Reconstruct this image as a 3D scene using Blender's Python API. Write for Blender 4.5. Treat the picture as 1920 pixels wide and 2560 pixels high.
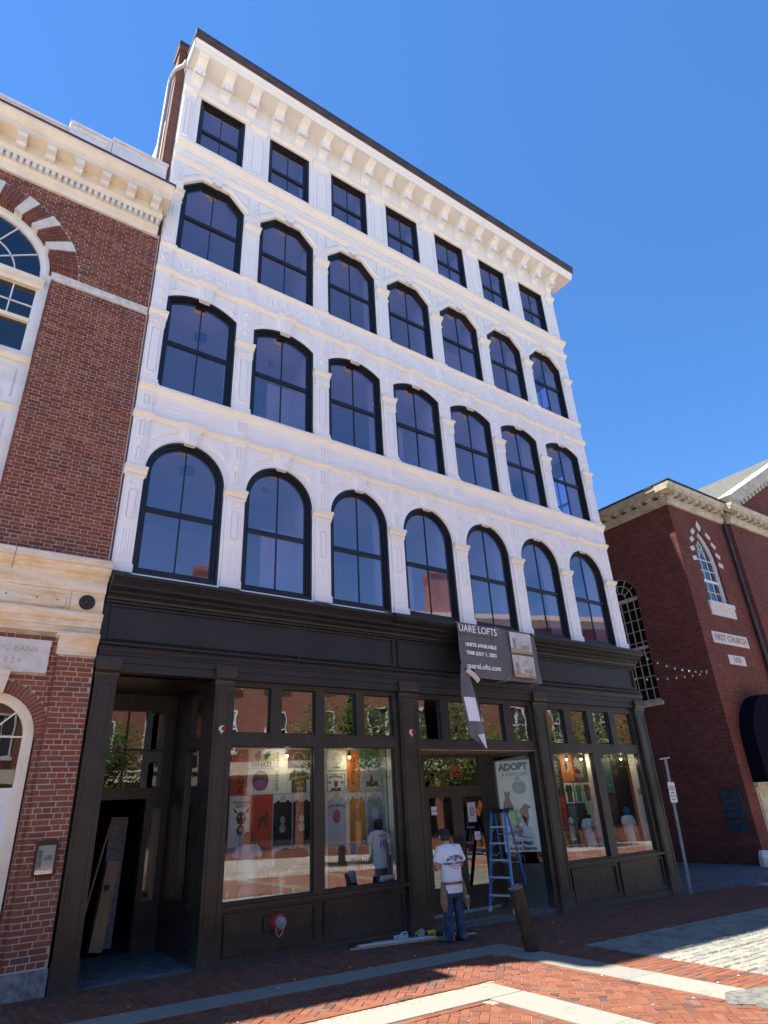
import bpy, math, random
from mathutils import Vector, Matrix
from mathutils.geometry import tessellate_polygon
for o in list(bpy.data.objects):
    bpy.data.objects.remove(o)
SC = bpy.context.scene
COL = SC.collection
R = math.radians
random.seed(7)

# ------------------------------------------------------------------ camera, sky, sun, exposure
CAM_LOC = Vector((-2.987, -10.390, 1.975))
cam_d = bpy.data.cameras.new('camera')
cam = bpy.data.objects.new('camera', cam_d)
COL.objects.link(cam)
cam.location = CAM_LOC
cam.rotation_euler = (R(115.6016), R(2.6919), R(-34.7588))
cam_d.sensor_fit = 'VERTICAL'
cam_d.sensor_height = 36.0
cam_d.lens = 1544.37 / 2560 * 36.0
cam_d.clip_start = 0.05
cam_d.clip_end = 3000
SC.camera = cam

SUN_DIR = Vector((-6.2, 3.05, 20.6)).normalized()      # towards the sun: high, behind the buildings, a little to the left
world = bpy.data.worlds.new('World')
SC.world = world
world.use_nodes = True
wn = world.node_tree
sky = wn.nodes.new('ShaderNodeTexSky')
sky.sky_type = 'NISHITA'
sky.sun_disc = False
sky.sun_elevation = math.asin(SUN_DIR.z)
sky.sun_rotation = math.atan2(SUN_DIR.x, SUN_DIR.y)
sky.altitude = 0
sky.air_density = 1.0
sky.dust_density = 0.0
sky.ozone_density = 10.0
bg = wn.nodes['Background']
bg.inputs['Strength'].default_value = 0.083
hs = wn.nodes.new('ShaderNodeHueSaturation')          # deep clear-day blue, the whole dome alike
hs.inputs['Saturation'].default_value = 1.10
wn.links.new(sky.outputs[0], hs.inputs['Color'])
wn.links.new(hs.outputs[0], bg.inputs['Color'])

sun_d = bpy.data.lights.new('sun', 'SUN')
sun_d.energy = 5.0
sun_d.angle = R(0.55)
sun_d.color = (1.0, 0.95, 0.86)
sun = bpy.data.objects.new('sun', sun_d)
COL.objects.link(sun)
sun.rotation_euler = SUN_DIR.to_track_quat('Z', 'Y').to_euler()
sun.location = (-6, 3, 30)

vs = SC.view_settings
SC.display_settings.display_device = 'sRGB'
vs.view_transform = 'Standard'
vs.look = 'None'
vs.gamma = 1.0
vs.exposure = 1.58
vs.use_curve_mapping = False
SC.cycles.max_bounces = 8
SC.cycles.diffuse_bounces = 4
SC.cycles.glossy_bounces = 4
SC.cycles.transparent_max_bounces = 16
SC.cycles.transmission_bounces = 4
SC.cycles.caustics_reflective = False
SC.cycles.caustics_refractive = False
SC.cycles.sample_clamp_indirect = 6.0
SC.cycles.use_denoising = True

# ------------------------------------------------------------------ materials
MATS = {}
def _nodes(name):
    m = bpy.data.materials.new(name)
    m.use_nodes = True
    MATS[name] = m
    nt = m.node_tree
    return m, nt, nt.nodes['Principled BSDF']

def tex_coord(nt, scale=(1, 1, 1)):
    g = nt.nodes.new('ShaderNodeNewGeometry')
    mp = nt.nodes.new('ShaderNodeMapping')
    mp.inputs['Scale'].default_value = scale
    nt.links.new(g.outputs['Position'], mp.inputs['Vector'])
    return mp.outputs[0]

def noise(nt, vec, scale, detail=4, rough=0.55):
    n = nt.nodes.new('ShaderNodeTexNoise')
    n.inputs['Scale'].default_value = scale
    n.inputs['Detail'].default_value = detail
    n.inputs['Roughness'].default_value = rough
    nt.links.new(vec, n.inputs['Vector'])
    return n.outputs['Fac']

def ramp(nt, fac, stops, interp='LINEAR'):
    r = nt.nodes.new('ShaderNodeValToRGB')
    r.color_ramp.interpolation = interp
    e = r.color_ramp.elements
    while len(e) < len(stops):
        e.new(0.5)
    for i, (p, c) in enumerate(stops):
        e[i].position = p
        e[i].color = (c[0], c[1], c[2], 1)
    nt.links.new(fac, r.inputs[0])
    return r.outputs[0]

def mixc(nt, fac, a, b, mode='MIX'):
    n = nt.nodes.new('ShaderNodeMix')
    n.data_type = 'RGBA'
    n.blend_type = mode
    for s, v in ((n.inputs[0], fac), (n.inputs[6], a), (n.inputs[7], b)):
        if hasattr(v, 'is_linked') or hasattr(v, 'links'):
            nt.links.new(v, s)
        elif isinstance(v, (int, float)):
            s.default_value = v
        else:
            s.default_value = (v[0], v[1], v[2], 1)
    return n.outputs[2]

def bump(nt, p, h, strength=0.2, dist=0.01):
    b = nt.nodes.new('ShaderNodeBump')
    b.inputs['Strength'].default_value = strength
    b.inputs['Distance'].default_value = dist
    nt.links.new(h, b.inputs['Height'])
    nt.links.new(b.outputs[0], p.inputs['Normal'])

def plain(name, col, rough=0.5, var=0.12, scale=3.0, bmp=0.0, bscale=60, metal=0.0, spec=0.5, col2=None, stretch=(1, 1, 1), emit=None):
    """colour with cloudy variation (grain, wear) and optional fine relief"""
    m, nt, p = _nodes(name)
    v = tex_coord(nt, stretch)
    n = noise(nt, v, scale, 6, 0.6)
    c2 = col2 or tuple(max(0, c * (1 - 2.2 * var)) for c in col)
    c1 = tuple(min(1, c * (1 + 0.6 * var)) for c in col)
    nt.links.new(ramp(nt, n, [(0.3, c2), (0.62, c1)]), p.inputs['Base Color'])
    p.inputs['Roughness'].default_value = rough
    p.inputs['Metallic'].default_value = metal
    p.inputs['Specular IOR Level'].default_value = spec
    if bmp:
        bump(nt, p, noise(nt, v, bscale, 3), bmp, 0.01)
    if emit:
        p.inputs['Emission Color'].default_value = (*emit[0], 1)
        p.inputs['Emission Strength'].default_value = emit[1]
    return m

def pieces(name, stops, rough=0.8, bmp=0.5, bscale=45, fine=0.25, wear=None):
    """bricks and stones: each piece takes its own colour from attribute 'rnd' plus the object's random value"""
    m, nt, p = _nodes(name)
    at = nt.nodes.new('ShaderNodeAttribute'); at.attribute_name = 'rnd'
    oi = nt.nodes.new('ShaderNodeObjectInfo')
    ad = nt.nodes.new('ShaderNodeMath'); ad.operation = 'ADD'
    nt.links.new(at.outputs['Fac'], ad.inputs[0]); nt.links.new(oi.outputs['Random'], ad.inputs[1])
    fr = nt.nodes.new('ShaderNodeMath'); fr.operation = 'FRACT'
    nt.links.new(ad.outputs[0], fr.inputs[0])
    base = ramp(nt, fr.outputs[0], stops)
    v = tex_coord(nt)
    n = noise(nt, v, 28, 5, 0.65)
    c = mixc(nt, fine, base, ramp(nt, n, [(0.3, (0.25, 0.25, 0.25)), (0.7, (1, 1, 1))]), 'MULTIPLY')
    if wear:
        n2 = noise(nt, v, wear[2], 6, 0.7)
        msk = ramp(nt, n2, [(wear[1], (0, 0, 0)), (wear[1] + 0.12, (1, 1, 1))])
        c = mixc(nt, msk, c, wear[0])
    nt.links.new(c, p.inputs['Base Color'])
    p.inputs['Roughness'].default_value = rough
    p.inputs['Specular IOR Level'].default_value = 0.3
    bump(nt, p, noise(nt, v, bscale, 4), bmp, 0.006)
    return m

def glass(name, ior, tint, wav=0.0, wscale=1.6, refl=(1, 1, 1)):
    m = bpy.data.materials.new(name)
    m.use_nodes = True
    MATS[name] = m
    nt = m.node_tree
    nt.nodes.clear()
    out = nt.nodes.new('ShaderNodeOutputMaterial')
    mx = nt.nodes.new('ShaderNodeMixShader')
    tr = nt.nodes.new('ShaderNodeBsdfTransparent'); tr.inputs[0].default_value = (*tint, 1)
    gl = nt.nodes.new('ShaderNodeBsdfGlossy'); gl.inputs['Roughness'].default_value = 0.0
    gl.inputs['Color'].default_value = (*refl, 1)
    fr = nt.nodes.new('ShaderNodeFresnel'); fr.inputs['IOR'].default_value = ior
    ge = nt.nodes.new('ShaderNodeNewGeometry')
    iv = nt.nodes.new('ShaderNodeMath'); iv.operation = 'SUBTRACT'; iv.inputs[0].default_value = 1.0
    nt.links.new(ge.outputs['Backfacing'], iv.inputs[1])
    ml = nt.nodes.new('ShaderNodeMath'); ml.operation = 'MULTIPLY'
    nt.links.new(fr.outputs[0], ml.inputs[0]); nt.links.new(iv.outputs[0], ml.inputs[1])
    nt.links.new(ml.outputs[0], mx.inputs[0])
    nt.links.new(tr.outputs[0], mx.inputs[1]); nt.links.new(gl.outputs[0], mx.inputs[2])
    nt.links.new(mx.outputs[0], out.inputs[0])
    if wav:
        v = tex_coord(nt)
        b = nt.nodes.new('ShaderNodeBump')
        b.inputs['Strength'].default_value = wav
        b.inputs['Distance'].default_value = 0.02
        nt.links.new(noise(nt, v, wscale, 2), b.inputs['Height'])
        nt.links.new(b.outputs[0], gl.inputs['Normal'])
    return m

plain('white_paint', (0.86, 0.86, 0.85), 0.45, 0.01, 1.2, 0.0, 70, col2=(0.835, 0.835, 0.835))
plain('white_cornice', (0.86, 0.85, 0.80), 0.5, 0.01, 1.5, 0.0, 60, col2=(0.83, 0.815, 0.76))
plain('window_black', (0.012, 0.013, 0.017), 0.32, 0.2, 5)
def shop_paint():
    m = plain('shop_paint', (0.026, 0.022, 0.019), 0.42, 0.25, 2.5, 0.06, 50)
    nt = m.node_tree; p = nt.nodes['Principled BSDF']
    old = p.inputs['Base Color'].links[0].from_socket
    g = nt.nodes.new('ShaderNodeNewGeometry'); sp = nt.nodes.new('ShaderNodeSeparateXYZ'); nt.links.new(g.outputs['Position'], sp.inputs[0])
    mr = nt.nodes.new('ShaderNodeMapRange'); mr.inputs[1].default_value = 0.5; mr.inputs[2].default_value = -0.2; nt.links.new(sp.outputs['Z'], mr.inputs[0])
    n = noise(nt, tex_coord(nt, (1, 1, 0.5)), 9, 8, 0.75)
    mu = nt.nodes.new('ShaderNodeMath'); mu.operation = 'MULTIPLY'; nt.links.new(mr.outputs[0], mu.inputs[0]); nt.links.new(n, mu.inputs[1])
    msk = ramp(nt, mu.outputs[0], [(0.12, (0, 0, 0)), (0.5, (0.8, 0.8, 0.8))])
    nt.links.new(mixc(nt, msk, old, (0.10, 0.085, 0.07)), p.inputs['Base Color'])      # street dust splashed on the foot of the joinery
shop_paint()
plain('shop_fascia', (0.015, 0.015, 0.0165), 0.5, 0.2, 1.2, 0.05, 30)
plain('gutter_metal', (0.055, 0.043, 0.04), 0.5, 0.25, 3)
plain('copper_flash', (0.10, 0.04, 0.035), 0.5, 0.2, 3)
plain('interior_white', (0.74, 0.72, 0.70), 0.8, 0.04, 1)
plain('interior_floor', (0.20, 0.13, 0.08), 0.5, 0.2, 2)
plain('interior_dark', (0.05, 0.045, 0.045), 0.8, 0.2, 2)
plain('interior_door', (0.68, 0.68, 0.67), 0.5, 0.03, 2)
plain('timber_soffit', (0.34, 0.24, 0.16), 0.6, 0.25, 4, stretch=(1, 12, 12))
plain('mortar_light', (0.50, 0.45, 0.40), 0.9, 0.15, 8, 0.4, 90)
plain('mortar_warm', (0.46, 0.39, 0.31), 0.9, 0.15, 8, 0.4, 90)
plain('mortar_dark', (0.14, 0.12, 0.10), 0.95, 0.25, 8, 0.4, 90)
plain('sand_joint', (0.30, 0.24, 0.175), 0.95, 0.3, 12, 0.4, 90)
plain('bank_white', (0.76, 0.77, 0.77), 0.5, 0.05, 3, 0.08, 50)
plain('bank_cream', (0.78, 0.72, 0.58), 0.55, 0.06, 3, 0.08, 50)
plain('church_cream', (0.52, 0.47, 0.36), 0.6, 0.15, 3, 0.1, 50)
plain('plaque_stone', (0.62, 0.60, 0.56), 0.7, 0.08, 6, 0.15, 80)
plain('carved_shadow', (0.42, 0.38, 0.33), 0.8, 0.08, 6)
plain('church_letter', (0.26, 0.22, 0.20), 0.8, 0.1, 6)
plain('voussoir_stone', (0.66, 0.65, 0.60), 0.7, 0.1, 8, 0.25, 60, col2=(0.50, 0.49, 0.40))
plain('base_granite', (0.24, 0.235, 0.22), 0.85, 0.25, 14, 0.5, 70)
plain('bronze', (0.06, 0.055, 0.048), 0.5, 0.35, 30, 0.5, 40, metal=0.6)
plain('tablet_blue', (0.055, 0.085, 0.12), 0.55, 0.35, 9, 0.5, 30, metal=0.3)
plain('slate', (0.075, 0.077, 0.055), 0.8, 0.25, 3, 0.2, 30)
plain('bluestone', (0.105, 0.11, 0.115), 0.8, 0.25, 5, 0.4, 60)
plain('threshold', (0.30, 0.30, 0.29), 0.5, 0.15, 5)
plain('fabric_navy', (0.005, 0.006, 0.014), 1.0, 0.2, 5, spec=0.05)
plain('alu', (0.74, 0.75, 0.77), 0.4, 0.05, 20, metal=0.25)
plain('galv', (0.34, 0.37, 0.40), 0.5, 0.15, 14, metal=0.35)
plain('ladder_blue', (0.05, 0.22, 0.55), 0.4, 0.08, 12)
plain('black_plastic', (0.012, 0.012, 0.013), 0.5, 0.1, 10)
plain('red_paint', (0.38, 0.03, 0.03), 0.45, 0.15, 12)
plain('red_lens', (0.45, 0.015, 0.02), 0.2, 0.05, 10)
plain('white_plastic', (0.72, 0.72, 0.72), 0.45, 0.05, 10)
plain('lead_pipe', (0.42, 0.45, 0.43), 0.5, 0.15, 8)
plain('wood_raw', (0.50, 0.36, 0.20), 0.7, 0.2, 6, stretch=(2, 20, 20))
plain('wood_primed', (0.74, 0.71, 0.66), 0.7, 0.08, 8)
plain('wood_post', (0.055, 0.032, 0.018), 0.75, 0.35, 3, 0.5, 40, col2=(0.008, 0.0065, 0.0055), stretch=(9, 9, 1.3))
plain('wood_post_top', (0.20, 0.175, 0.145), 0.85, 0.3, 18, 0.4, 60)
plain('tool_yellow', (0.60, 0.36, 0.03), 0.5, 0.1, 12)
plain('cardboard', (0.50, 0.38, 0.22), 0.85, 0.1, 4)
plain('skin', (0.42, 0.24, 0.17), 0.55, 0.08, 12)
plain('shirt_cotton', (0.70, 0.70, 0.74), 0.9, 0.05, 6, 0.25, 25)
plain('denim', (0.035, 0.06, 0.135), 0.9, 0.3, 9, 0.3, 60)
plain('leather_tan', (0.24, 0.15, 0.085), 0.75, 0.2, 10, 0.2, 50)
plain('boot_tan', (0.21, 0.125, 0.06), 0.8, 0.2, 10)
plain('sole_black', (0.02, 0.02, 0.02), 0.8, 0.1, 10)
plain('cap_black', (0.012, 0.012, 0.015), 0.9, 0.1, 10)
plain('hair_dark', (0.025, 0.018, 0.014), 0.8, 0.1, 30)
plain('banner_grey', (0.115, 0.115, 0.125), 0.45, 0.1, 2)
plain('banner_back', (0.70, 0.70, 0.70), 0.5, 0.05, 2)
plain('ink_white', (0.80, 0.80, 0.80), 0.6, 0.02, 5)
plain('ink_black', (0.016, 0.015, 0.015), 0.6, 0.05, 5)
plain('ink_navy', (0.03, 0.03, 0.11), 0.7, 0.05, 5)
plain('ink_red', (0.42, 0.03, 0.03), 0.6, 0.05, 5)
plain('print_room', (0.60, 0.57, 0.56), 0.5, 0.10, 2, col2=(0.34, 0.32, 0.33))
plain('print_kitchen', (0.58, 0.55, 0.50), 0.5, 0.10, 4, col2=(0.30, 0.28, 0.26))
plain('print_floor', (0.42, 0.30, 0.17), 0.5, 0.10, 4)
plain('paper_white', (0.70, 0.70, 0.68), 0.7, 0.03, 2)
plain('paper_grey', (0.46, 0.47, 0.47), 0.7, 0.05, 2)
plain('poster_red', (0.50, 0.055, 0.03), 0.6, 0.08, 2)
plain('poster_orange', (0.62, 0.17, 0.035), 0.6, 0.08, 2)
plain('poster_brown', (0.075, 0.05, 0.04), 0.7, 0.1, 2)
plain('poster_black', (0.018, 0.016, 0.016), 0.7, 0.1, 2)
plain('poster_green', (0.04, 0.20, 0.07), 0.6, 0.15, 4)
plain('poster_teal', (0.05, 0.14, 0.15), 0.6, 0.15, 4)
plain('note_green', (0.30, 0.62, 0.20), 0.7, 0.05, 4)
plain('tee_orange', (0.52, 0.25, 0.05), 0.8, 0.06, 4)
plain('tee_lilac', (0.50, 0.50, 0.62), 0.8, 0.06, 4)
plain('tee_grey', (0.26, 0.29, 0.33), 0.8, 0.06, 4)
plain('art_pink', (0.48, 0.13, 0.22), 0.7, 0.2, 12)
plain('art_violet', (0.30, 0.12, 0.36), 0.7, 0.2, 12)
plain('art_brown', (0.15, 0.06, 0.04), 0.7, 0.2, 14)
plain('art_grey', (0.30, 0.30, 0.31), 0.7, 0.25, 18)
plain('art_leaf', (0.04, 0.16, 0.05), 0.7, 0.2, 18)
plain('art_gold', (0.62, 0.50, 0.12), 0.5, 0.15, 12)
plain('mannequin', (0.55, 0.47, 0.40), 0.5, 0.05, 5)
plain('jersey_white', (0.64, 0.65, 0.72), 0.85, 0.05, 6, 0.2, 30)
plain('cloth_navy', (0.015, 0.02, 0.06), 0.9, 0.1, 6)
plain('cloth_blue', (0.03, 0.11, 0.30), 0.9, 0.1, 6)
plain('bulb_warm', (1, 0.8, 0.5), 0.4, 0, 1, emit=((1.0, 0.72, 0.38), 4))
plain('bulb_frost', (0.55, 0.54, 0.50), 0.25, 0.02, 8)
plain('bark', (0.09, 0.07, 0.055), 0.9, 0.3, 8, 0.6, 30, stretch=(3, 3, 0.7))
plain('roof_tar', (0.07, 0.07, 0.07), 0.9, 0.2, 3)
plain('patina_white', (0.70, 0.72, 0.71), 0.5, 0.1, 5)

BR_DARK = [(0.0, (0.167, 0.049, 0.036)), (0.25, (0.216, 0.068, 0.045)), (0.5, (0.266, 0.089, 0.056)), (0.72, (0.148, 0.052, 0.043)), (0.86, (0.309, 0.130, 0.086)), (1.0, (0.185, 0.062, 0.043))]
BR_LOW = [(0.0, (0.200, 0.060, 0.041)), (0.3, (0.250, 0.080, 0.050)), (0.55, (0.280, 0.095, 0.059)), (0.75, (0.170, 0.070, 0.056)), (0.9, (0.230, 0.100, 0.077)), (1.0, (0.220, 0.066, 0.045))]
BR_PAVE = [(0.0, (0.160, 0.054, 0.029)), (0.3, (0.192, 0.068, 0.037)), (0.55, (0.213, 0.081, 0.045)), (0.78, (0.144, 0.054, 0.034)), (0.90, (0.181, 0.092, 0.063)), (0.94, (0.080, 0.046, 0.037)), (1.0, (0.176, 0.060, 0.032))]
pieces('brick_bank', BR_DARK, 0.85, 0.5, 60, 0.4, wear=((0.115, 0.055, 0.048), 0.57, 0.8))
pieces('brick_bank_low', BR_LOW, 0.85, 0.5, 60, 0.35, wear=((0.33, 0.24, 0.19), 0.66, 5))
pieces('brick_paving', BR_PAVE, 0.9, 0.6, 60, 0.35, wear=((0.20, 0.15, 0.12), 0.68, 3.5))
pieces('granite_sett', [(0, (0.20, 0.195, 0.165)), (0.4, (0.27, 0.26, 0.215)), (0.7, (0.23, 0.22, 0.18)), (1, (0.17, 0.17, 0.155))], 0.8, 0.7, 40, 0.3, wear=((0.20, 0.22, 0.14), 0.66, 4))
pieces('granite_slab', [(0, (0.205, 0.20, 0.17)), (0.5, (0.25, 0.24, 0.205)), (1, (0.225, 0.215, 0.185))], 0.8, 0.4, 70, 0.25, wear=((0.15, 0.145, 0.125), 0.58, 2.6))

def brick_texture(name, c1, c2, mort, scale=1.0, axis='x', rough=0.9):
    """small far bricks: pattern in the material, laid out on the wall's own metres"""
    m, nt, p = _nodes(name)
    g = nt.nodes.new('ShaderNodeNewGeometry')
    sp = nt.nodes.new('ShaderNodeSeparateXYZ'); nt.links.new(g.outputs['Position'], sp.inputs[0])
    cb = nt.nodes.new('ShaderNodeCombineXYZ')
    ad = nt.nodes.new('ShaderNodeMath'); ad.operation = 'ADD'
    nt.links.new(sp.outputs['X'], ad.inputs[0]); nt.links.new(sp.outputs['Y'], ad.inputs[1])
    nt.links.new(ad.outputs[0], cb.inputs[0]); nt.links.new(sp.outputs['Z'], cb.inputs[1])
    b = nt.nodes.new('ShaderNodeTexBrick')
    b.inputs['Color1'].default_value = (*c1, 1); b.inputs['Color2'].default_value = (*c2, 1)
    b.inputs['Mortar'].default_value = (*mort, 1)
    b.inputs['Scale'].default_value = scale
    b.inputs['Mortar Size'].default_value = 0.006
    b.inputs['Brick Width'].default_value = 0.21
    b.inputs['Row Height'].default_value = 0.07
    nt.links.new(cb.outputs[0], b.inputs['Vector'])
    v = tex_coord(nt)
    n = noise(nt, v, 0.9, 6, 0.7)
    c = mixc(nt, 0.45, b.outputs['Color'], ramp(nt, n, [(0.3, (0.35, 0.33, 0.33)), (0.7, (1, 1, 1))]), 'MULTIPLY')
    nt.links.new(c, p.inputs['Base Color'])
    p.inputs['Roughness'].default_value = rough
    p.inputs['Specular IOR Level'].default_value = 0.25
    bump(nt, p, b.outputs['Fac'], -0.4, 0.01)
    return m
brick_texture('church_brick', (0.115, 0.028, 0.023), (0.19, 0.055, 0.042), (0.20, 0.11, 0.085))
brick_texture('party_brick', (0.15, 0.06, 0.045), (0.20, 0.085, 0.06), (0.20, 0.15, 0.12))
brick_texture('opposite_brick', (0.30, 0.105, 0.065), (0.35, 0.13, 0.08), (0.33, 0.25, 0.2))

def stained_stone(name):
    m, nt, p = _nodes(name)
    v = tex_coord(nt, (0.9, 0.9, 4.2))
    n = noise(nt, v, 1.5, 9, 0.72)
    v2 = tex_coord(nt)
    n2 = noise(nt, v2, 3.5, 6, 0.7)
    c = ramp(nt, n, [(0.30, (0.56, 0.37, 0.17)), (0.44, (0.74, 0.58, 0.36)), (0.56, (0.78, 0.72, 0.60)), (0.75, (0.80, 0.78, 0.71))])
    c = mixc(nt, 0.35, c, ramp(nt, n2, [(0.3, (0.55, 0.52, 0.48)), (0.65, (1, 1, 1))]), 'MULTIPLY')
    nt.links.new(c, p.inputs['Base Color'])
    p.inputs['Roughness'].default_value = 0.7
    bump(nt, p, noise(nt, v2, 50, 4), 0.2, 0.01)
stained_stone('bank_marble')

glass('glass_upper', 2.9, (0.86, 0.82, 0.93), 0.05, 0.9, (1.0, 0.90, 1.0))
glass('glass_shop', 2.35, (0.86, 0.90, 0.88), 0.012, 2.2)
glass('glass_transom', 3.0, (0.45, 0.47, 0.45), 0.06, 2.5)
glass('glass_angled', 1.45, (0.92, 0.94, 0.93))
glass('glass_door', 2.5, (0.5, 0.5, 0.5), 0.02, 2.0)
glass('glass_old', 2.0, (0.45, 0.48, 0.5), 0.03, 2.0)

def foliage_mat(name, c1, c2):
    m, nt, p = _nodes(name)
    at = nt.nodes.new('ShaderNodeAttribute'); at.attribute_name = 'rnd'
    nt.links.new(ramp(nt, at.outputs['Fac'], [(0, c1), (1, c2)]), p.inputs['Base Color'])
    p.inputs['Roughness'].default_value = 0.6
    tl = nt.nodes.new('ShaderNodeBsdfTranslucent')
    nt.links.new(ramp(nt, at.outputs['Fac'], [(0, tuple(c * 1.6 for c in c1)), (1, tuple(c * 1.6 for c in c2))]), tl.inputs[0])
    mx = nt.nodes.new('ShaderNodeMixShader'); mx.inputs[0].default_value = 0.35
    out = nt.nodes['Material Output']
    nt.links.new(p.outputs[0], mx.inputs[1]); nt.links.new(tl.outputs[0], mx.inputs[2]); nt.links.new(mx.outputs[0], out.inputs[0])
foliage_mat('leaf', (0.045, 0.085, 0.018), (0.12, 0.17, 0.035))
# ------------------------------------------------------------------ mesh helpers
class MB:
    """collects geometry in world metres; build() links it as ONE mesh object"""
    def __init__(s):
        s.v = []; s.f = []; s.r = []; s.cur = 0.0
    def add(s, vs_, fs_):
        k = len(s.v)
        s.v += [tuple(p) for p in vs_]
        for f in fs_:
            s.f.append(tuple(k + i for i in f)); s.r.append(s.cur)
        return s
    def hexa(s, p):          # 8 corners: bottom ring 0-3, top ring 4-7 (same order)
        return s.add(p, [(3, 2, 1, 0), (4, 5, 6, 7), (0, 1, 5, 4), (1, 2, 6, 5), (2, 3, 7, 6), (3, 0, 4, 7)])
    def box(s, x0, x1, y0, y1, z0, z1):
        return s.hexa([(x0, y0, z0), (x1, y0, z0), (x1, y1, z0), (x0, y1, z0), (x0, y0, z1), (x1, y0, z1), (x1, y1, z1), (x0, y1, z1)])
    def prism_xz(s, poly, y0, y1):        # polygon in (x,z), counter-clockwise seen from -y, extruded y0 (front) to y1 (back)
        n = len(poly)
        vs_ = [(x, y0, z) for x, z in poly] + [(x, y1, z) for x, z in poly]
        fs_ = [tuple(range(n)), tuple(range(2 * n - 1, n - 1, -1))]
        fs_ += [(i, n + i, n + (i + 1) % n, (i + 1) % n) for i in range(n)]
        return s.add(vs_, fs_)
    def prism_yz(s, poly, x0, x1):        # profile in (y,z) extruded along x
        n = len(poly)
        vs_ = [(x0, y, z) for y, z in poly] + [(x1, y, z) for y, z in poly]
        fs_ = [(i, (i + 1) % n, n + (i + 1) % n, n + i) for i in range(n)]
        for base, rev in ((0, True), (n, False)):
            for t in tessellate_polygon([[Vector((0, y, z)) for y, z in poly]]):
                fs_.append(tuple(base + i for i in (t if not rev else t[::-1])))
        return s.add(vs_, fs_)
    def prism_xy(s, poly, z0, z1):
        n = len(poly)
        vs_ = [(x, y, z0) for x, y in poly] + [(x, y, z1) for x, y in poly]
        fs_ = [tuple(range(n - 1, -1, -1)), tuple(range(n, 2 * n))]
        fs_ += [(i, (i + 1) % n, n + (i + 1) % n, n + i) for i in range(n)]
        return s.add(vs_, fs_)
    def ring_xz(s, outer, inner, y0, y1):  # frame between two polygons with the same vertex count
        n = len(outer)
        vs_ = [(x, y0, z) for x, z in outer] + [(x, y0, z) for x, z in inner] + [(x, y1, z) for x, z in outer] + [(x, y1, z) for x, z in inner]
        fs_ = []
        for i in range(n):
            j = (i + 1) % n
            fs_ += [(i, j, n + j, n + i), (2 * n + j, 2 * n + i, 3 * n + i, 3 * n + j), (n + i, n + j, 3 * n + j, 3 * n + i), (j, i, 2 * n + i, 2 * n + j)]
        return s.add(vs_, fs_)
    def holed_xz(s, outer, holes, y0, y1):
        loops = [outer] + holes
        flat = [p for l in loops for p in l]
        n = len(flat)
        tris = tessellate_polygon([[Vector((x, z, 0)) for x, z in l] for l in loops])
        vs_ = [(x, y0, z) for x, z in flat] + [(x, y1, z) for x, z in flat]
        fs_ = [tuple(t) for t in tris] + [tuple(n + i for i in t[::-1]) for t in tris]
        k = 0
        for l in loops:
            m = len(l)
            fs_ += [(k + i, k + (i + 1) % m, n + k + (i + 1) % m, n + k + i) for i in range(m)]
            k += m
        return s.add(vs_, fs_)
    def tube(s, pts, r, n=8, r2=None, caps=True):
        pts = [Vector(p) for p in pts]
        m = len(pts)
        rr = [r + ((r2 if r2 is not None else r) - r) * i / max(1, m - 1) for i in range(m)] if not isinstance(r, (list, tuple)) else list(r)
        vs_ = []
        up = None
        for i, p in enumerate(pts):
            d = (pts[min(i + 1, m - 1)] - pts[max(i - 1, 0)]).normalized()
            if up is None:
                up = Vector((0, 0, 1)) if abs(d.z) < 0.9 else Vector((1, 0, 0))
            a = d.cross(up).normalized(); b = a.cross(d).normalized(); up = b
            for k in range(n):
                t = 2 * math.pi * k / n
                vs_.append(p + (a * math.cos(t) + b * math.sin(t)) * rr[i])
        fs_ = []
        for i in range(m - 1):
            for k in range(n):
                fs_.append((i * n + k, i * n + (k + 1) % n, (i + 1) * n + (k + 1) % n, (i + 1) * n + k))
        if caps:
            fs_ += [tuple(range(n - 1, -1, -1)), tuple((m - 1) * n + k for k in range(n))]
        return s.add(vs_, fs_)
    def loft(s, rings, caps=True):         # rings: lists of points, same count
        n = len(rings[0]); m = len(rings)
        vs_ = [p for r_ in rings for p in r_]
        fs_ = []
        for i in range(m - 1):
            for k in range(n):
                fs_.append((i * n + k, i * n + (k + 1) % n, (i + 1) * n + (k + 1) % n, (i + 1) * n + k))
        if caps:
            fs_ += [tuple(range(n - 1, -1, -1)), tuple((m - 1) * n + k for k in range(n))]
        return s.add(vs_, fs_)
    def sphere(s, c, rx, ry=None, rz=None, n=12, m=8):
        ry = ry or rx; rz = rz or rx
        rings = []
        for i in range(1, m):
            t = math.pi * i / m
            rings.append([(c[0] + rx * math.sin(t) * math.cos(2 * math.pi * k / n), c[1] + ry * math.sin(t) * math.sin(2 * math.pi * k / n), c[2] - rz * math.cos(t)) for k in range(n)])
        return s.loft(rings)
    def beam(s, a, b, w, h, up=(0, 0, 1)):  # square bar from a to b
        a = Vector(a); b = Vector(b)
        d = (b - a).normalized(); u = Vector(up)
        if abs(d.dot(u)) > 0.95: u = Vector((0, 1, 0))
        sd = d.cross(u).normalized() * w / 2; uu = sd.cross(d).normalized() * h / 2
        return s.hexa([a - sd - uu, a + sd - uu, b + sd - uu, b - sd - uu, a - sd + uu, a + sd + uu, b + sd + uu, b - sd + uu])
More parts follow.
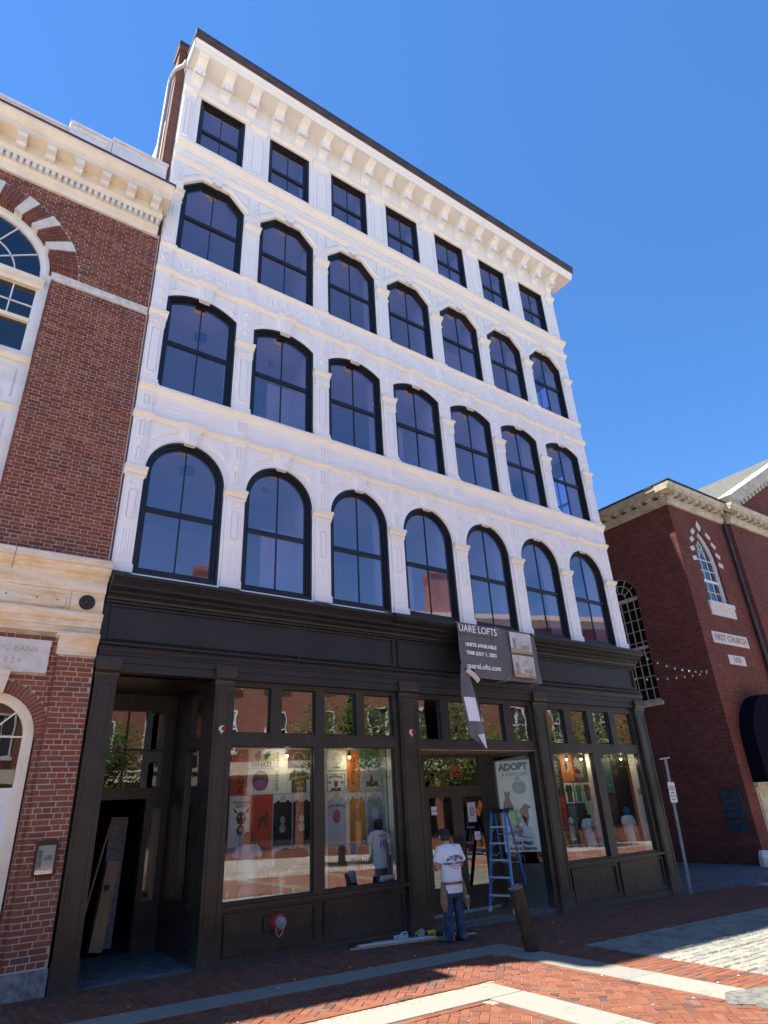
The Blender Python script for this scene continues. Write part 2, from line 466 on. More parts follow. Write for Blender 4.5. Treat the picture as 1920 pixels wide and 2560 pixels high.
    def build(s, name, mat, parent=None, smooth=False, origin=(0, 0, 0), loc=None):
        me = bpy.data.meshes.new(name)
        o_ = Vector(origin)
        me.from_pydata([tuple(Vector(p) - o_) for p in s.v], [], s.f)
        if any(s.r):
            at = me.attributes.new('rnd', 'FLOAT', 'FACE')
            at.data.foreach_set('value', s.r)
        me.materials.append(MATS[mat] if isinstance(mat, str) else mat)
        if smooth:
            me.polygons.foreach_set('use_smooth', [True] * len(me.polygons))
            me.set_sharp_from_angle(angle=R(42))
        me.update()
        return link(name, me, parent, o_ if loc is None else Vector(loc))

WORLD = {}
def link(name, data, parent=None, world=Vector((0, 0, 0))):
    o = bpy.data.objects.new(name, data)
    COL.objects.link(o)
    WORLD[o.name] = Vector(world)
    if parent:
        o.parent = parent
        o.location = Vector(world) - WORLD[parent.name]
    else:
        o.location = world
    return o

def thing(name, label, cat, loc=(0, 0, 0), group=None):
    o = link(name, None, None, Vector(loc))
    o.empty_display_size = 0.2
    return tag(o, label, cat, group)

def tag(o, label=None, cat=None, group=None, kind=None):
    for k, v in (('label', label), ('category', cat), ('group', group), ('kind', kind)):
        if v: o[k] = v
    return o

def copy_tree(o, off, parent=None, label=None):
    c = o.copy(); COL.objects.link(c)
    c.parent = parent
    c.location = o.location + Vector(off)
    WORLD[c.name] = WORLD.get(o.name, Vector()) + Vector(off)
    if label: c['label'] = label
    for ch in KIDS.get(o.name, [k for k in o.children]):
        g = copy_tree(ch, (0, 0, 0), c)
    return c
KIDS = {}

def rect(x0, x1, z0, z1):
    return [(x0, z0), (x1, z0), (x1, z1), (x0, z1)]

def inset(poly, d):
    """move every edge of a convex counter-clockwise polygon inwards by d (number, or one per edge)"""
    n = len(poly)
    dd = d if isinstance(d, (list, tuple)) else [d] * n
    lines = []
    for i in range(n):
        (x0, z0), (x1, z1) = poly[i], poly[(i + 1) % n]
        L = math.hypot(x1 - x0, z1 - z0)
        nx, nz = -(z1 - z0) / L, (x1 - x0) / L
        lines.append((nx, nz, nx * x0 + nz * z0 + dd[i]))
    out = []
    for i in range(n):
        a, b = lines[i - 1], lines[i]
        det = a[0] * b[1] - a[1] * b[0]
        if abs(det) < 1e-7:
            (x, z) = poly[i]; out.append((x + b[0] * dd[i], z + b[1] * dd[i]))
        else:
            out.append(((a[2] * b[1] - b[2] * a[1]) / det, (a[0] * b[2] - b[0] * a[2]) / det))
    return out

def clip(poly, nx, nz, d):
    """keep nx*x+nz*z >= d"""
    out = []
    for i in range(len(poly)):
        p, q = poly[i], poly[(i + 1) % len(poly)]
        a = nx * p[0] + nz * p[1] - d; b = nx * q[0] + nz * q[1] - d
        if a >= 0: out.append(p)
        if (a >= 0) != (b >= 0):
            t = a / (a - b); out.append((p[0] + (q[0] - p[0]) * t, p[1] + (q[1] - p[1]) * t))
    return out

def arc(cx, cz, r, a0, a1, n):
    return [(cx + r * math.cos(R(a0 + (a1 - a0) * i / n)), cz + r * math.sin(R(a0 + (a1 - a0) * i / n))) for i in range(n + 1)]

def text_mesh(txt, size, align='CENTER', ext=0.0, spacing=1.0, shear=0.0, bold=0.0):
    c = bpy.data.curves.new('lettering', 'FONT')
    c.body = txt; c.size = size; c.align_x = align; c.align_y = 'CENTER'
    c.extrude = ext; c.space_character = spacing; c.shear = shear; c.offset = bold
    c.resolution_u = 3
    o = bpy.data.objects.new('lettering', c)
    COL.objects.link(o)
    dg = bpy.context.evaluated_depsgraph_get()
    me = bpy.data.meshes.new_from_object(o.evaluated_get(dg))
    bpy.data.objects.remove(o); bpy.data.curves.remove(c)
    return me

def lettering(txt, size, pos, mat, parent, rot=0.0, ang=0.0, spacing=1.0, bold=0.0, sx=1.0, ext=0.002, bend=0.0, axis='xz', shear=0.0):
    """flat print standing on an upright face that looks to -y; ang turns it in its own plane, rot turns it about z; bend arches it"""
    me = text_mesh(txt, size, 'CENTER', ext, spacing, shear, bold)
    ca, sa = math.cos(R(ang)), math.sin(R(ang)); cr, sr = math.cos(R(rot)), math.sin(R(rot))
    for v in me.vertices:
        x, z, d = v.co.x * sx, v.co.y, v.co.z
        if bend: z -= bend * x * x
        x, z = x * ca - z * sa, x * sa + z * ca
        y = -d
        v.co = (x * cr - y * sr, x * sr + y * cr, z)
    me.name = 'lettering'
    me.materials.clear(); me.materials.append(MATS[mat])
    return link('lettering', me, parent, Vector(pos))
# ------------------------------------------------------------------ main building: white iron front over a dark shopfront
B = 1.95                      # bay width
NB = 7
XL, XR = -1.08, 12.95
def gz(x, y=0.0):             # the pavement falls gently to the right
    return 0.0585 - 0.0217 * (x + 1.07)

main = thing('iron_front_building', 'tall five storey building with white ornamented front above dark brown shopfront', 'building', (5.9, 0.0, gz(5.9)))

def arch_poly(h, z0, zs, n=20):
    return [(-h, z0), (h, z0)] + arc(0, zs, h, 0, 180, n)
def seg_poly(h, z0, zs, rise, n=12):
    rad = (h * h + rise * rise) / (2 * rise); a = math.degrees(math.asin(h / rad))
    return [(-h, z0), (h, z0)] + arc(0, zs + rise - rad, rad, 90 - a, 90 + a, n)
OPEN = {2: arch_poly(0.755, 5.74, 7.755), 3: seg_poly(0.77, 9.56, 11.95, 0.26),
        4: [(-0.76, 13.33), (0.76, 13.33), (0.76, 15.45), (0.35, 15.86), (-0.35, 15.86), (-0.76, 15.45)],
        5: rect(-0.616, 0.616, 16.86, 18.90)}
RAIL = {2: 7.01, 3: 10.83, 4: 14.56, 5: 17.82}

def shift(poly, dx):
    return [(x + dx, z) for x, z in poly]

# outer wall of the front: one slab per storey with its seven openings
LEV = [(5.60, 9.40, 2), (9.40, 13.27, 3), (13.27, 16.80, 4), (16.80, 19.90, 5)]
for z0, z1, fl in LEV:
    m = MB()
    m.holed_xz(rect(XL, XR, z0, z1), [shift(OPEN[fl], i * B) for i in range(NB)], 0.0, 0.28)
    m.build('front_wall', 'white_paint', main)

# windows: frame (part) with sash, meeting rail, muntins and four panes
def make_window(fl):
    o = OPEN[fl]
    a = inset(o, 0.05); b = inset(o, 0.095); c = inset(o, [0.15] + [0.135] * (len(o) - 1))
    m = MB()
    m.ring_xz(inset(o, 0.002), a, 0.015, 0.22)
    m.ring_xz(a, b, 0.06, 0.22)
    w = m.build('window', 'window_black', main)
    w['label'] = {2: 'round arched black framed window of the lowest white storey', 3: 'black framed window with low curved head', 4: 'black framed window with clipped corners', 5: 'rectangular black framed window under the cornice'}[fl]
    m = MB(); m.ring_xz(b, c, 0.10, 0.15); m.build('sash', 'window_black', w)
    zr = RAIL[fl]
    xs = max(x for x, z in c)
    m = MB(); m.box(-xs, xs, 0.085, 0.15, zr - 0.04, zr + 0.05); m.build('meeting_rail', 'window_black', w)
    m = MB()
    zb = min(z for x, z in c); zt = max(z for x, z in c)
    m.box(-0.011, 0.011, 0.105, 0.145, zb - 0.02, zr - 0.04)
    m.box(-0.011, 0.011, 0.105, 0.145, zr + 0.05, zt + 0.02)
    m.build('muntin', 'window_black', w)
    for sx in (-1, 1):
        h = clip(c, sx, 0, 0.011)
        for sz, d in ((-1, -(zr - 0.04)), (1, zr + 0.05)):
            p = clip(h, 0, sz, d)
            m = MB(); m.prism_xz(p, 0.122, 0.128); m.build('pane', 'glass_upper', w)
    for sx in (-1, 1):                                    # white plaster reveal inside the room
        xo = max(x for x, z in o)
        zz0, zz1 = min(z for x, z in o) + 0.02, max(z for x, z in o) - 0.02
        m = MB(); m.box(*sorted((sx * (xo + 0.002), sx * (xo + 0.04))), 0.285, 0.62, zz0, zz1); m.build('plaster_reveal', 'interior_white', w)
    KIDS[w.name] = list(w.children)
    return w
for fl in (2, 3, 4, 5):
    w = make_window(fl)
    for i in range(1, NB):
        copy_tree(w, (i * B, 0, 0), main)

def along(profile, x0, x1, name, mat, parent=main, smooth=False):
    m = MB(); m.prism_yz(profile, x0, x1)
    return m.build(name, mat, parent, smooth)

def crown(z0, z1, p, back=0.05):
    """simple moulding: fillet, ogee, top slab"""
    h = z1 - z0
    return [(back, z0), (-0.25 * p, z0), (-0.25 * p, z0 + 0.18 * h), (-0.42 * p, z0 + 0.28 * h), (-0.55 * p, z0 + 0.45 * h), (-0.80 * p, z0 + 0.62 * h), (-0.86 * p, z0 + 0.66 * h), (-p, z0 + 0.68 * h), (-p, z1 - 0.02), (-0.9 * p, z1), (back, z1 + 0.01)]

def mould(m, poly, y0, y1, w=0.016, gap=0.016):
    """raised fillet, a deep narrow groove, then a raised field"""
    m.ring_xz(poly, inset(poly, w), y0, y1)
    m.prism_xz(inset(poly, w + gap), y0 + 0.006, y1)

PX = [(-B / 2 + i * B) for i in range(NB + 1)]     # pilaster centres; the two end ones sit against the building's edges
PX[0] = -0.915; PX[-1] = 6 * B + 0.985
PW = 0.20
def per_pilaster(fn):
    for i, x in enumerate(PX):
        fn(i, x, 0.165 if i == 0 else PW)

# --- second storey pilasters
def pil2(i, x, h):
    m = MB(); m.box(x - h + 0.02, x + h - 0.02, -0.06, 0.01, 5.72, 7.55)
    p = m.build('pilaster', 'white_paint', main)
    m = MB(); m.box(x - h, x + h, -0.085, 0.01, 5.715, 5.86); m.build('pilaster_base', 'white_paint', p)
    m = MB()
    m.prism_yz(crown(7.55, 7.73, 0.14, 0.01), x - h - 0.03, x + h + 0.03)
    m.box(x - h + 0.01, x + h - 0.01, -0.075, 0.01, 7.49, 7.55)
    m.build('capital', 'white_cornice', p)
    for k in range(4):
        xx = x - 0.075 + k * 0.05
        m = MB(); m.tube([(xx, -0.060, 5.97), (xx, -0.060, 6.50)], 0.016, 6)
        m.build('reed', 'white_paint', p)
    m = MB()
    w = 0.085
    pl = [(x - w, 6.70), (x - w + 0.04, 6.66), (x + w - 0.04, 6.66), (x + w, 6.70), (x + w, 7.22), (x + w - 0.04, 7.27), (x - w + 0.04, 7.27), (x - w, 7.22)]
    mould(m, pl, -0.085, -0.05)
    m.build('panel_mould', 'white_paint', p)
    m = MB(); m.ring_xz(rect(x - 0.09, x + 0.09, 7.33, 7.46), inset(rect(x - 0.09, x + 0.09, 7.33, 7.46), 0.015), -0.082, -0.05)
    m.build('panel_mould', 'white_paint', p)
    # spandrel block above the capital
    hb = min(h - 0.05, 0.135)
    m = MB(); m.box(x - hb, x + hb, -0.045, 0.01, 7.73, 8.80)
    q = m.build('spandrel_block', 'white_paint', main)
    for z0, z1 in ((7.84, 8.14), (8.38, 8.73)):
        m = MB(); r_ = rect(x - 0.06, x + 0.06, z0, z1); mould(m, r_, -0.068, -0.04)
        m.build('panel_mould', 'white_paint', q)
    m = MB()
    for rr, yy in ((0.06, -0.06), (0.038, -0.075), (0.018, -0.085)):
        m.prism_xz(arc(x, 8.26, rr, 0, 345, 15), yy, -0.04)
    m.build('rosette', 'white_cornice', q)
per_pilaster(pil2)

# --- spandrel fields, keystones of the second storey
def field2(i):
    x = i * B
    for s in (-1, 1):
        m = MB()
        a0 = arc(0, 7.755, 0.93, 20, 70, 10)
        pts = [(0.72, 8.73)] + [(0.235, 8.73)] + [p for p in reversed(a0) if p[0] > 0.22 and p[0] < 0.73]
        pts = [(max(0.235, min(0.72, px)), pz) for px, pz in pts]
        pts = [(x + s * px, pz) for px, pz in pts]
        if s > 0: pts = pts[::1]
        tri = tessellate_polygon([[Vector((a, b, 0)) for a, b in pts]])
        n = len(pts)
        vs_ = [(a, -0.036, b) for a, b in pts] + [(a, 0.005, b) for a, b in pts]
        fs_ = [tuple(t) for t in tri] + [(k, (k + 1) % n, n + (k + 1) % n, n + k) for k in range(n)]
        m.add(vs_, fs_)
        m.build('spandrel_panel', 'white_paint', main)
    m = MB()
    ring_o = arc(x, 7.755, 0.85, 0, 180, 24); ring_i = arc(x, 7.755, 0.762, 0, 180, 24)
    for k in range(24):
        m.hexa([(ring_i[k][0], -0.03, ring_i[k][1]), (ring_o[k][0], -0.012, ring_o[k][1]), (ring_o[k][0], 0.004, ring_o[k][1]), (ring_i[k][0], 0.004, ring_i[k][1]),
                (ring_i[k + 1][0], -0.03, ring_i[k + 1][1]), (ring_o[k + 1][0], -0.012, ring_o[k + 1][1]), (ring_o[k + 1][0], 0.004, ring_o[k + 1][1]), (ring_i[k + 1][0], 0.004, ring_i[k + 1][1])])
    m.build('arch_mould', 'white_paint', main)

def keystone(x, z0, z1, w0, w1, mat='white_paint', cap=True):
    m = MB()
    m.prism_xz([(x - w0, z0), (x + w0, z0), (x + w1, z1), (x - w1, z1)], -0.09, 0.01)
    k = m.build('keystone', mat, main)
    m = MB()
    pl = [(x - w0 * 0.55, z0 + 0.09), (x + w0 * 0.55, z0 + 0.09), (x + w1 * 0.62, z1 - 0.05), (x - w1 * 0.62, z1 - 0.05)]
    m.ring_xz(pl, inset(pl, 0.02), -0.115, -0.08)
    m.box(x - w0 * 1.05, x + w0 * 1.05, -0.11, 0.0, z0 - 0.02, z0 + 0.03)
    m.build('keystone_panel', mat, k)
for i in range(NB):
    field2(i)
    keystone(i * B, 8.46, 8.81, 0.095, 0.185)

# --- string course over the second storey, breaking forward over blocks and keystones
along(crown(8.790, 8.900, 0.10), XL, XR, 'string_course', 'white_cornice')
for i, x in enumerate(PX):
    along(crown(8.788, 8.902, 0.145), x - 0.19, x + 0.19, 'string_course_break', 'white_cornice')
for i in range(NB):
    along(crown(8.788, 8.904, 0.17), i * B - 0.235, i * B + 0.235, 'string_course_break', 'white_cornice')
# lapped frieze boards, then the sill course of the third storey
fr = [(0.02, 8.900), (-0.005, 8.900)]
z = 8.920
for k in range(4):
    fr += [(-0.028, z), (-0.008, z + 0.10)]; z += 0.105
fr += [(-0.03, 9.350), (-0.03, 9.380), (0.02, 9.380)]
along(fr, XL, XR, 'frieze', 'white_paint')
for i, x in enumerate(PX):
    h = 0.125 if i else 0.12
    m = MB(); m.hexa([(x - h - 0.02, -0.075, 8.902), (x + h + 0.02, -0.075, 8.902), (x + h + 0.02, 0.0, 8.902), (x - h - 0.02, 0.0, 8.902), (x - h, -0.06, 9.000), (x + h, -0.06, 9.000), (x + h, 0.0, 9.000), (x - h, 0.0, 9.000)])
    m.box(x - h, x + h, -0.06, 0.0, 9.000, 9.380)
    p = m.build('frieze_block', 'white_paint', main)
    m = MB(); r_ = rect(x - 0.06, x + 0.06, 9.070, 9.310); mould(m, r_, -0.085, -0.05); m.build('panel_mould', 'white_paint', p)
along(crown(9.360, 9.560, 0.13), XL, XR, 'sill_course', 'white_cornice')
for x in PX:
    along(crown(9.358, 9.565, 0.17), x - 0.17, x + 0.17, 'sill_course_break', 'white_cornice')

# --- third storey
def pil3(i, x, h):
    m = MB(); m.box(x - h + 0.02, x + h - 0.02, -0.055, 0.01, 9.55, 11.04)
    p = m.build('pilaster', 'white_paint', main)
    m = MB()
    m.prism_yz(crown(11.25, 11.42, 0.14, 0.01), x - h - 0.02, x + h + 0.02)
    m.box(x - h + 0.01, x + h - 0.01, -0.08, 0.01, 11.02, 11.26)
    for k in range(5):
        m.sphere((x - 0.13 + k * 0.065, -0.085, 11.13 + 0.04 * (k % 2)), 0.032, 0.02, 0.05, 6, 5)
    m.build('capital', 'white_cornice', p)
    m = MB(); w = 0.105
    pl = [(x - w, 9.92), (x - w + 0.04, 9.84), (x + w - 0.04, 9.84), (x + w, 9.92), (x + w, 10.95), (x - w, 10.95)]
    mould(m, pl, -0.080, -0.045)
    m.box(x - h, x + h, -0.075, 0.01, 9.555, 9.70)
    m.build('panel_mould', 'white_paint', p)
    hb = min(h - 0.03, 0.145)
    m = MB(); m.box(x - hb, x + hb, -0.04, 0.01, 11.42, 12.53)
    q = m.build('spandrel_block', 'white_paint', main)
    for zz in (11.72, 11.99, 12.26):
        m = MB(); m.prism_xz(arc(x, zz, 0.062, 0, 340, 12), -0.058, -0.03)
        m.sphere((x, -0.062, zz), 0.035, 0.03, 0.035, 8, 6)
        m.build('rosette', 'white_cornice', q)
per_pilaster(pil3)
for i in range(NB):
    x = i * B
    keystone(x, 12.12, 12.56, 0.11, 0.19)
    for s in (-1, 1):
        m = MB()
        a_ = arc(0, 11.95 + 0.26 - 1.27, 1.39, 72, 60, 6)
        for k in range(6):
            p0, p1 = a_[k], a_[k + 1]
            m.beam((x + s * p0[0], -0.014, p0[1] + 0.0), (x + s * p1[0], -0.014, p1[1]), 0.032, 0.034, (0, 1, 0))
        m.beam((x + s * 0.30, -0.014, 12.45), (x + s * 0.68, -0.014, 12.45), 0.032, 0.034, (0, 1, 0))
        m.beam((x + s * 0.68, -0.014, 12.45), (x + s * 0.695, -0.014, 12.14), 0.032, 0.034, (0, 1, 0))
        m.build('spandrel_panel', 'white_paint', main)
along(crown(12.515, 12.625, 0.10), XL, XR, 'string_course', 'white_cornice')
for x in PX:
    along(crown(12.513, 12.629, 0.14), x - 0.18, x + 0.18, 'string_course_break', 'white_cornice')
for i in range(NB):
    along(crown(12.513, 12.631, 0.17), i * B - 0.225, i * B + 0.225, 'string_course_break', 'white_cornice')
for i, x in enumerate(PX):
    h = 0.13 if i else 0.12
    m = MB(); m.box(x - h, x + h, -0.05, 0.0, 12.631, 13.265)
    p = m.build('frieze_block', 'white_paint', main)
    d = [(x - 0.09, 12.945), (x, 12.785), (x + 0.09, 12.945), (x, 13.105)]
    m = MB(); mould(m, d, -0.075, -0.045); m.build('panel_mould', 'white_paint', p)
for i in range(NB):                                 # running key pattern
    x = i * B
    pts = []
    n = 5; w = 1.30 / n
    for k in range(n):
        xx = x - 0.65 + k * w
        for ux, uz in ((0.06, -1), (0.06, 0.75), (0.14, 1), (0.42, 1), (0.50, 0.75), (0.50, -0.75), (0.58, -1), (0.92, -1)):
            pts.append((xx + w * ux, -0.006, 12.95 + 0.085 * uz))
    m = MB(); m.tube(pts, 0.024, 4)
    m.build('frieze_scroll', 'white_paint', main)
along(crown(13.235, 13.325, 0.09), XL, XR, 'sill_course', 'white_cornice')
for x in PX:
    along(crown(13.233, 13.329, 0.13), x - 0.17, x + 0.17, 'sill_course_break', 'white_cornice')

# --- fourth storey
def pil4(i, x, h):
    m = MB(); m.box(x - h + 0.03, x + h - 0.03, -0.05, 0.01, 13.325, 14.80)
    p = m.build('pilaster', 'white_paint', main)
    m = MB()
    m.prism_yz(crown(14.95, 15.11, 0.15, 0.01), x - h - 0.01, x + h + 0.01)
    m.box(x - h + 0.01, x + h - 0.01, -0.075, 0.01, 14.73, 14.80)
    m.box(x - h + 0.03, x + h - 0.03, -0.06, 0.01, 14.80, 14.95)
    m.build('capital', 'white_cornice', p)
    for k in (-1, 0, 1):
        m = MB(); m.tube([(x + k * 0.075, -0.05, 13.50), (x + k * 0.075, -0.05, 14.64)], 0.016, 6)
        m.build('reed', 'white_paint', p)
    hb = 0.12
    m = MB(); m.box(x - hb, x + hb, -0.03, 0.01, 15.11, 16.11)
    q = m.build('spandrel_block', 'white_paint', main)
    for zz in (15.28, 15.94):
        m = MB(); m.prism_xz([(x - 0.05, zz - 0.06), (x + 0.05, zz - 0.06), (x, zz + 0.08)], -0.06, -0.02)
        m.build('spandrel_ornament', 'white_cornice', q)
    m = MB(); m.box(x - 0.035, x + 0.035, -0.055, -0.02, 15.41, 15.81); m.build('spandrel_ornament', 'white_cornice', q)
per_pilaster(pil4)
for i in range(NB):
    x = i * B
    oh = [(-0.87, 15.47), (-0.40, 15.95), (0.40, 15.95), (0.87, 15.47)]
    ih = [(-0.785, 15.44), (-0.36, 15.865), (0.36, 15.865), (0.785, 15.44)]
    m = MB()
    for k in range(3):
        a, b, c, d = oh[k], oh[k + 1], ih[k + 1], ih[k]
        m.hexa([(x + d[0], -0.045, d[1]), (x + c[0], -0.045, c[1]), (x + c[0], 0.004, c[1]), (x + d[0], 0.004, d[1]),
                (x + a[0], -0.085, a[1]), (x + b[0], -0.085, b[1]), (x + b[0], 0.004, b[1]), (x + a[0], 0.004, a[1])])
    m.build('hood_mould', 'white_cornice', main)
    m = MB()
    m.box(x - 0.115, x + 0.115, -0.125, 0.0, 15.87, 16.13)
    m.box(x - 0.05, x + 0.05, -0.135, 0.0, 15.82, 15.93)
    m.build('keystone', 'white_paint', main)
    for s in (-1, 1):
        m = MB()
        t = [(x + s * 0.20, 16.08), (x + s * 0.82, 16.08), (x + s * 0.82, 15.70), (x + s * 0.47, 16.01), (x + s * 0.20, 16.01)]
        if s < 0: t = t[::-1]
        m.prism_xz(t[::-1], -0.034, 0.003)
        m.build('spandrel_panel', 'white_paint', main)
along(crown(16.11, 16.29, 0.12), XL, XR, 'string_course', 'white_cornice')
for i in range(NB):
    for k in (-0.45, 0.45):
        xx = i * B + k
        m = MB(); m.tube([(xx - 0.11 + 0.022 * t, -0.006, 16.46 + 0.03 * math.sin(t * 1.25)) for t in range(11)], 0.016, 4)
        m.build('frieze_scroll', 'white_paint', main)
along(crown(16.60, 16.845, 0.19), XL, XR, 'sill_course', 'white_cornice')

# --- fifth storey
def pil5(i, x, h):
    hh = h + 0.06 if 0 < i < NB else h
    m = MB(); m.box(x - hh + 0.03, x + hh - 0.03, -0.05, 0.01, 16.84, 18.70)
    p = m.build('pilaster', 'white_paint', main)
    m = MB()
    m.prism_yz(crown(18.72, 18.95, 0.15, 0.01), x - hh, x + hh)
    m.box(x - hh + 0.02, x + hh - 0.02, -0.065, 0.01, 18.60, 18.64)
    m.build('capital', 'white_cornice', p)
    m = MB(); r_ = rect(x - hh + 0.09, x + hh - 0.09, 17.08, 18.50); mould(m, r_, -0.078, -0.045)
    m.box(x - hh + 0.01, x + hh - 0.01, -0.07, 0.01, 16.845, 16.98)
    m.build('panel_mould', 'white_paint', p)
per_pilaster(pil5)
for i in range(NB):
    x = i * B
    m = MB(); m.prism_yz(crown(18.91, 19.06, 0.11, 0.01), x - 0.70, x + 0.70)
    m.build('lintel', 'white_cornice', main)

# --- cornice with its nineteen carved brackets
m = MB(); m.box(XL - 0.02, XR + 0.52, -0.60, 0.30, 19.85, 19.93); m.build('cornice_soffit', 'white_cornice', main)
m = MB()
m.prism_yz([(-0.55, 19.80), (-0.60, 19.80), (-0.62, 19.86), (-0.64, 19.90), (-0.65, 19.98), (-0.70, 20.02), (-0.70, 20.08), (-0.55, 20.08)], XL - 0.02, XR + 0.60)
m.box(XR + 0.50, XR + 0.60, -0.56, 0.25, 19.82, 20.08)
m.build('cornice_edge', 'white_cornice', main)
m = MB()
m.prism_yz([(0.3, 20.08), (-0.70, 20.08), (-0.72, 20.12), (-0.71, 20.18), (-0.75, 20.22), (-0.75, 20.38), (-0.70, 20.42), (0.3, 20.46)], XL - 0.04, XR + 0.64)
m.build('gutter', 'gutter_metal', main)
m = MB()
m.prism_yz([(0.3, 20.05), (-0.705, 20.05), (-0.725, 20.10), (-0.70, 20.115), (0.3, 20.13)], XL - 0.045, XR + 0.645)
m.build('gutter_lip', 'copper_flash', main)
m = MB(); m.box(XL - 0.04, XL - 0.015, -0.66, 0.20, 19.72, 20.30); m.build('cornice_return', 'patina_white', main)

prof = [(0.0, 19.85), (-0.53, 19.85), (-0.55, 19.83), (-0.55, 19.78), (-0.50, 19.77), (-0.50, 19.74), (-0.46, 19.73), (-0.40, 19.70), (-0.34, 19.66), (-0.31, 19.62), (-0.30, 19.58), (-0.24, 19.56),
        (-0.24, 19.40), (-0.10, 19.36), (-0.08, 19.32), (-0.05, 19.22), (0.0, 19.20)]
m = MB(); m.prism_yz(prof[::-1], -0.125, 0.125)
br = m.build('bracket', 'white_cornice', main, origin=(0, 0, 19.5))
m = MB()                                              # carved leaf block under the scroll
m.box(-0.13, 0.13, -0.315, -0.22, 19.42, 19.60)
m.box(-0.13, 0.13, -0.24, -0.05, 19.37, 19.56)
for k in range(5):
    a = R(-60 + 30 * k)
    tip = Vector((0.115 * math.sin(a), -0.322, 19.47 + 0.115 * math.cos(a)))
    m.beam((0, -0.318, 19.45), tip, 0.035, 0.03, (0, 1, 0))
m.sphere((0, -0.31, 19.44), 0.05, 0.03, 0.05, 8, 6)
for s in (-1, 1):
    m.tube([(s * 0.132, -0.25 + 0.05 * math.cos(t * 0.7), 19.49 + 0.05 * math.sin(t * 0.7)) for t in range(10)], 0.012, 4)
m.build('carved_leaf', 'white_paint', br)
m = MB(); m.box(-0.11, 0.11, -0.035, 0.0, 19.11, 19.38); m.build('bracket_tail', 'white_paint', br)
KIDS[br.name] = list(br.children)
NBR = 19
br.location.x += -0.80 + 0
x0, x1 = -0.80, XR - 0.22
for i in range(1, NBR):
    copy_tree(br, ((x1 - x0) * i / (NBR - 1), 0, 0), main)

# --- brick party wall beside the front, with a downspout
m = MB(); m.box(-1.29, XL - 0.004, 0.14, 0.60, 0.3, 20.60); m.box(-1.33, XL - 0.004, 0.10, 0.60, 20.60, 20.85)
m.build('party_wall', 'party_brick', main)
m = MB(); m.box(-1.34, -1.05, 0.08, 0.62, 20.85, 20.95); m.build('parapet_flashing', 'gutter_metal', main)
m = MB(); m.box(XL - 0.003, XL + 0.03, 0.60, 4.6, 4.3, 20.2); m.build('left_wall', 'bank_cream', main)
m = MB()
m.tube([(-1.13, -0.05, 19.95), (-1.16, 0.0, 19.80), (-1.24, 0.06, 19.74), (-1.33, 0.22, 19.70), (-1.37, 0.42, 19.62), (-1.37, 0.48, 19.35), (-1.37, 0.48, 18.9), (-1.37, 0.48, 14.6)], 0.05, 10)
m.build('downspout', 'lead_pipe', main, True)

# --- right side wall with its own sash windows, roof, rear wall
side_open = []
for z0, zr, z1 in ((9.70, 10.78, 11.88), (13.46, 14.62, 15.60), (5.9, 6.96, 8.05)):
    for y0 in (0.52, 2.6):
        side_open.append((y0, y0 + 1.45, z0, z1, zr))
m = MB()
def side_wall(mb, xa, xb, opens):
    loops = [rect(0.28, 14.0, -0.6, 20.4)] + [rect(a, b, c, d) for a, b, c, d, e in opens]
    flat = [p for l in loops for p in l]; n = len(flat)
    tris = tessellate_polygon([[Vector((a, b, 0)) for a, b in l] for l in loops])
    mb.add([(xa, a, b) for a, b in flat] + [(xb, a, b) for a, b in flat], [tuple(t) for t in tris] + [tuple(n + i for i in t[::-1]) for t in tris])
    k = 0
    for l in loops:
        q = len(l)
        mb.add([(xa, a, b) for a, b in l] + [(xb, a, b) for a, b in l], [(i, (i + 1) % q, q + (i + 1) % q, q + i) for i in range(q)])
side_wall(m, XR - 0.26, XR - 0.02, side_open)
m.build('side_wall', 'party_brick', main)
for (y0, y1, z0, z1, zr) in side_open:
    m = MB()
    xm = XR - 0.12
    for a, b, c, d in ((y0, y0 + 0.05, z0, z1), (y1 - 0.05, y1, z0, z1), (y0, y1, z0, z0 + 0.06), (y0, y1, z1 - 0.06, z1), (y0, y1, zr - 0.04, zr + 0.04), ((y0 + y1) / 2 - 0.012, (y0 + y1) / 2 + 0.012, z0, z1), (y0 + 0.36, y0 + 0.38, z0, z1), (y1 - 0.38, y1 - 0.36, z0, z1)):
        m.box(xm - 0.03, xm + 0.03, a, b, c, d)
    w = m.build('side_window', 'window_black', main)
    for c, d in ((z0 + 0.06, zr - 0.04), (zr + 0.04, z1 - 0.06)):
        m = MB(); m.box(xm - 0.003, xm + 0.003, y0 + 0.05, y1 - 0.05, c, d); m.build('pane', 'glass_upper', w)
m = MB(); m.box(XL, XR - 0.27, 4.6, 4.72, 4.3, 20.2); m.build('rear_wall', 'party_brick', main)
m = MB(); m.box(1.2, XR - 0.27, 4.73, 14.0, 4.3, 20.0); m.build('rear_block', 'party_brick', main)
m = MB(); m.box(XL + 0.03, XR - 0.27, 0.3, 4.6, 20.15, 20.35); m.build('roof', 'roof_tar', main)

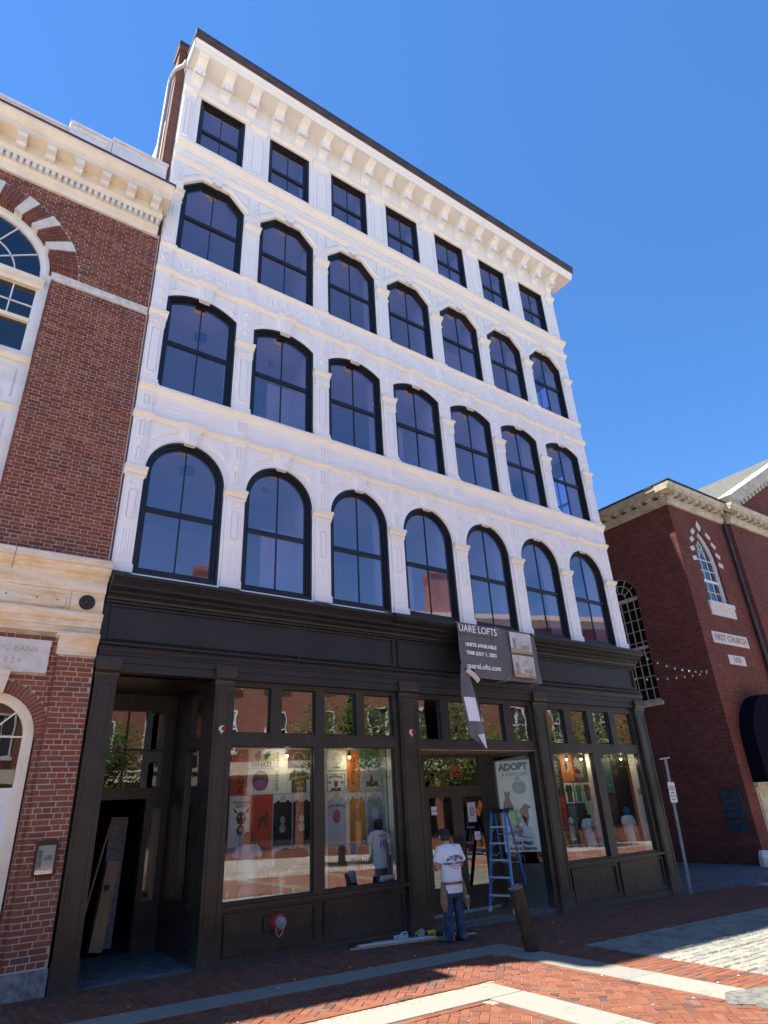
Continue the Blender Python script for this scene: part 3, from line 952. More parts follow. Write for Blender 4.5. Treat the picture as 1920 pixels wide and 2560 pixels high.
# --- rooms behind the upper windows
for zf, zc in ((5.35, 8.66), (9.25, 12.28), (13.0, 15.98), (16.75, 19.02)):
    m = MB(); m.box(XL + 0.04, XR - 0.27, 0.285, 4.59, zf - 0.16, zf); m.build('room_floor', 'interior_floor', main)
    m = MB(); m.box(XL + 0.04, XR - 0.27, 0.285, 4.59, zc, zc + 0.14); m.build('room_ceiling', 'interior_white', main)
    m = MB()
    m.box(XL + 0.10, XR - 3.0, 4.4, 4.5, zf, zc)
    for xp in (2.93, 6.83, 8.78):
        m.box(xp - 0.06, xp + 0.06, 0.285, 4.4, zf, zc)
    m.box(XL + 0.04, XL + 0.10, 0.285, 4.58, zf, zc)
    m.build('room_partition', 'interior_white', main)
    for xd in ((2.05, 5.2) if zf < 12 else (8.0,)):
        m = MB(); m.box(xd, xd + 0.95, 1.1, 1.16, zf, zf + 2.25)
        m.box(xd + 0.12, xd + 0.83, 1.085, 1.1, zf + 0.25, zf + 1.0); m.box(xd + 0.12, xd + 0.83, 1.085, 1.1, zf + 1.15, zf + 2.1)
        m.build('room_door', 'interior_door', main)
    for xl, rad, mt in (((0.35, 0.15, 'interior_dark'), (2.15, 0.07, 'red_paint')) if zf < 12 else ()):
        m = MB(); m.prism_xy([(xl + rad * math.cos(2 * math.pi * k / 16), 1.2 + rad * math.sin(2 * math.pi * k / 16)) for k in range(16)], zc - 0.10, zc - 0.004)
        m.build('ceiling_fixture', mt, main)
# ------------------------------------------------------------------ dark shopfront of the main building
SP = 'shop_paint'
def vbox(x0, x1, y0, y1, z1, name, mat=SP, parent=main, drop=0.25):
    """upright piece that starts a little below the sloping pavement"""
    m = MB(); m.box(x0, x1, y0, y1, gz((x0 + x1) / 2) - drop, z1)
    return m.build(name, mat, parent)

# cornice, fascia and architrave
def shop_cornice(x0, x1, p, zt):
    pr = [(0.05, 5.18), (-0.06, 5.18), (-0.06, 5.215), (-0.10, 5.225), (-0.11, 5.26), (-0.15, 5.29), (-0.19, 5.30), (-0.19, 5.34), (-0.25, 5.37), (-0.29, 5.38), (-0.29, 5.42),
          (-p + 0.07, 5.46), (-p + 0.03, 5.49), (-p + 0.03, 5.505), (-p, 5.515), (-p, zt - 0.015), (-p + 0.02, zt), (0.05, 5.735)]
    return along(pr, x0, x1, 'shop_cornice', 'shop_fascia')
shop_cornice(XL, 4.42, 0.405, 5.575)
shop_cornice(4.424, XR + 0.02, 0.45, 5.60)
m = MB(); m.box(XL, XR, 0.0, 0.3, 4.42, 5.18); fas = m.build('fascia', 'shop_fascia', main)
for x0, x1 in ((-0.98, 4.62), (4.72, 8.62), (8.76, 12.85)):
    m = MB(); r_ = rect(x0, x1, 4.60, 5.16); m.ring_xz(r_, inset(r_, 0.035), -0.035, 0.002); m.build('fascia_panel', 'shop_fascia', fas)
for x in (2.4, 6.9, 11.4):
    m = MB(); m.box(x - 0.025, x + 0.025, -0.06, 0.0, 4.49, 4.60); m.build('sign_clip', 'shop_fascia', fas)
along([(0.05, 4.44), (-0.06, 4.44), (-0.07, 4.47), (-0.11, 4.50), (-0.11, 4.53), (-0.05, 4.57), (0.05, 4.575)], XL, XR, 'fascia_moulding', 'shop_fascia')
along([(0.30, 4.09), (-0.06, 4.09), (-0.06, 4.22), (-0.075, 4.225), (-0.075, 4.33), (-0.09, 4.335), (-0.09, 4.36), (-0.12, 4.40), (-0.12, 4.435), (0.30, 4.44)], XL, XR, 'architrave', 'shop_fascia')

# pilasters
for x0, x1 in ((-1.08, -0.73), (0.83, 1.17), (4.66, 5.15), (8.58, 9.01), (12.53, 12.95)):
    p = vbox(x0 + 0.012, x1 - 0.012, -0.045, 0.20, 4.085, 'shop_pilaster')
    m = MB()
    m.box(x0 - 0.02, x1 + 0.02, -0.13, 0.0, 4.14, 4.29)
    m.prism_yz([(0.0, 4.02), (-0.06, 4.02), (-0.07, 4.06), (-0.11, 4.10), (-0.13, 4.141), (0.0, 4.141)], x0 - 0.005, x1 + 0.005)
    m.box(x0, x1, -0.06, 0.0, 3.98, 4.018)
    m.build('capital', SP, p)
    g = gz((x0 + x1) / 2)
    m = MB(); r_ = rect(x0 + 0.06, x1 - 0.06, g + 0.42, 3.90); m.ring_xz(r_, inset(r_, 0.02), -0.055, -0.04)
    m.build('panel_mould', SP, p)
    m = MB(); m.box(x0, x1, -0.062, 0.15, g - 0.25, g + 0.34); m.build('plinth', SP, p)

def shop_bay(x0, x1, trans, mains, tz, mz, kick):
    m = MB()
    holes = [rect(a, b, *tz) for a, b in trans] + [rect(a, b, *mz) for a, b in mains]
    m.holed_xz(rect(x0, x1, mz[0] - 0.04 if mains else tz[0] - 0.19, 4.088), holes, 0.02, 0.16)
    m.build('shop_frame', SP, main)
    for a, b in trans:
        m = MB(); o = rect(a, b, *tz); m.ring_xz(inset(o, 0.001), inset(o, 0.022), 0.07, 0.12)
        t = m.build('transom_window', 'window_black', main)
        m = MB(); m.prism_xz(inset(o, 0.02), 0.092, 0.098); m.build('pane', 'glass_transom', t)
    for a, b in mains:
        m = MB(); o = rect(a, b, *mz); m.ring_xz(inset(o, 0.001), inset(o, 0.018), 0.07, 0.12)
        t = m.build('display_window', 'window_black', main)
        m = MB(); m.prism_xz(inset(o, 0.016), 0.092, 0.098); m.build('pane', 'glass_shop', t)
    if mains:
        z = mz[0]
        m = MB(); m.box(x0 - 0.01, x1 + 0.01, -0.05, 0.16, z - 0.085, z - 0.035); m.build('window_sill', SP, main)
        kw = vbox(x0, x1, 0.03, 0.16, z - 0.085, 'stall_riser')
        for a, b in kick:
            gm = gz((a + b) / 2)
            m = MB(); r_ = rect(a, b, gm + 0.14, z - 0.14); m.ring_xz(r_, inset(r_, 0.035), -0.005, 0.032); m.build('riser_panel', SP, kw)
        m = MB(); m.hexa([(x0, -0.02, gz(x0) - 0.2), (x1, -0.02, gz(x1) - 0.2), (x1, 0.05, gz(x1) - 0.2), (x0, 0.05, gz(x0) - 0.2), (x0, -0.02, gz(x0) + 0.09), (x1, -0.02, gz(x1) + 0.09), (x1, 0.05, gz(x1) + 0.09), (x0, 0.05, gz(x0) + 0.09)])
        m.build('skirting', SP, kw)
shop_bay(1.165, 4.665, [(1.21, 1.90), (2.11, 2.80), (2.99, 3.69), (3.87, 4.56)], [(1.20, 2.765), (2.975, 4.55)], (3.23, 4.0), (0.78, 3.025), [(1.24, 2.80), (2.95, 4.58)])
shop_bay(9.005, 12.535, [(9.05, 9.71), (9.94, 10.58), (10.82, 11.46), (11.69, 12.42)], [(9.07, 10.56), (10.84, 12.40)], (3.16, 3.95), (0.72, 2.955), [(9.10, 10.64), (10.78, 12.44)])
shop_bay(5.145, 8.585, [(5.21, 5.80), (6.02, 6.70), (6.95, 7.65), (7.90, 8.50)], [], (3.19, 3.99), None, [])

# centre entry: timber soffit, double doors, angled display window
m = MB(); m.prism_xy([(5.15, 0.161), (8.58, 0.161), (8.58, 0.25), (8.05, 1.06), (5.15, 1.06)], 2.985, 3.05)
m.prism_xy([(5.15, 0.02), (8.58, 0.02), (8.58, 0.16), (5.15, 0.16)], 2.985, 2.999)
m.build('entry_soffit', 'timber_soffit', main)
m = MB(); m.prism_xy([(5.15, 0.02), (8.60, 0.02), (8.58, 0.2), (8.0, 1.2), (5.15, 1.2)], -0.25, -0.05); m.build('entry_floor', 'bluestone', main)
m = MB(); m.box(5.9, 7.74, 0.86, 1.02, -0.05, 0.03); m.build('threshold', 'threshold', main)
m = MB(); m.box(5.15, 5.26, 0.161, 1.0, -0.25, 2.985); m.build('entry_side', SP, main)
m = MB()
m.holed_xz(rect(5.15, 7.99, -0.05, 2.985), [rect(5.92, 7.73, 0.03, 2.25), rect(5.96, 7.56, 2.34, 2.91), rect(5.36, 5.80, 0.6, 2.85)], 0.93, 1.05)
m.build('entry_wall', SP, main)
m = MB(); m.prism_xz(rect(5.96, 7.56, 2.34, 2.91), 0.97, 0.976); tr_pane = m.build('transom_pane', 'glass_transom', main)
lettering('231', 0.17, (6.86, 0.965, 2.70), 'ink_red', tr_pane, bold=0.006)
lettering('SALEM', 0.11, (6.86, 0.965, 2.56), 'ink_red', tr_pane, bold=0.004, spacing=1.2)
m = MB(); m.prism_xz(rect(5.36, 5.80, 0.6, 2.85), 0.97, 0.976); m.build('sidelight_pane', 'glass_door', main)
for x0, x1, hs in ((5.925, 6.822, 1), (6.828, 7.725, -1)):
    m = MB(); o = rect(x0, x1, 0.035, 2.245); i_ = [(x0 + 0.12, 0.42), (x1 - 0.15, 0.42), (x1 - 0.15, 2.12), (x0 + 0.12, 2.12)]
    if hs < 0: i_ = [(x0 + 0.15, 0.42), (x1 - 0.16, 0.42), (x1 - 0.16, 2.12), (x0 + 0.15, 2.12)]
    m.ring_xz(o, i_, 0.94, 0.99); d = m.build('entry_door', SP, main)
    m = MB(); m.prism_xz(inset(i_, -0.004), 0.962, 0.968); m.build('pane', 'glass_door', d)
    xh = x1 - 0.06 if hs > 0 else x0 + 0.06
    m = MB(); m.tube([(xh, 0.89, 0.95), (xh, 0.89, 1.35)], 0.012, 8); m.box(xh - 0.012, xh + 0.012, 0.89, 0.94, 0.97, 0.99); m.box(xh - 0.012, xh + 0.012, 0.89, 0.94, 1.31, 1.33); m.build('door_handle', 'bronze', d)
A0, A1 = Vector((7.98, 1.02, 0)), Vector((8.57, 0.10, 0))
AD = (A1 - A0).normalized(); AN = Vector((AD.y, -AD.x, 0))           # AN points out to the street
AANG = math.degrees(math.atan2(AD.y, AD.x))
def ang(s, off, z): return A0 + AD * s + AN * off + Vector((0, 0, z))
def angled_prism(poly_sz, o0, o1):
    mb = MB(); n = len(poly_sz)
    mb.add([ang(s, o0, z) for s, z in poly_sz] + [ang(s, o1, z) for s, z in poly_sz], [tuple(range(n)), tuple(range(2 * n - 1, n - 1, -1))] + [(i, n + i, n + (i + 1) % n, (i + 1) % n) for i in range(n)])
    return mb
def angled_ring(o, i_, o0, o1):
    mb = MB(); n = len(o); q = []
    for pl, of in ((o, o0), (i_, o0), (o, o1), (i_, o1)): q += [ang(s, of, z) for s, z in pl]
    f = []
    for i in range(n):
        j = (i + 1) % n
        f += [(i, j, n + j, n + i), (2 * n + j, 2 * n + i, 3 * n + i, 3 * n + j), (n + i, n + j, 3 * n + j, 3 * n + i), (j, i, 2 * n + i, 2 * n + j)]
    return mb.add(q, f)
aw = angled_ring(rect(0.0, 1.10, -0.2, 2.985), rect(0.10, 0.945, 0.74, 2.93), 0.02, -0.08).build('angled_window', SP, main)
angled_prism(rect(0.095, 0.95, 0.735, 2.935), -0.03, -0.036).build('pane', 'glass_angled', aw)
angled_ring(rect(0.22, 0.95, 0.18, 0.60), rect(0.25, 0.92, 0.21, 0.57), 0.032, 0.018).build('riser_panel', SP, aw)
m = MB(); m.box(8.45, 8.60, 0.0, 0.19, -0.2, 2.985); m.build('entry_post', SP, main)

# left entry recess
m = MB(); m.box(-0.74, 0.86, 0.161, 2.0, 4.09, 4.2); m.build('recess_soffit', SP, main)
m = MB(); m.box(-1.06, -0.73, 0.2, 2.0, -0.1, 4.09); m.build('recess_side', SP, main)
m = MB(); m.prism_xy([(-0.74, 0.03), (0.84, 0.03), (0.84, 2.1), (-0.74, 2.1)], -0.2, 0.048); m.build('recess_floor', 'bluestone', main)
m = MB()
m.holed_xz(rect(-0.74, 0.86, 0.0, 4.09), [rect(-0.62, 0.44, 0.03, 2.32), rect(-0.62, 0.66, 2.50, 3.80), rect(0.53, 0.72, 0.75, 2.17)], 1.92, 2.06)
m.build('recess_wall', SP, main)
for a, b, c, d in ((-0.62, -0.025, 2.50, 3.12), (0.0, 0.66, 2.50, 3.12), (-0.62, -0.025, 3.15, 3.80), (0.0, 0.66, 3.15, 3.80), (0.53, 0.72, 0.75, 2.17)):
    m = MB(); m.prism_xz(rect(a, b, c, d), 1.97, 1.976); m.build('entry_pane', 'glass_door', main)
m = MB(); m.box(-0.027, 0.002, 1.95, 2.0, 2.5, 3.8); m.box(-0.62, 0.66, 1.95, 2.0, 3.118, 3.152); m.build('entry_muntin', SP, main)
# side wall of the recess with two windows
loops = [rect(0.2, 2.05, -0.15, 4.09), rect(0.50, 1.06, 3.22, 3.96), rect(0.50, 1.12, 0.80, 3.02)]
flat = [p for l in loops for p in l]; n = len(flat)
tris = tessellate_polygon([[Vector((a, b, 0)) for a, b in l] for l in loops])
m = MB(); m.add([(0.84, a, b) for a, b in flat] + [(0.95, a, b) for a, b in flat], [tuple(t) for t in tris] + [tuple(n + i for i in t[::-1]) for t in tris])
for l in loops:
    q = len(l); m.add([(0.84, a, b) for a, b in l] + [(0.95, a, b) for a, b in l], [(i, (i + 1) % q, q + (i + 1) % q, q + i) for i in range(q)])
m.build('recess_window_wall', SP, main)
for (a, b, c, d) in ((0.50, 1.06, 3.22, 3.96), (0.50, 1.12, 0.80, 3.02)):
    m = MB(); m.box(0.895, 0.901, a, b, c, d); m.build('recess_pane', 'glass_shop', main)
for a, b, c, d in ((0.45, 1.2, 0.2, 0.62),):
    m = MB()
    for p_ in ((a, b, c, c + 0.03), (a, b, d - 0.03, d), (a, a + 0.03, c, d), (b - 0.03, b, c, d)): m.box(0.825, 0.842, *p_)
    m.build('riser_panel', SP, main)
m = MB(); m.box(0.80, 0.96, 0.44, 1.18, 0.74, 0.79); m.build('window_sill', SP, main)
# dark hall behind the left door
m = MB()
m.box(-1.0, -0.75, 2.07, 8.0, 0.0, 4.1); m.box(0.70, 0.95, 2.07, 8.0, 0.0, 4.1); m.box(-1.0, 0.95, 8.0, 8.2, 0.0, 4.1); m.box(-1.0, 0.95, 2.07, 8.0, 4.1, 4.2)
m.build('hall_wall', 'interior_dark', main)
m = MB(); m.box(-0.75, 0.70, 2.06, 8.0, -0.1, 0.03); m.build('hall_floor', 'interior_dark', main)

# shop room
m = MB(); m.box(0.95, XR - 0.27, 0.17, 7.0, -0.2, -0.02); m.build('shop_floor', 'interior_floor', main)
m = MB(); m.box(0.95, XR - 0.27, 0.17, 7.0, 4.10, 4.25); m.build('shop_ceiling', 'interior_white', main)
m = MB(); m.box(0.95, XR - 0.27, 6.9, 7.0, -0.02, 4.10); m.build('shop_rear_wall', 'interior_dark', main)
for x0, x1, z in ((1.17, 4.66, 0.70), (9.01, 12.5, 0.64)):
    m = MB(); m.box(x0, x1, 0.165, 0.95, z - 0.05, z); m.build('display_platform', 'wood_raw', main)
m = MB(); m.box(1.44, 4.70, 0.565, 0.60, 0.70, 3.10); m.build('display_backing', 'paper_grey', main)
m = MB()
for x in (3.08, 4.72): m.box(x, x + 0.04, 0.17, 0.56, 0.70, 3.12)
m.box(10.66, 10.72, 0.17, 0.36, 0.64, 3.0); m.box(12.46, 12.52, 0.17, 0.40, 0.64, 3.0)
m.build('display_return', 'interior_white', main)
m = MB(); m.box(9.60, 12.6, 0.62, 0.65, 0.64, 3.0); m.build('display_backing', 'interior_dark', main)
# ------------------------------------------------------------------ things shown in the shop windows
YD = 0.557
def poster(label, x0, x1, z0, z1, mat, y=YD, name='poster', cat='poster', th=0.006):
    m = MB(); m.box(x0, x1, y - th, y, z0, z1)
    return tag(m.build(name, mat, None, origin=((x0 + x1) / 2, y, z0)), label, cat)
def spot(p, poly, mat, y, name='print'):
    m = MB(); m.prism_xz(poly, y, y + 0.003); return m.build(name, mat, p)
def ell(cx, cz, rx, rz, n=16, a0=0, a1=360):
    return [(cx + rx * math.cos(R(a0 + (a1 - a0) * i / n)), cz + rz * math.sin(R(a0 + (a1 - a0) * i / n))) for i in range(n)]
def tee(x0, x1, z0, z1, s=0.16, neck=0.22):
    w = x1 - x0; h = z1 - z0; c = (x0 + x1) / 2
    return [(x0 + s * w, z0), (x1 - s * w, z0), (x1 - s * w, z0 + 0.58 * h), (x1, z0 + 0.52 * h), (x1 - 0.06 * w, z0 + 0.86 * h), (c + neck * w, z1), (c + 0.1 * w, z1 - 0.07 * h), (c - 0.1 * w, z1 - 0.07 * h), (c - neck * w, z1), (x0 + 0.06 * w, z0 + 0.86 * h), (x0, z0 + 0.52 * h), (x0 + s * w, z0 + 0.58 * h)]
def spot_any(p, poly, mat, y, name='print'):
    tri = tessellate_polygon([[Vector((a, b, 0)) for a, b in poly]]); n = len(poly)
    m = MB(); m.add([(a, y, b) for a, b in poly] + [(a, y + 0.003, b) for a, b in poly], [tuple(t) for t in tri] + [tuple(n + i for i in t[::-1]) for t in tri] + [(i, n + i, n + (i + 1) % n, (i + 1) % n) for i in range(n)])
    return m.build(name, mat, p)
yp = YD - 0.0095
yl = YD - 0.009
# --- first display window
p = poster('tall red poster with vertical dark lettering NOVELD, far left of the shop window', 1.45, 1.74, 2.285, 3.02, 'poster_red')
lettering('NOVELD', 0.165, (1.63, yl, 2.66), 'poster_brown', p, ang=90, bold=0.006, spacing=1.1)
p = poster('white poster asking WHAT? beside the red NOVELD poster', 1.748, 2.24, 2.715, 3.03, 'paper_white')
lettering('WHAT?', 0.115, (2.0, yl, 2.77), 'ink_black', p, bold=0.003)
spot(p, ell(1.93, 2.905, 0.06, 0.075), 'art_grey', yp); spot(p, ell(1.94, 2.975, 0.035, 0.03), 'art_grey', yp - 0.001)
spot(p, [(2.06, 2.86), (2.10, 2.85), (2.16, 2.93), (2.17, 3.01), (2.10, 2.98), (2.05, 2.93)], 'art_leaf', yp)
p = poster('white poster with round pink and violet picture under the WHAT? poster', 1.748, 2.24, 2.292, 2.70, 'paper_white')
spot(p, ell(1.99, 2.51, 0.155, 0.165), 'art_brown', yp); spot(p, ell(1.99, 2.44, 0.135, 0.085), 'art_violet', yp - 0.001); spot(p, ell(2.02, 2.40, 0.09, 0.04), 'art_pink', yp - 0.002)
p = poster('narrow white poster with vertical lettering GOTHIC SALEM', 2.247, 2.515, 2.292, 3.03, 'paper_white')
lettering('GOTHIC SALEM', 0.082, (2.31, yl, 2.66), 'ink_black', p, ang=90, spacing=1.15)
p = poster('brown poster with a pale arch and the word SALEM', 2.522, 2.97, 2.715, 3.02, 'poster_brown')
lettering('SALEM', 0.09, (2.74, yl, 2.80), 'paper_grey', p, spacing=1.1)
m = MB(); a_ = arc(2.74, 2.86, 0.13, 0, 180, 14); b_ = arc(2.74, 2.86, 0.118, 0, 180, 14)
for k in range(14): m.prism_xz([b_[k], a_[k], a_[k + 1], b_[k + 1]], yp, yp + 0.003)
m.build('print', 'paper_grey', p)
p = poster('white poster with black sweatshirt lettered in yellow', 2.522, 2.97, 2.292, 2.70, 'paper_white')
spot_any(p, tee(2.54, 2.96, 2.30, 2.68, 0.14), 'poster_brown', yp)
lettering('Hallowed', 0.095, (2.73, yl - 0.003, 2.55), 'art_gold', p, ang=8, shear=0.2); lettering('Night', 0.085, (2.75, yl - 0.003, 2.47), 'art_gold', p, ang=8, shear=0.2)
lettering('SALEM', 0.05, (2.75, yl - 0.003, 2.36), 'paper_grey', p)
p = poster('pale poster of a horned animal head titled PETSITTING SERVICES', 1.45, 1.81, 1.50, 2.27, 'paper_white')
lettering('PETSITTING', 0.058, (1.66, yl, 2.17), 'ink_black', p); lettering('SERVICES', 0.052, (1.66, yl, 2.115), 'ink_black', p)
spot(p, ell(1.66, 1.93, 0.085, 0.10), 'art_brown', yp)
for s in (-1, 1):
    t = [(1.66 + s * 0.05, 2.0), (1.66 + s * 0.13, 2.03), (1.66 + s * 0.14, 2.10)]
    spot(p, t if s > 0 else t[::-1], 'art_brown', yp); spot(p, ell(1.66 + s * 0.04, 1.955, 0.014, 0.014, 8), 'paper_white', yp - 0.001)
spot(p, ell(1.66, 1.75, 0.07, 0.08), 'art_brown', yp - 0.0005); spot(p, ell(1.66, 1.76, 0.04, 0.03), 'art_gold', yp - 0.002)
p = poster('tall red banner with dark prancing figure and letters US at its foot', 1.83, 2.235, 1.315, 2.283, 'poster_red')
for e in (ell(2.06, 1.90, 0.07, 0.05), ell(2.13, 1.98, 0.03, 0.05), ell(2.00, 1.82, 0.02, 0.07), ell(2.12, 1.82, 0.018, 0.06)): spot(p, e, 'art_brown', yp)
lettering('US', 0.14, (2.10, yl, 1.39), 'poster_brown', p, bold=0.008)
for lab, x0, x1, art in (('print of a black t-shirt with grey line drawing', 2.25, 2.62, 'art_grey'), ('print of a black t-shirt with pale skull figure', 2.63, 2.985, 'tee_lilac')):
    p = poster(lab, x0, x1, 1.46, 2.28, 'paper_white')
    c = (x0 + x1) / 2
    spot(p, ell(c, 2.21, 0.06, 0.06), 'mannequin', yp + 0.0005)
    spot_any(p, [(x0 + 0.005, 1.47), (x1 - 0.005, 1.47), (x1 - 0.005, 2.13), (c + 0.09, 2.19), (c + 0.04, 2.15), (c - 0.04, 2.15), (c - 0.09, 2.19), (x0 + 0.005, 2.13)], 'poster_black', yp)
    spot(p, ell(c, 1.87, 0.05, 0.06), art, yp - 0.002); spot(p, ell(c, 1.74, 0.06, 0.07), art, yp - 0.002)
p = poster('print of a black sweatshirt with faint red motif above the wooden shelf', 2.25, 2.99, 1.06, 1.45, 'paper_white')
spot_any(p, tee(2.27, 2.97, 1.07, 1.44, 0.05, 0.14), 'poster_black', yp); spot(p, ell(2.66, 1.16, 0.09, 0.05), 'ink_red', yp - 0.002)
# --- second display window
p = poster('beige poster with faded line drawing at top of the second window', 3.30, 3.77, 2.665, 3.02, 'paper_white')
spot(p, ell(3.56, 2.86, 0.12, 0.11), 'paper_grey', yp); lettering('Salem', 0.075, (3.55, yl, 2.72), 'ink_black', p, shear=0.2)
p = poster('white town sign poster ENTERING SALEM with goat head', 3.30, 3.77, 2.275, 2.64, 'paper_white')
r_ = rect(3.34, 3.73, 2.30, 2.60); m = MB(); m.ring_xz(r_, inset(r_, 0.008), yp, yp + 0.003); m.build('print', 'ink_black', p)
lettering('ENTERING', 0.062, (3.53, yl, 2.555), 'ink_black', p, bend=0.9); lettering('SALEM', 0.072, (3.53, yl, 2.335), 'ink_black', p, bold=0.003)
lettering('EST.', 0.045, (3.40, yl, 2.45), 'ink_black', p); lettering('1629', 0.045, (3.66, yl, 2.45), 'ink_black', p)
spot(p, [(3.50, 2.39), (3.53, 2.365), (3.56, 2.39), (3.585, 2.45), (3.53, 2.475), (3.475, 2.45)], 'art_brown', yp)
for s in (-1, 1):
    t = [(3.53 + s * 0.01, 2.47), (3.53 + s * 0.03, 2.465), (3.53 + s * 0.05, 2.52)]; spot(p, t if s > 0 else t[::-1], 'art_brown', yp)
p = poster('narrow orange poster with vertical dark lettering in the second window', 3.79, 4.06, 2.28, 3.01, 'poster_orange')
lettering('NOVELD', 0.12, (3.92, yl, 2.65), 'poster_brown', p, ang=90, spacing=1.05)
p = poster('dark green poster at top right of the second window', 4.07, 4.56, 2.715, 3.03, 'poster_green')
spot(p, rect(4.20, 4.33, 2.73, 3.01), 'poster_teal', yp)
p = poster('grey brown poster of a house with pointed gable', 4.07, 4.56, 2.28, 2.705, 'paper_grey')
spot(p, rect(4.20, 4.48, 2.36, 2.46), 'art_brown', yp); spot(p, [(4.29, 2.46), (4.38, 2.46), (4.335, 2.60)], 'art_brown', yp)
for lab, x0, x1, tm, art in (('print of a lilac t-shirt with pink animal and arched lettering', 3.29, 3.78, 'tee_lilac', 'art_pink'), ('print of an orange t-shirt with dark portrait oval', 3.80, 4.18, 'tee_orange', 'art_brown'), ('print of a grey blue t-shirt with outlined oval', 4.20, 4.58, 'tee_grey', 'tee_lilac')):
    p = poster(lab, x0, x1, 1.43, 2.265, 'paper_white')
    c = (x0 + x1) / 2
    spot(p, ell(c, 2.21, 0.055, 0.05), 'mannequin', yp + 0.0005)
    spot_any(p, [(x0 + 0.01, 1.45), (x1 - 0.01, 1.45), (x1 - 0.01, 2.10), (c + 0.10, 2.20), (c + 0.045, 2.16), (c - 0.045, 2.16), (c - 0.10, 2.20), (x0 + 0.01, 2.10)], tm, yp)
    spot(p, ell(c, 1.88, 0.085, 0.12), art, yp - 0.002)
    if tm == 'tee_lilac': lettering('CUTE AS HELL', 0.06, (c, yl - 0.004, 2.06), 'ink_black', p, bend=0.8)
# --- free standing display things
def mannequin(label, x, y, z, hgt, cloth, lower, head='hair_dark', num=None):
    t = thing('mannequin', label, 'mannequin', (x, y, z))
    def el(cz, rx, ry, dx=0): return [(x + dx + rx * math.cos(2 * math.pi * k / 12), y + ry * math.sin(2 * math.pi * k / 12), z + cz * hgt) for k in range(12)]
    m = MB(); m.loft([el(0.08, .150, .10), el(0.12, .155, .10), el(0.30, .150, .095), el(0.44, .140, .09), el(0.60, .160, .10), el(0.70, .175, .09), el(0.76, .135, .07), el(0.79, .055, .05)])
    m.build('shirt', cloth, t, True)
    for s in (-1, 1):
        m = MB(); m.tube([(x + s * 0.135, y, z + 0.73 * hgt), (x + s * 0.185, y, z + 0.66 * hgt), (x + s * 0.215, y - 0.01, z + 0.54 * hgt)], [0.05, 0.055, 0.058], 8); m.build('sleeve', cloth, t, True)
        m = MB(); m.tube([(x + s * 0.215, y - 0.01, z + 0.56 * hgt), (x + s * 0.225, y - 0.03, z + 0.30 * hgt)], [0.034, 0.026], 8); m.build('arm', 'mannequin', t, True)
    m = MB(); m.tube([(x, y, z + 0.76 * hgt), (x, y, z + 0.84 * hgt)], 0.04, 8); m.build('neck', 'mannequin', t, True)
    m = MB(); m.box(x - 0.11, x + 0.11, y - 0.07, y + 0.07, z - 0.22 * hgt + 0.0, z + 0.08); m.build('lower_garment', lower, t)
    m = MB(); m.sphere((x, y, z + 0.88 * hgt), 0.085, 0.095, 0.11); m.build('head', head, t, True)
    if num:
        lettering(num, 0.16, (x, y - 0.115, z + 0.52 * hgt), 'art_violet', t, bold=0.008); lettering('SALEM', 0.055, (x, y - 0.112, z + 0.68 * hgt), 'ink_red', t, bend=1.0)
    return t
mannequin('mannequin in white number jersey at right of the second window', 4.33, 0.36, 0.92, 0.88, 'jersey_white', 'cloth_navy', num='10')
mannequin('mannequin torso in white top at left of the first window', 1.72, 0.38, 0.92, 0.80, 'jersey_white', 'paper_grey')
mannequin('mannequin in pale jersey at right of the third window', 10.45, 0.42, 0.86, 0.85, 'jersey_white', 'cloth_navy', num='26')
mannequin('mannequin in white t-shirt and blue cape in the last window', 12.02, 0.45, 0.86, 0.85, 'paper_white', 'poster_black', 'cloth_blue')
def boot(x, y, z, label):
    t = thing('boot', label, 'boot', (x, y, z))
    m = MB(); m.tube([(x, y, z + 0.02), (x, y, z + 0.25), (x + 0.01, y, z + 0.47)], [0.05, 0.045, 0.065], 10); m.build('shaft', 'black_plastic', t, True)
    m = MB(); m.sphere((x - 0.04, y - 0.06, z + 0.045), 0.055, 0.11, 0.045); m.build('foot', 'black_plastic', t, True)
boot(2.02, 0.42, 0.70, 'left tall glossy black boot on the display platform'); boot(2.16, 0.44, 0.70, 'right tall glossy black boot on the display platform')
def candle(x, y, z, h, r, label):
    m = MB(); m.tube([(x, y, z), (x, y, z + h * .8), (x, y, z + h)], [r, r * .9, r * .55], 10)
    t = tag(m.build('candle', 'paper_white', None, True, origin=(x, y, z)), label, 'candle'); m = MB(); m.tube([(x, y, z + h), (x, y, z + h + 0.015)], 0.002, 4); m.build('wick', 'ink_black', t)
candle(1.36, 0.25, 0.70, 0.24, 0.028, 'thick white candle at left foot of the first window')
candle(1.56, 0.24, 0.70, 0.21, 0.016, 'thin white candle right of the thick candle')
candle(2.54, 0.30, 0.70, 0.17, 0.022, 'short white candle near the wooden shelf')
m = MB(); x, y, z = 2.30, 0.27, 0.70
m.tube([(x, y, z), (x, y, z + 0.14), (x, y, z + 0.20)], [0.05, 0.032, 0.04], 10)
m.sphere((x, y, z + 0.24), 0.045, 0.022, 0.05)
for k, (dx, l) in enumerate(((-0.036, .08), (-0.013, .10), (0.011, .105), (0.034, .085))): m.tube([(x + dx, y, z + 0.27), (x + dx * 1.25, y, z + 0.27 + l)], [0.0105, 0.008], 6)
m.tube([(x + 0.04, y, z + 0.23), (x + 0.075, y, z + 0.29)], [0.012, 0.009], 6)
tag(m.build('palm_ornament', 'paper_white', None, True, origin=(x, y, z)), 'white palmistry hand standing in the first window', 'ornament')
t = thing('display_shelf', 'low wooden shelf at right of the first window', 'shelf', (2.62, 0.46, 0.70))
m = MB(); m.box(2.32, 2.98, 0.40, 0.55, 1.02, 1.05); m.build('board', 'wood_raw', t)
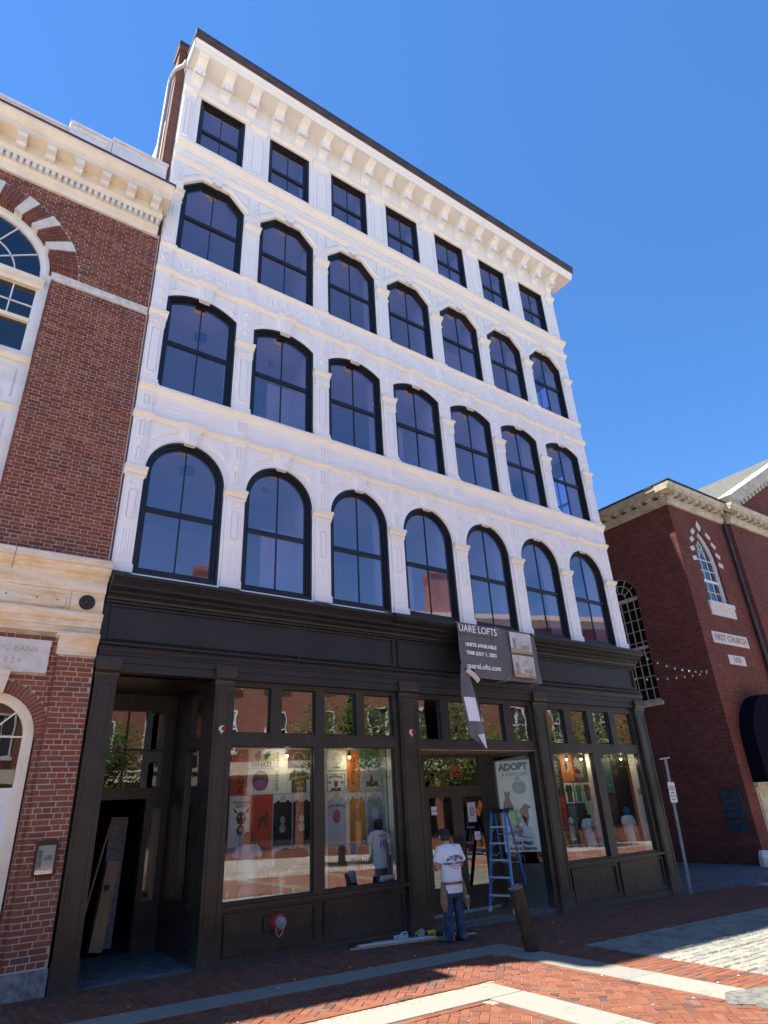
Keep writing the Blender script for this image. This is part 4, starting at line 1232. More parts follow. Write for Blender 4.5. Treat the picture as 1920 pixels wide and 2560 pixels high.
m = MB(); m.box(2.32, 2.98, 0.38, 0.55, 0.86, 0.885); m.build('board', 'wood_raw', t)
m = MB(); m.box(2.95, 2.98, 0.38, 0.55, 0.70, 1.02); m.build('upright', 'wood_raw', t)
m = MB(); x, z = 2.56, 1.052
m.box(x - 0.05, x + 0.05, 0.44, 0.455, z + 0.03, z + 0.075); m.box(x - 0.05, x - 0.035, 0.44, 0.455, z, z + 0.03); m.box(x + 0.035, x + 0.05, 0.44, 0.455, z, z + 0.03)
m.prism_xz([(x + 0.03, z + 0.07), (x + 0.075, z + 0.07), (x + 0.075, z + 0.125), (x + 0.06, z + 0.11), (x + 0.045, z + 0.11), (x + 0.03, z + 0.125)], 0.44, 0.455); m.tube([(x - 0.05, 0.448, z + 0.07), (x - 0.07, 0.448, z + 0.12)], 0.006, 5)
tag(m.build('cat_ornament', 'paper_white', None, origin=(x, 0.45, z)), 'small white cat figure on the wooden shelf', 'ornament')
def tombstone(x, y, z, w, h, mat, label):
    m = MB(); m.prism_xz([(x - w / 2, z), (x + w / 2, z), (x + w / 2, z + h * .7)] + arc(x, z + h * .7, w / 2, 10, 170, 8) + [(x - w / 2, z + h * .7)], y, y + 0.05)
    tag(m.build('tombstone_prop', mat, None, origin=(x, y, z)), label, 'ornament')
tombstone(3.38, 0.44, 0.70, 0.17, 0.85, 'poster_brown', 'left dark brown tombstone prop in the second window')
tombstone(3.60, 0.46, 0.70, 0.19, 0.86, 'poster_brown', 'right dark brown tombstone prop in the second window')
m = MB(); m.sphere((3.58, 0.30, 0.80), 0.085, 0.085, 0.10); m.sphere((3.58, 0.30, 0.90), 0.05, 0.05, 0.04)
tag(m.build('cauldron', 'black_plastic', None, True, origin=(3.58, 0.30, 0.70)), 'round black cauldron at foot of the second window', 'ornament')
t = thing('hanging_shirt', 'black shirt with white numerals hanging beside the jersey mannequin', 'shirt', (4.03, 0.44, 0.80))
spot_any(t, tee(3.88, 4.20, 0.80, 1.40, 0.1), 'poster_black', 0.44, 'shirt_body'); lettering('10', 0.17, (4.05, 0.434, 1.16), 'paper_white', t); lettering('40', 0.12, (4.06, 0.434, 1.0), 'paper_white', t)
t = thing('display_card', 'small white card reading SALEM at right foot of the second window', 'card', (4.38, 0.22, 0.70))
m = MB(); m.box(4.22, 4.53, 0.215, 0.222, 0.70, 0.88); m.build('card', 'paper_white', t); lettering('SALEM', 0.075, (4.40, 0.212, 0.79), 'ink_red', t, bold=0.003)
t = thing('display_card', 'small white card at left foot of the last window', 'card', (11.55, 0.26, 0.64)); m = MB(); m.box(11.48, 11.60, 0.255, 0.262, 0.64, 0.75); m.build('card', 'paper_white', t)
for k, x in enumerate((3.14, 3.22, 3.31)):
    m = MB(); m.tube([(x, 0.24, 0.70), (x, 0.24, 0.74), (x, 0.24, 0.80)], [0.035, 0.022, 0.008], 8)
    tag(m.build('figurine', 'paper_white', None, True, origin=(x, 0.24, 0.70)), '%s of three tiny white figurines at foot of the second window' % ('leftmost', 'middle one', 'rightmost')[k], 'ornament', 'row of tiny figurines')
# --- third and last display windows
YE = 0.615
p = poster('tall black banner with vertical pale lettering in the third window', 9.66, 9.92, 2.06, 2.90, 'poster_black', YE)
lettering('JUST HEX', 0.12, (9.79, YE - 0.009, 2.48), 'paper_grey', p, ang=-90)
p = poster('plain red poster below the black banner', 9.64, 9.95, 1.33, 2.03, 'poster_red', YE); lettering('NOT WITCH', 0.05, (9.79, YE - 0.009, 1.75), 'poster_brown', p)
p = poster('orange panel with dark emblem in the third window', 10.0, 10.42, 2.35, 2.96, 'poster_orange', YE); spot(p, ell(10.2, 2.72, 0.12, 0.16), 'paper_grey', YE - 0.0095); spot(p, ell(10.18, 2.70, 0.05, 0.11), 'art_brown', YE - 0.0105)
t = thing('round_sign', 'round red sign with reversed white lettering in the third window', 'sign', (10.2, 0.30, 2.28))
m = MB(); m.prism_xz(ell(10.2, 2.46, 0.155, 0.165, 24), 0.30, 0.312); m.build('disc', 'poster_red', t); lettering('DENTIST', 0.085, (10.23, 0.297, 2.47), 'paper_white', t, sx=-1, bold=0.004)
m = MB(); m.tube([(10.2, 0.306, 2.62), (10.2, 0.306, 2.99)], 0.004, 5); m.build('cord', 'black_plastic', t)
poster('dark teal patterned poster low in the third window', 10.02, 10.35, 1.42, 1.82, 'poster_teal', YE); poster('small light green note in the third window', 10.32, 10.45, 1.60, 1.83, 'note_green', 0.30, 'note', 'note')
t = thing('skeleton_ornament', 'pale skeletal ornament left in the third window', 'ornament', (9.72, 0.36, 0.64))
m = MB(); m.sphere((9.74, 0.36, 1.50), 0.06, 0.06, 0.08); m.box(9.67, 9.81, 0.33, 0.39, 1.10, 1.16)
for k in range(5): m.tube([(9.66, 0.36, 1.20 + k * .045), (9.74, 0.31, 1.19 + k * .045), (9.82, 0.36, 1.20 + k * .045)], 0.012, 5)
m.tube([(9.74, 0.38, 0.64), (9.74, 0.38, 1.44)], 0.018, 6); m.build('ribcage', 'paper_white', t)
tombstone(9.80, 0.30, 0.64, 0.24, 0.40, 'art_grey', 'grey tombstone prop at foot of the third window'); tombstone(10.12, 0.40, 0.64, 0.20, 0.62, 'poster_brown', 'brown tombstone prop in the middle of the third window')
p = poster('green strip banner at left of the last window', 11.22, 11.33, 2.18, 2.86, 'poster_green', YE)
poster('pale printed shirt poster at left of the last window', 10.95, 11.33, 1.62, 2.15, 'paper_grey', YE); poster('pink print below the pale shirt poster', 10.98, 11.30, 1.15, 1.60, 'art_pink', YE); poster('dark teal poster high in the last window', 11.40, 11.95, 2.05, 2.90, 'poster_teal', YE)
poster('black poster beside the teal poster in the last window', 11.98, 12.45, 1.60, 2.90, 'poster_black', YE)
poster('small brown poster low in the last window', 11.42, 11.92, 1.35, 1.98, 'poster_brown', YE)
p = poster('small red and white sticker on the glass of the last window', 12.22, 12.34, 1.98, 2.10, 'ink_red', 0.125, 'sticker', 'sticker'); lettering('X', 0.09, (12.28, 0.117, 2.04), 'ink_white', p)
tombstone(11.45, 0.42, 0.64, 0.22, 0.55, 'poster_black', 'black tombstone prop in the last window'); tombstone(11.70, 0.52, 0.64, 0.20, 0.40, 'art_brown', 'brown tombstone prop in the last window')
p = poster('brown print with pale shirt shape right of the orange panel', 10.44, 10.90, 2.35, 2.96, 'poster_brown', YE); spot_any(p, tee(10.50, 10.84, 2.42, 2.90), 'art_grey', YE - 0.0095)
p = poster('white print with dark shirt below the orange panel', 10.0, 10.32, 1.86, 2.32, 'paper_white', YE); spot_any(p, tee(10.03, 10.29, 1.89, 2.29), 'poster_black', YE - 0.0095)
p = poster('beige print with green shirt at middle of the third window', 10.36, 10.66, 1.86, 2.32, 'paper_grey', YE); spot_any(p, tee(10.39, 10.63, 1.89, 2.29), 'poster_green', YE - 0.0095)
p = poster('pale print with rust coloured shirt near the white jersey', 10.68, 11.0, 1.5, 2.32, 'paper_grey', YE); spot_any(p, tee(10.71, 10.97, 1.9, 2.29), 'art_brown', YE - 0.0095)
def stack(x, y, z, cols, label):
    t = thing('folded_shirts', label, 'shirts', (x, y, z))
    for k, c in enumerate(cols):
        m = MB(); m.box(x - 0.13 + 0.004 * (k % 3), x + 0.13 - 0.005 * (k % 2), y - 0.10, y + 0.10, z + k * 0.027, z + k * 0.027 + 0.024); m.build('shirt', c, t)
stack(9.40, 0.35, 0.64, ['poster_black', 'paper_white', 'poster_red', 'tee_grey', 'poster_black'], 'stack of folded shirts at left foot of the third window')
stack(11.0, 0.30, 0.64, ['tee_orange', 'poster_black', 'tee_lilac', 'poster_teal'], 'stack of folded shirts at left of the last window')
stack(12.25, 0.28, 0.64, ['poster_brown', 'paper_grey', 'art_pink'], 'low stack of folded shirts at right of the last window')
stack(2.75, 0.46, 1.052, ['poster_black', 'poster_red', 'poster_black'], 'folded shirts on the wooden shelf in the first window')
stack(3.85, 0.28, 0.70, ['art_brown', 'paper_white', 'poster_orange', 'poster_black'], 'stack of folded shirts in the middle of the second window')
for k_, (x, y, z, rr, mt, lab) in enumerate(((9.55, 0.24, 0.64, 0.06, 'tee_orange', 'small orange pumpkin in the third window'), (10.28, 0.24, 0.64, 0.07, 'art_gold', 'yellow gourd in the third window'), (11.30, 0.22, 0.64, 0.06, 'poster_orange', 'orange pumpkin at left of the last window'), (11.85, 0.26, 0.64, 0.075, 'tee_orange', 'larger orange pumpkin in the last window'))):
    t = thing('pumpkin', lab, 'pumpkin', (x, y, z))
    m = MB()
    for q in range(7): a_ = 2 * math.pi * q / 7; m.sphere((x + rr * .45 * math.cos(a_), y + rr * .45 * math.sin(a_), z + rr * .8), rr * .6, rr * .6, rr * .8, 8, 6)
    m.build('pumpkin_body', mt, t, True)
    m = MB(); m.tube([(x, y, z + rr * 1.4), (x + .01, y, z + rr * 2.0)], [rr * .16, rr * .1], 6); m.build('stem', 'art_leaf', t)
# --- angled window: adoption poster; door notices
apo = angled_prism(rect(0.13, 0.925, 0.96, 2.83), -0.07, -0.075).build('poster', 'paper_white', None); tag(apo, 'large white poster ADOPT A FAMILIAR with owl, cat and raven in entry window', 'poster')
def ap_print(poly, mat, off=-0.068):
    n = len(poly); tri = tessellate_polygon([[Vector((a, b, 0)) for a, b in poly]])
    m = MB(); m.add([ang(s, off, z) for s, z in poly] + [ang(s, off - 0.002, z) for s, z in poly], [tuple(t) for t in tri] + [tuple(n + i for i in t[::-1]) for t in tri]); m.build('print', mat, apo)
def ap_text(t, size, s, z, mat='ink_black', bold=0.0, sx=1.0): lettering(t, size, ang(s, -0.0675, z), mat, apo, rot=AANG, bold=bold, sx=sx, ext=0.001)
ap_text('ADOPT', 0.20, 0.53, 2.69, bold=0.012); ap_text('A FAMILIAR', 0.125, 0.54, 2.53, 'art_brown', 0.0, 0.95)
ap_print(ell(0.62, 2.26, 0.16, 0.15), 'art_grey'); ap_print(ell(0.60, 2.42, 0.075, 0.075), 'paper_grey', -0.067)
for s in (0.575, 0.63): ap_print(ell(s, 2.44, 0.014, 0.016, 8), 'ink_black', -0.066)
cat = [(0.20, 1.80), (0.42, 1.80), (0.45, 1.86), (0.40, 1.95), (0.37, 2.05), (0.40, 2.20), (0.355, 2.17), (0.30, 2.17), (0.25, 2.20), (0.27, 2.05), (0.22, 1.95)]
ap_print(cat, 'art_brown')
ap_print([(0.55, 1.78), (0.64, 1.55), (0.70, 1.45), (0.73, 1.52), (0.76, 1.62), (0.76, 1.80), (0.85, 1.84), (0.74, 1.90), (0.69, 1.92), (0.63, 1.86)], 'art_brown')
ap_print([(0.33, 1.55), (0.55, 1.55), (0.55, 1.78), (0.33, 1.78)], 'note_green', -0.066); ap_print(ell(0.46, 1.38, 0.13, 0.12), 'art_grey')
ap_print([(0.5, 1.26), (0.86, 1.20), (0.5, 1.29)], 'art_violet')
ap_text('Black Magic', 0.10, 0.55, 1.14, bold=0.004); ap_text('Animal Rescue', 0.10, 0.54, 1.03, bold=0.004)
def door_note(label, x0, x1, z0, z1, mat, txt=None, tsz=0.05, tm='ink_black', angd=0):
    m = MB(); c = ((x0 + x1) / 2, (z0 + z1) / 2); ca, sa = math.cos(R(angd)), math.sin(R(angd))
    pl = [(c[0] + (a - c[0]) * ca - (b - c[1]) * sa, c[1] + (a - c[0]) * sa + (b - c[1]) * ca) for a, b in rect(x0, x1, z0, z1)]
    m.prism_xz(pl, 0.953, 0.958); o = tag(m.build('notice', mat, None, origin=(c[0], 0.955, z0)), label, 'notice')
    if txt: lettering(txt, tsz, (c[0], 0.9505, c[1]), tm, o, ang=angd, ext=0.001)
door_note('small white diamond notice reading Dead on the left door', 6.10, 6.25, 1.79, 1.95, 'paper_white', 'Dead', 0.055)
door_note('pale bicycle print hanging on the right door', 7.12, 7.36, 1.61, 2.0, 'paper_grey', '0', 0.26, 'ink_black')
door_note('tilted orange sale notice on the right door', 7.40, 7.54, 1.72, 2.02, 'poster_orange', 'SAD', 0.09, 'poster_brown', -32)
door_note('small white paper low on the right door', 7.26, 7.42, 1.26, 1.42, 'paper_white', 'HOURS', 0.03)
# spot lamps inside the windows: warm bulbs that are lit in the photograph
for x, y, z, lab in ((2.40, 0.36, 2.90, 'lit warm spot lamp above the GOTHIC SALEM poster'), (3.72, 0.36, 2.88, 'lit warm spot lamp in the second window'), (9.95, 0.36, 2.84, 'left lit spot lamp in the third window'), (10.50, 0.36, 2.84, 'right lit spot lamp in the third window'), (11.10, 0.36, 2.82, 'left lit spot lamp in the last window'), (12.10, 0.36, 2.84, 'right lit spot lamp in the last window')):
    t = thing('spot_lamp', lab, 'lamp', (x, y, z))
    m = MB(); m.tube([(x, y, z + 0.02), (x, y, z + 0.10)], [0.035, 0.02], 10); m.tube([(x, y, z + 0.10), (x, y, 3.04 if x < 5 else 2.99)], 0.008, 6); m.build('lamp_body', 'black_plastic', t)
    m = MB(); m.sphere((x, y, z), 0.028); m.build('bulb', 'bulb_warm', t, True)
    ld = bpy.data.lights.new('lamp_light', 'POINT'); ld.energy = 1.3; ld.color = (1, 0.78, 0.5); ld.shadow_soft_size = 0.03
    lo = bpy.data.objects.new('lamp_light', ld); COL.objects.link(lo); lo.parent = t; lo.location = (0, -0.03, -0.06)
m = MB(); m.tube([(1.2, 0.36, 3.06), (4.6, 0.36, 3.06)], 0.012, 6); tag(m.build('lamp_track', 'black_plastic', None, origin=(2.9, .36, 3.06)), 'black lamp track behind the first two windows', 'lamp track')
m = MB(); m.tube([(9.05, 0.36, 2.995), (12.4, 0.36, 2.995)], 0.012, 6); tag(m.build('lamp_track', 'white_plastic', None, origin=(10.7, .36, 3.0)), 'pale lamp track behind the last two windows', 'lamp track')
# ------------------------------------------------------------------ brick bank on the left
bank = thing('bank_building', 'old red brick bank with marble belt and cream dentil cornice at left', 'building', (-3.6, 0.0, gz(-3.6)))
CAMR = cam.rotation_euler.to_matrix()
FPX = 1544.37
def project(p):
    q = CAMR.transposed() @ (Vector(p) - CAM_LOC)
    if q.z > -0.05: return None
    return 960 + FPX * q.x / -q.z, 1280 - FPX * q.y / -q.z, -q.z
def show_size(c, area, nrm):
    """rough size in the picture, 0 when outside the frame; used only to choose which pieces become separate objects"""
    p = project(c)
    if not p or not (-10 < p[0] < 1930 and -10 < p[1] < 2570): return 0.0
    v = (CAM_LOC - Vector(c)); d = v.length
    return area * abs(v.normalized().dot(Vector(nrm))) / (d * d)

def face_piece(p4, n, depth, ch):
    """chamfered piece: p4 = outer corners of its face, n = outward normal"""
    k = len(p4)
    c = sum((Vector(p) for p in p4), Vector()) / k
    n = Vector(n)
    q = []
    for p in p4:
        v = Vector(p); t = c - v; L = t.length
        q.append(v + t / L * ch * 1.4)
    b = [Vector(p) - n * ch for p in p4]
    e = [Vector(p) - n * depth for p in p4]
    return q + b + e, [tuple(range(k))] + [(i, k + i, k + (i + 1) % k, (i + 1) % k) for i in range(k)] + [(k + i, 2 * k + i, 2 * k + (i + 1) % k, k + (i + 1) % k) for i in range(k)]

def lay(plist, parent, name, mat, nind, stuff_name, depth=0.03, ch=0.004):
    """plist: (four corners, normal, extra) - the largest in view become parts of their own, the rest one joined part"""
    rk = []
    for i, (p4, nrm) in enumerate(plist):
        c = sum((Vector(p) for p in p4), Vector()) / len(p4)
        a = ((Vector(p4[2]) - Vector(p4[0])).cross(Vector(p4[-1]) - Vector(p4[1]))).length / 2
        rk.append((show_size(c, a, nrm), i))
    rk.sort(reverse=True)
    own = set(i for s, i in rk[:nind] if s > 0)
    cache = {}
    big = MB()
    for i, (p4, nrm) in enumerate(plist):
        v, f = face_piece(p4, nrm, depth, ch)
        if i in own:
            c = sum((Vector(p) for p in p4), Vector()) / len(p4)
            rel = [tuple(round(k, 4) for k in (Vector(p) - c)) for p in v]
            key = tuple(rel)
            if key not in cache:
                me = bpy.data.meshes.new(name); me.from_pydata(rel, [], f); me.materials.append(MATS[mat]); cache[key] = me
            link(name, cache[key], parent, c)
        else:
            big.cur = random.random() * 0.999 + 0.0005
            big.add(v, f)
    if big.f:
        tag(big.build(stuff_name, mat, parent), kind='stuff')

def courses(x0f, x1f, z0, z1, pitch, y, out, stretch=0.205, head=0.098, mort=0.011, bond='flemish', jig=0.003):
    """fill between x0f(z) and x1f(z), course by course"""
    k = 0; z = z0
    while z + pitch <= z1 + 0.004:
        for a, b in zip_intervals(x0f, x1f, z + pitch / 2):
            ox = -8.0 + (0.0 if k % 2 else (stretch + head) / 2 + mort) + random.uniform(-0.01, 0.01)
            x = ox; j = 0
            while x < b:
                L = stretch if (j % 2 == 0 or bond == 'stretcher') else head
                if bond == 'common': L = stretch if (k % 6 and random.random() < 0.8) else head
                xa, xb = max(x, a), min(x + L, b)
                if xb - xa > 0.03:
                    dy = random.uniform(-jig, jig)
                    dz = random.uniform(-0.002, 0.002)
                    out.append(([(xa, y + dy, z + mort / 2 + dz), (xb, y + dy, z + mort / 2 + dz * .5), (xb, y + dy, z + pitch - mort / 2 + dz * .5), (xa, y + dy, z + pitch - mort / 2 + dz)], (0, -1, 0)))
                x += L + mort; j += 1
        z += pitch; k += 1
def zip_intervals(f0, f1, z):
    r = f0(z)
    return r if isinstance(r, list) else [(r, f1(z))]

BX0, BX1 = -6.6, -1.135
WC, WS, WRI, WRO = -4.16, 11.40, 1.24, 1.70
def iv(z):
    if z >= WS:
        if z < WS + WRO:
            h = math.sqrt(WRO ** 2 - (z - WS) ** 2) + 0.012
        else:
            return [(BX0, BX1)]
    else: h = 1.285
    return [(BX0, WC - h), (WC + h, BX1)]
pl = []
courses(iv, None, 5.80, 11.22, 0.0685, -0.020, pl)
courses(iv, None, 11.405, 13.45, 0.0685, -0.020, pl)
# jamb bricks in the reveal of the tall recess
z = 5.82; k = 0
while z < 11.2:
    if k % 2: pl.append(([(WC + 1.285 - 0.002, -0.016, z), (WC + 1.285 - 0.002, 0.15, z), (WC + 1.285 - 0.002, 0.15, z + 0.058), (WC + 1.285 - 0.002, -0.016, z + 0.058)], (-1, 0, 0)))
    else:
        for a, b in ((-0.016, 0.065), (0.076, 0.15)): pl.append(([(WC + 1.285 - 0.002, a, z), (WC + 1.285 - 0.002, b, z), (WC + 1.285 - 0.002, b, z + 0.058), (WC + 1.285 - 0.002, a, z + 0.058)], (-1, 0, 0)))
    z += 0.0685; k += 1
# arch ring: radial bricks two deep with stone voussoirs set between them
stones = [(24, 31.5), (45, 52), (62.5, 69.5), (84, 96), (110.5, 117.5), (128, 135), (148.5, 156)]
def pol(r_, a, y): return (WC + r_ * math.cos(R(a)), y, WS + r_ * math.sin(R(a)))
a = 1.0; k = 0
step = 2.62
ring = []
gaps = [(0.3, stones[0][0])] + [(stones[i][1], stones[i + 1][0]) for i in range(len(stones) - 1)] + [(stones[-1][1], 179.7)]
for g0, g1 in gaps:
    n = max(1, round((g1 - g0) / step))
    for j in range(n):
        aa, bb = g0 + (g1 - g0) * j / n + 0.22, g0 + (g1 - g0) * (j + 1) / n - 0.22
        cuts = [(WRI, 1.44), (1.452, WRO)] if (j + k) % 2 else [(WRI, 1.34), (1.352, 1.585), (1.597, WRO)]
        for r0, r1 in cuts:
            pl.append(([pol(r0, bb, -0.028), pol(r0, aa, -0.028), pol(r1, aa, -0.028), pol(r1, bb, -0.028)], (0, -1, 0)))
        pl.append(([pol(WRI, aa, -0.02), pol(WRI, bb, -0.02), pol(WRI, bb, 0.14), pol(WRI, aa, 0.14)][::-1], (-math.cos(R((aa + bb) / 2)), 0, -math.sin(R((aa + bb) / 2)))))
    k += 1
m = MB()
outer = [(BX0, 5.4), (BX1 + 0.02, 5.4), (BX1 + 0.02, 13.5), (BX0, 13.5)]
hole = [(WC - 1.295, 5.5), (WC + 1.295, 5.5), (WC + 1.295, WS)] + arc(WC, WS, WRI + 0.01, 0, 180, 24) + [(WC - 1.295, WS)]
m.holed_xz(outer, [hole], -0.012, 0.16)
up = m.build('upper_wall', 'mortar_light', bank)
lay(pl, up, 'brick', 'brick_bank', 150, 'bricks_far', 0.03, 0.004)
for a0, a1 in stones:
    m = MB(); q = [pol(WRI - 0.02, a1, 0), pol(WRI - 0.02, a0, 0), pol(WRO + 0.015, a0, 0), pol(WRO + 0.015, a1, 0)]
    m.prism_xz([(x, z) for x, y, z in q], -0.05, 0.12); m.build('voussoir', 'voussoir_stone', bank)
for x0, x1 in ((WC + 1.27, -2.02), (-2.012, BX1), (BX0, WC - 1.27)):
    m = MB(); m.box(x0, x1, -0.035, 0.15, 11.225, 11.40); m.build('belt_stone', 'voussoir_stone', bank)
m = MB(); m.box(BX1 + 0.004, XL - 0.002, 0.0, 0.3, 5.85, 13.5); m.build('joint_strip', 'copper_flash', bank)

# --- tall window in the recess
m = MB()
fo = [(WC - 1.275, 9.42), (WC + 1.275, 9.42), (WC + 1.275, WS - 0.02)] + arc(WC, WS, 1.225, 0, 180, 24) + [(WC - 1.275, WS - 0.02)]
fi = inset([(WC - 1.17, 9.50), (WC + 1.17, 9.50), (WC + 1.17, WS - 0.02)] + arc(WC, WS, 1.17, 0.5, 179.5, 24) + [(WC - 1.17, WS - 0.02)], 0.0)
m.ring_xz(fo, fi, 0.10, 0.24)
fi2 = [(WC - 1.09, 9.56), (WC + 1.09, 9.56), (WC + 1.09, WS - 0.02)] + arc(WC, WS, 1.08, 0.5, 179.5, 24) + [(WC - 1.09, WS - 0.02)]
m.ring_xz(fi, fi2, 0.15, 0.24)
bw = m.build('arched_window', 'bank_white', bank)
m = MB(); m.prism_yz([(0.2, 11.00), (0.10, 11.00), (0.08, 11.05), (0.05, 11.07), (0.05, 11.14), (0.03, 11.17), (0.03, 11.21), (0.2, 11.23)], WC - 1.2, WC + 1.19); m.build('impost_rail', 'bank_cream', bw)
m = MB(); m.prism_yz([(0.2, 10.20), (0.13, 10.20), (0.11, 10.27), (0.2, 10.29)], WC - 1.1, WC + 1.1); m.build('meeting_rail', 'bank_cream', bw)
m = MB()
for a in (0, 30, 60, 90, 120, 150, 180):
    m.beam((WC + 0.02 * math.cos(R(a)), 0.20, WS - 0.15 + 0.02 * math.sin(R(a))), (WC + 1.1 * math.cos(R(a)), 0.20, WS - 0.15 + 1.23 * math.sin(R(a))), 0.022, 0.03, (0, 1, 0))
a_ = arc(WC, WS - 0.15, 0.68, 0, 180, 24)
for k in range(24): m.beam((a_[k][0], 0.20, a_[k][1]), (a_[k + 1][0], 0.20, a_[k + 1][1]), 0.022, 0.03, (0, 1, 0))
for x in (WC - 0.73, WC, WC + 0.73): m.box(x - 0.012, x + 0.012, 0.185, 0.215, 10.28, 11.02)
m.box(WC - 1.1, WC + 1.1, 0.185, 0.215, 10.60, 10.625)
m.build('muntin', 'bank_white', bw)
m = MB(); m.prism_xz([(WC - 1.13, 9.5), (WC + 1.13, 9.5), (WC + 1.13, WS)] + arc(WC, WS, 1.12, 1, 179, 24) + [(WC - 1.13, WS)], 0.205, 0.211); m.build('pane', 'glass_old', bw)
m = MB(); m.box(WC - 1.2, WC + 1.2, 0.22, 4.0, 9.0, 9.1); m.box(WC - 3, WC + 2.9, 3.9, 4.0, 9.0, 14.0); m.box(WC - 3, WC + 2.9, 0.22, 4.0, 13.4, 13.5); m.build('room_wall', 'interior_white', bank)
m = MB(); m.box(WC - 1.28, WC + 1.28, 0.03, 0.24, 9.36, 9.42); m.prism_yz([(0.24, 9.28), (0.07, 9.28), (0.03, 9.36), (0.24, 9.37)], WC - 1.28, WC + 1.28); m.build('window_sill', 'bank_cream', bank)
m = MB(); m.box(WC - 1.285, WC + 1.285, 0.12, 0.24, 5.5, 9.28); pn = m.build('apron_panel', 'bank_white', bank)
for z0, z1 in ((8.48, 9.2), (5.9, 8.2)):
    m = MB()
    for xa, xb in ((WC - 1.2, WC - 0.08), (WC + 0.08, WC + 1.16)):
        r_ = rect(xa + 0.06, xb - 0.06, z0 + 0.08, z1 - 0.06); m.ring_xz(r_, inset(r_, 0.04), 0.095, 0.125)
    m.build('panel_mould', 'bank_white', pn)
m = MB(); m.prism_yz([(0.2, 8.28), (0.11, 8.28), (0.08, 8.36), (0.06, 8.38), (0.2, 8.40)], WC - 1.28, WC + 1.27); m.build('panel_rail', 'bank_cream', pn)
m = MB(); m.box(WC + 1.18, WC + 1.283, 0.09, 0.24, 5.5, 9.3); m.build('panel_stile', 'bank_white', pn)

# --- main cornice: bed moulds, dentils, modillions, corona, parapet blocks
def bal(pr, x0, x1, name, mat): return along(pr, x0, x1, name, mat, bank)
CE = -1.20
bal([(0.1, 13.42), (-0.05, 13.42), (-0.08, 13.50), (-0.10, 13.53), (-0.10, 13.56), (-0.14, 13.60), (0.1, 13.61)], BX0, CE + 0.02, 'bed_mould', 'bank_cream')
bal([(0.1, 13.61), (-0.13, 13.61), (-0.13, 13.76), (0.1, 13.77)], BX0, CE, 'dentil_band', 'bank_cream')
m = MB(); m.box(-0.033, 0.033, -0.205, -0.12, 13.635, 13.755); dn = m.build('dentil', 'bank_white', bank, origin=(0, 0, 13.7))
dn.location.x += CE - 0.04
for k in range(1, 46): copy_tree(dn, (-0.1135 * k, 0, 0), bank)
bal([(0.1, 13.77), (-0.20, 13.77), (-0.24, 13.83), (-0.26, 13.85), (-0.26, 13.88), (0.1, 13.89)], BX0, CE + 0.04, 'bed_mould', 'bank_cream')
bal([(0.1, 13.89), (-0.22, 13.89), (-0.22, 14.12), (0.1, 14.13)], BX0, CE + 0.02, 'cornice_frieze', 'bank_cream')
m = MB(); m.prism_yz([(-0.21, 13.93), (-0.30, 13.95), (-0.34, 13.99), (-0.47, 14.00), (-0.485, 14.02), (-0.485, 14.10), (-0.21, 14.10)], -0.085, 0.085); md = m.build('modillion', 'bank_white', bank, origin=(0, 0, 14.0))
md.location.x += -1.36
for k in range(1, 11): copy_tree(md, (-0.512 * k, 0, 0), bank)
bal([(0.1, 14.105), (-0.52, 14.105), (-0.52, 14.22), (-0.55, 14.23), (-0.57, 14.28), (-0.62, 14.34), (-0.64, 14.36), (-0.64, 14.42), (0.1, 14.44)], BX0, CE + 0.13, 'corona', 'bank_cream')
bal([(0.1, 14.42), (-0.65, 14.425), (-0.66, 14.47), (0.1, 14.62)], BX0, CE + 0.15, 'cornice_flashing', 'copper_flash')
for x0, x1, y, z1 in ((-2.36, -1.16, 0.10, 15.85), (-3.23, -2.37, 0.14, 15.79), (BX0, -3.24, 0.2, 15.60)):
    m = MB(); m.box(x0, x1, y, 0.9, 14.4, z1); m.box(x0 - 0.02, x1 + 0.015, y - 0.05, 0.9, z1, z1 + 0.07)
    p = m.build('parapet_block', 'bank_white', bank)
    m = MB(); r_ = rect(x0 + 0.1, x1 - 0.08, 14.9, z1 - 0.1); m.ring_xz(r_, inset(r_, 0.03), y - 0.015, y + 0.01); m.build('panel_mould', 'bank_white', p)
m = MB(); m.box(BX0, BX1, 0.16, 9.0, 13.4, 14.5); m.build('roof', 'roof_tar', bank)
m = MB(); m.box(BX0 - 0.2, BX1 - 0.3, 8.8, 9.0, 0, 14); m.box(BX0 - 0.2, BX0, 0.0, 9.0, 0, 14); m.build('rear_wall', 'party_brick', bank)

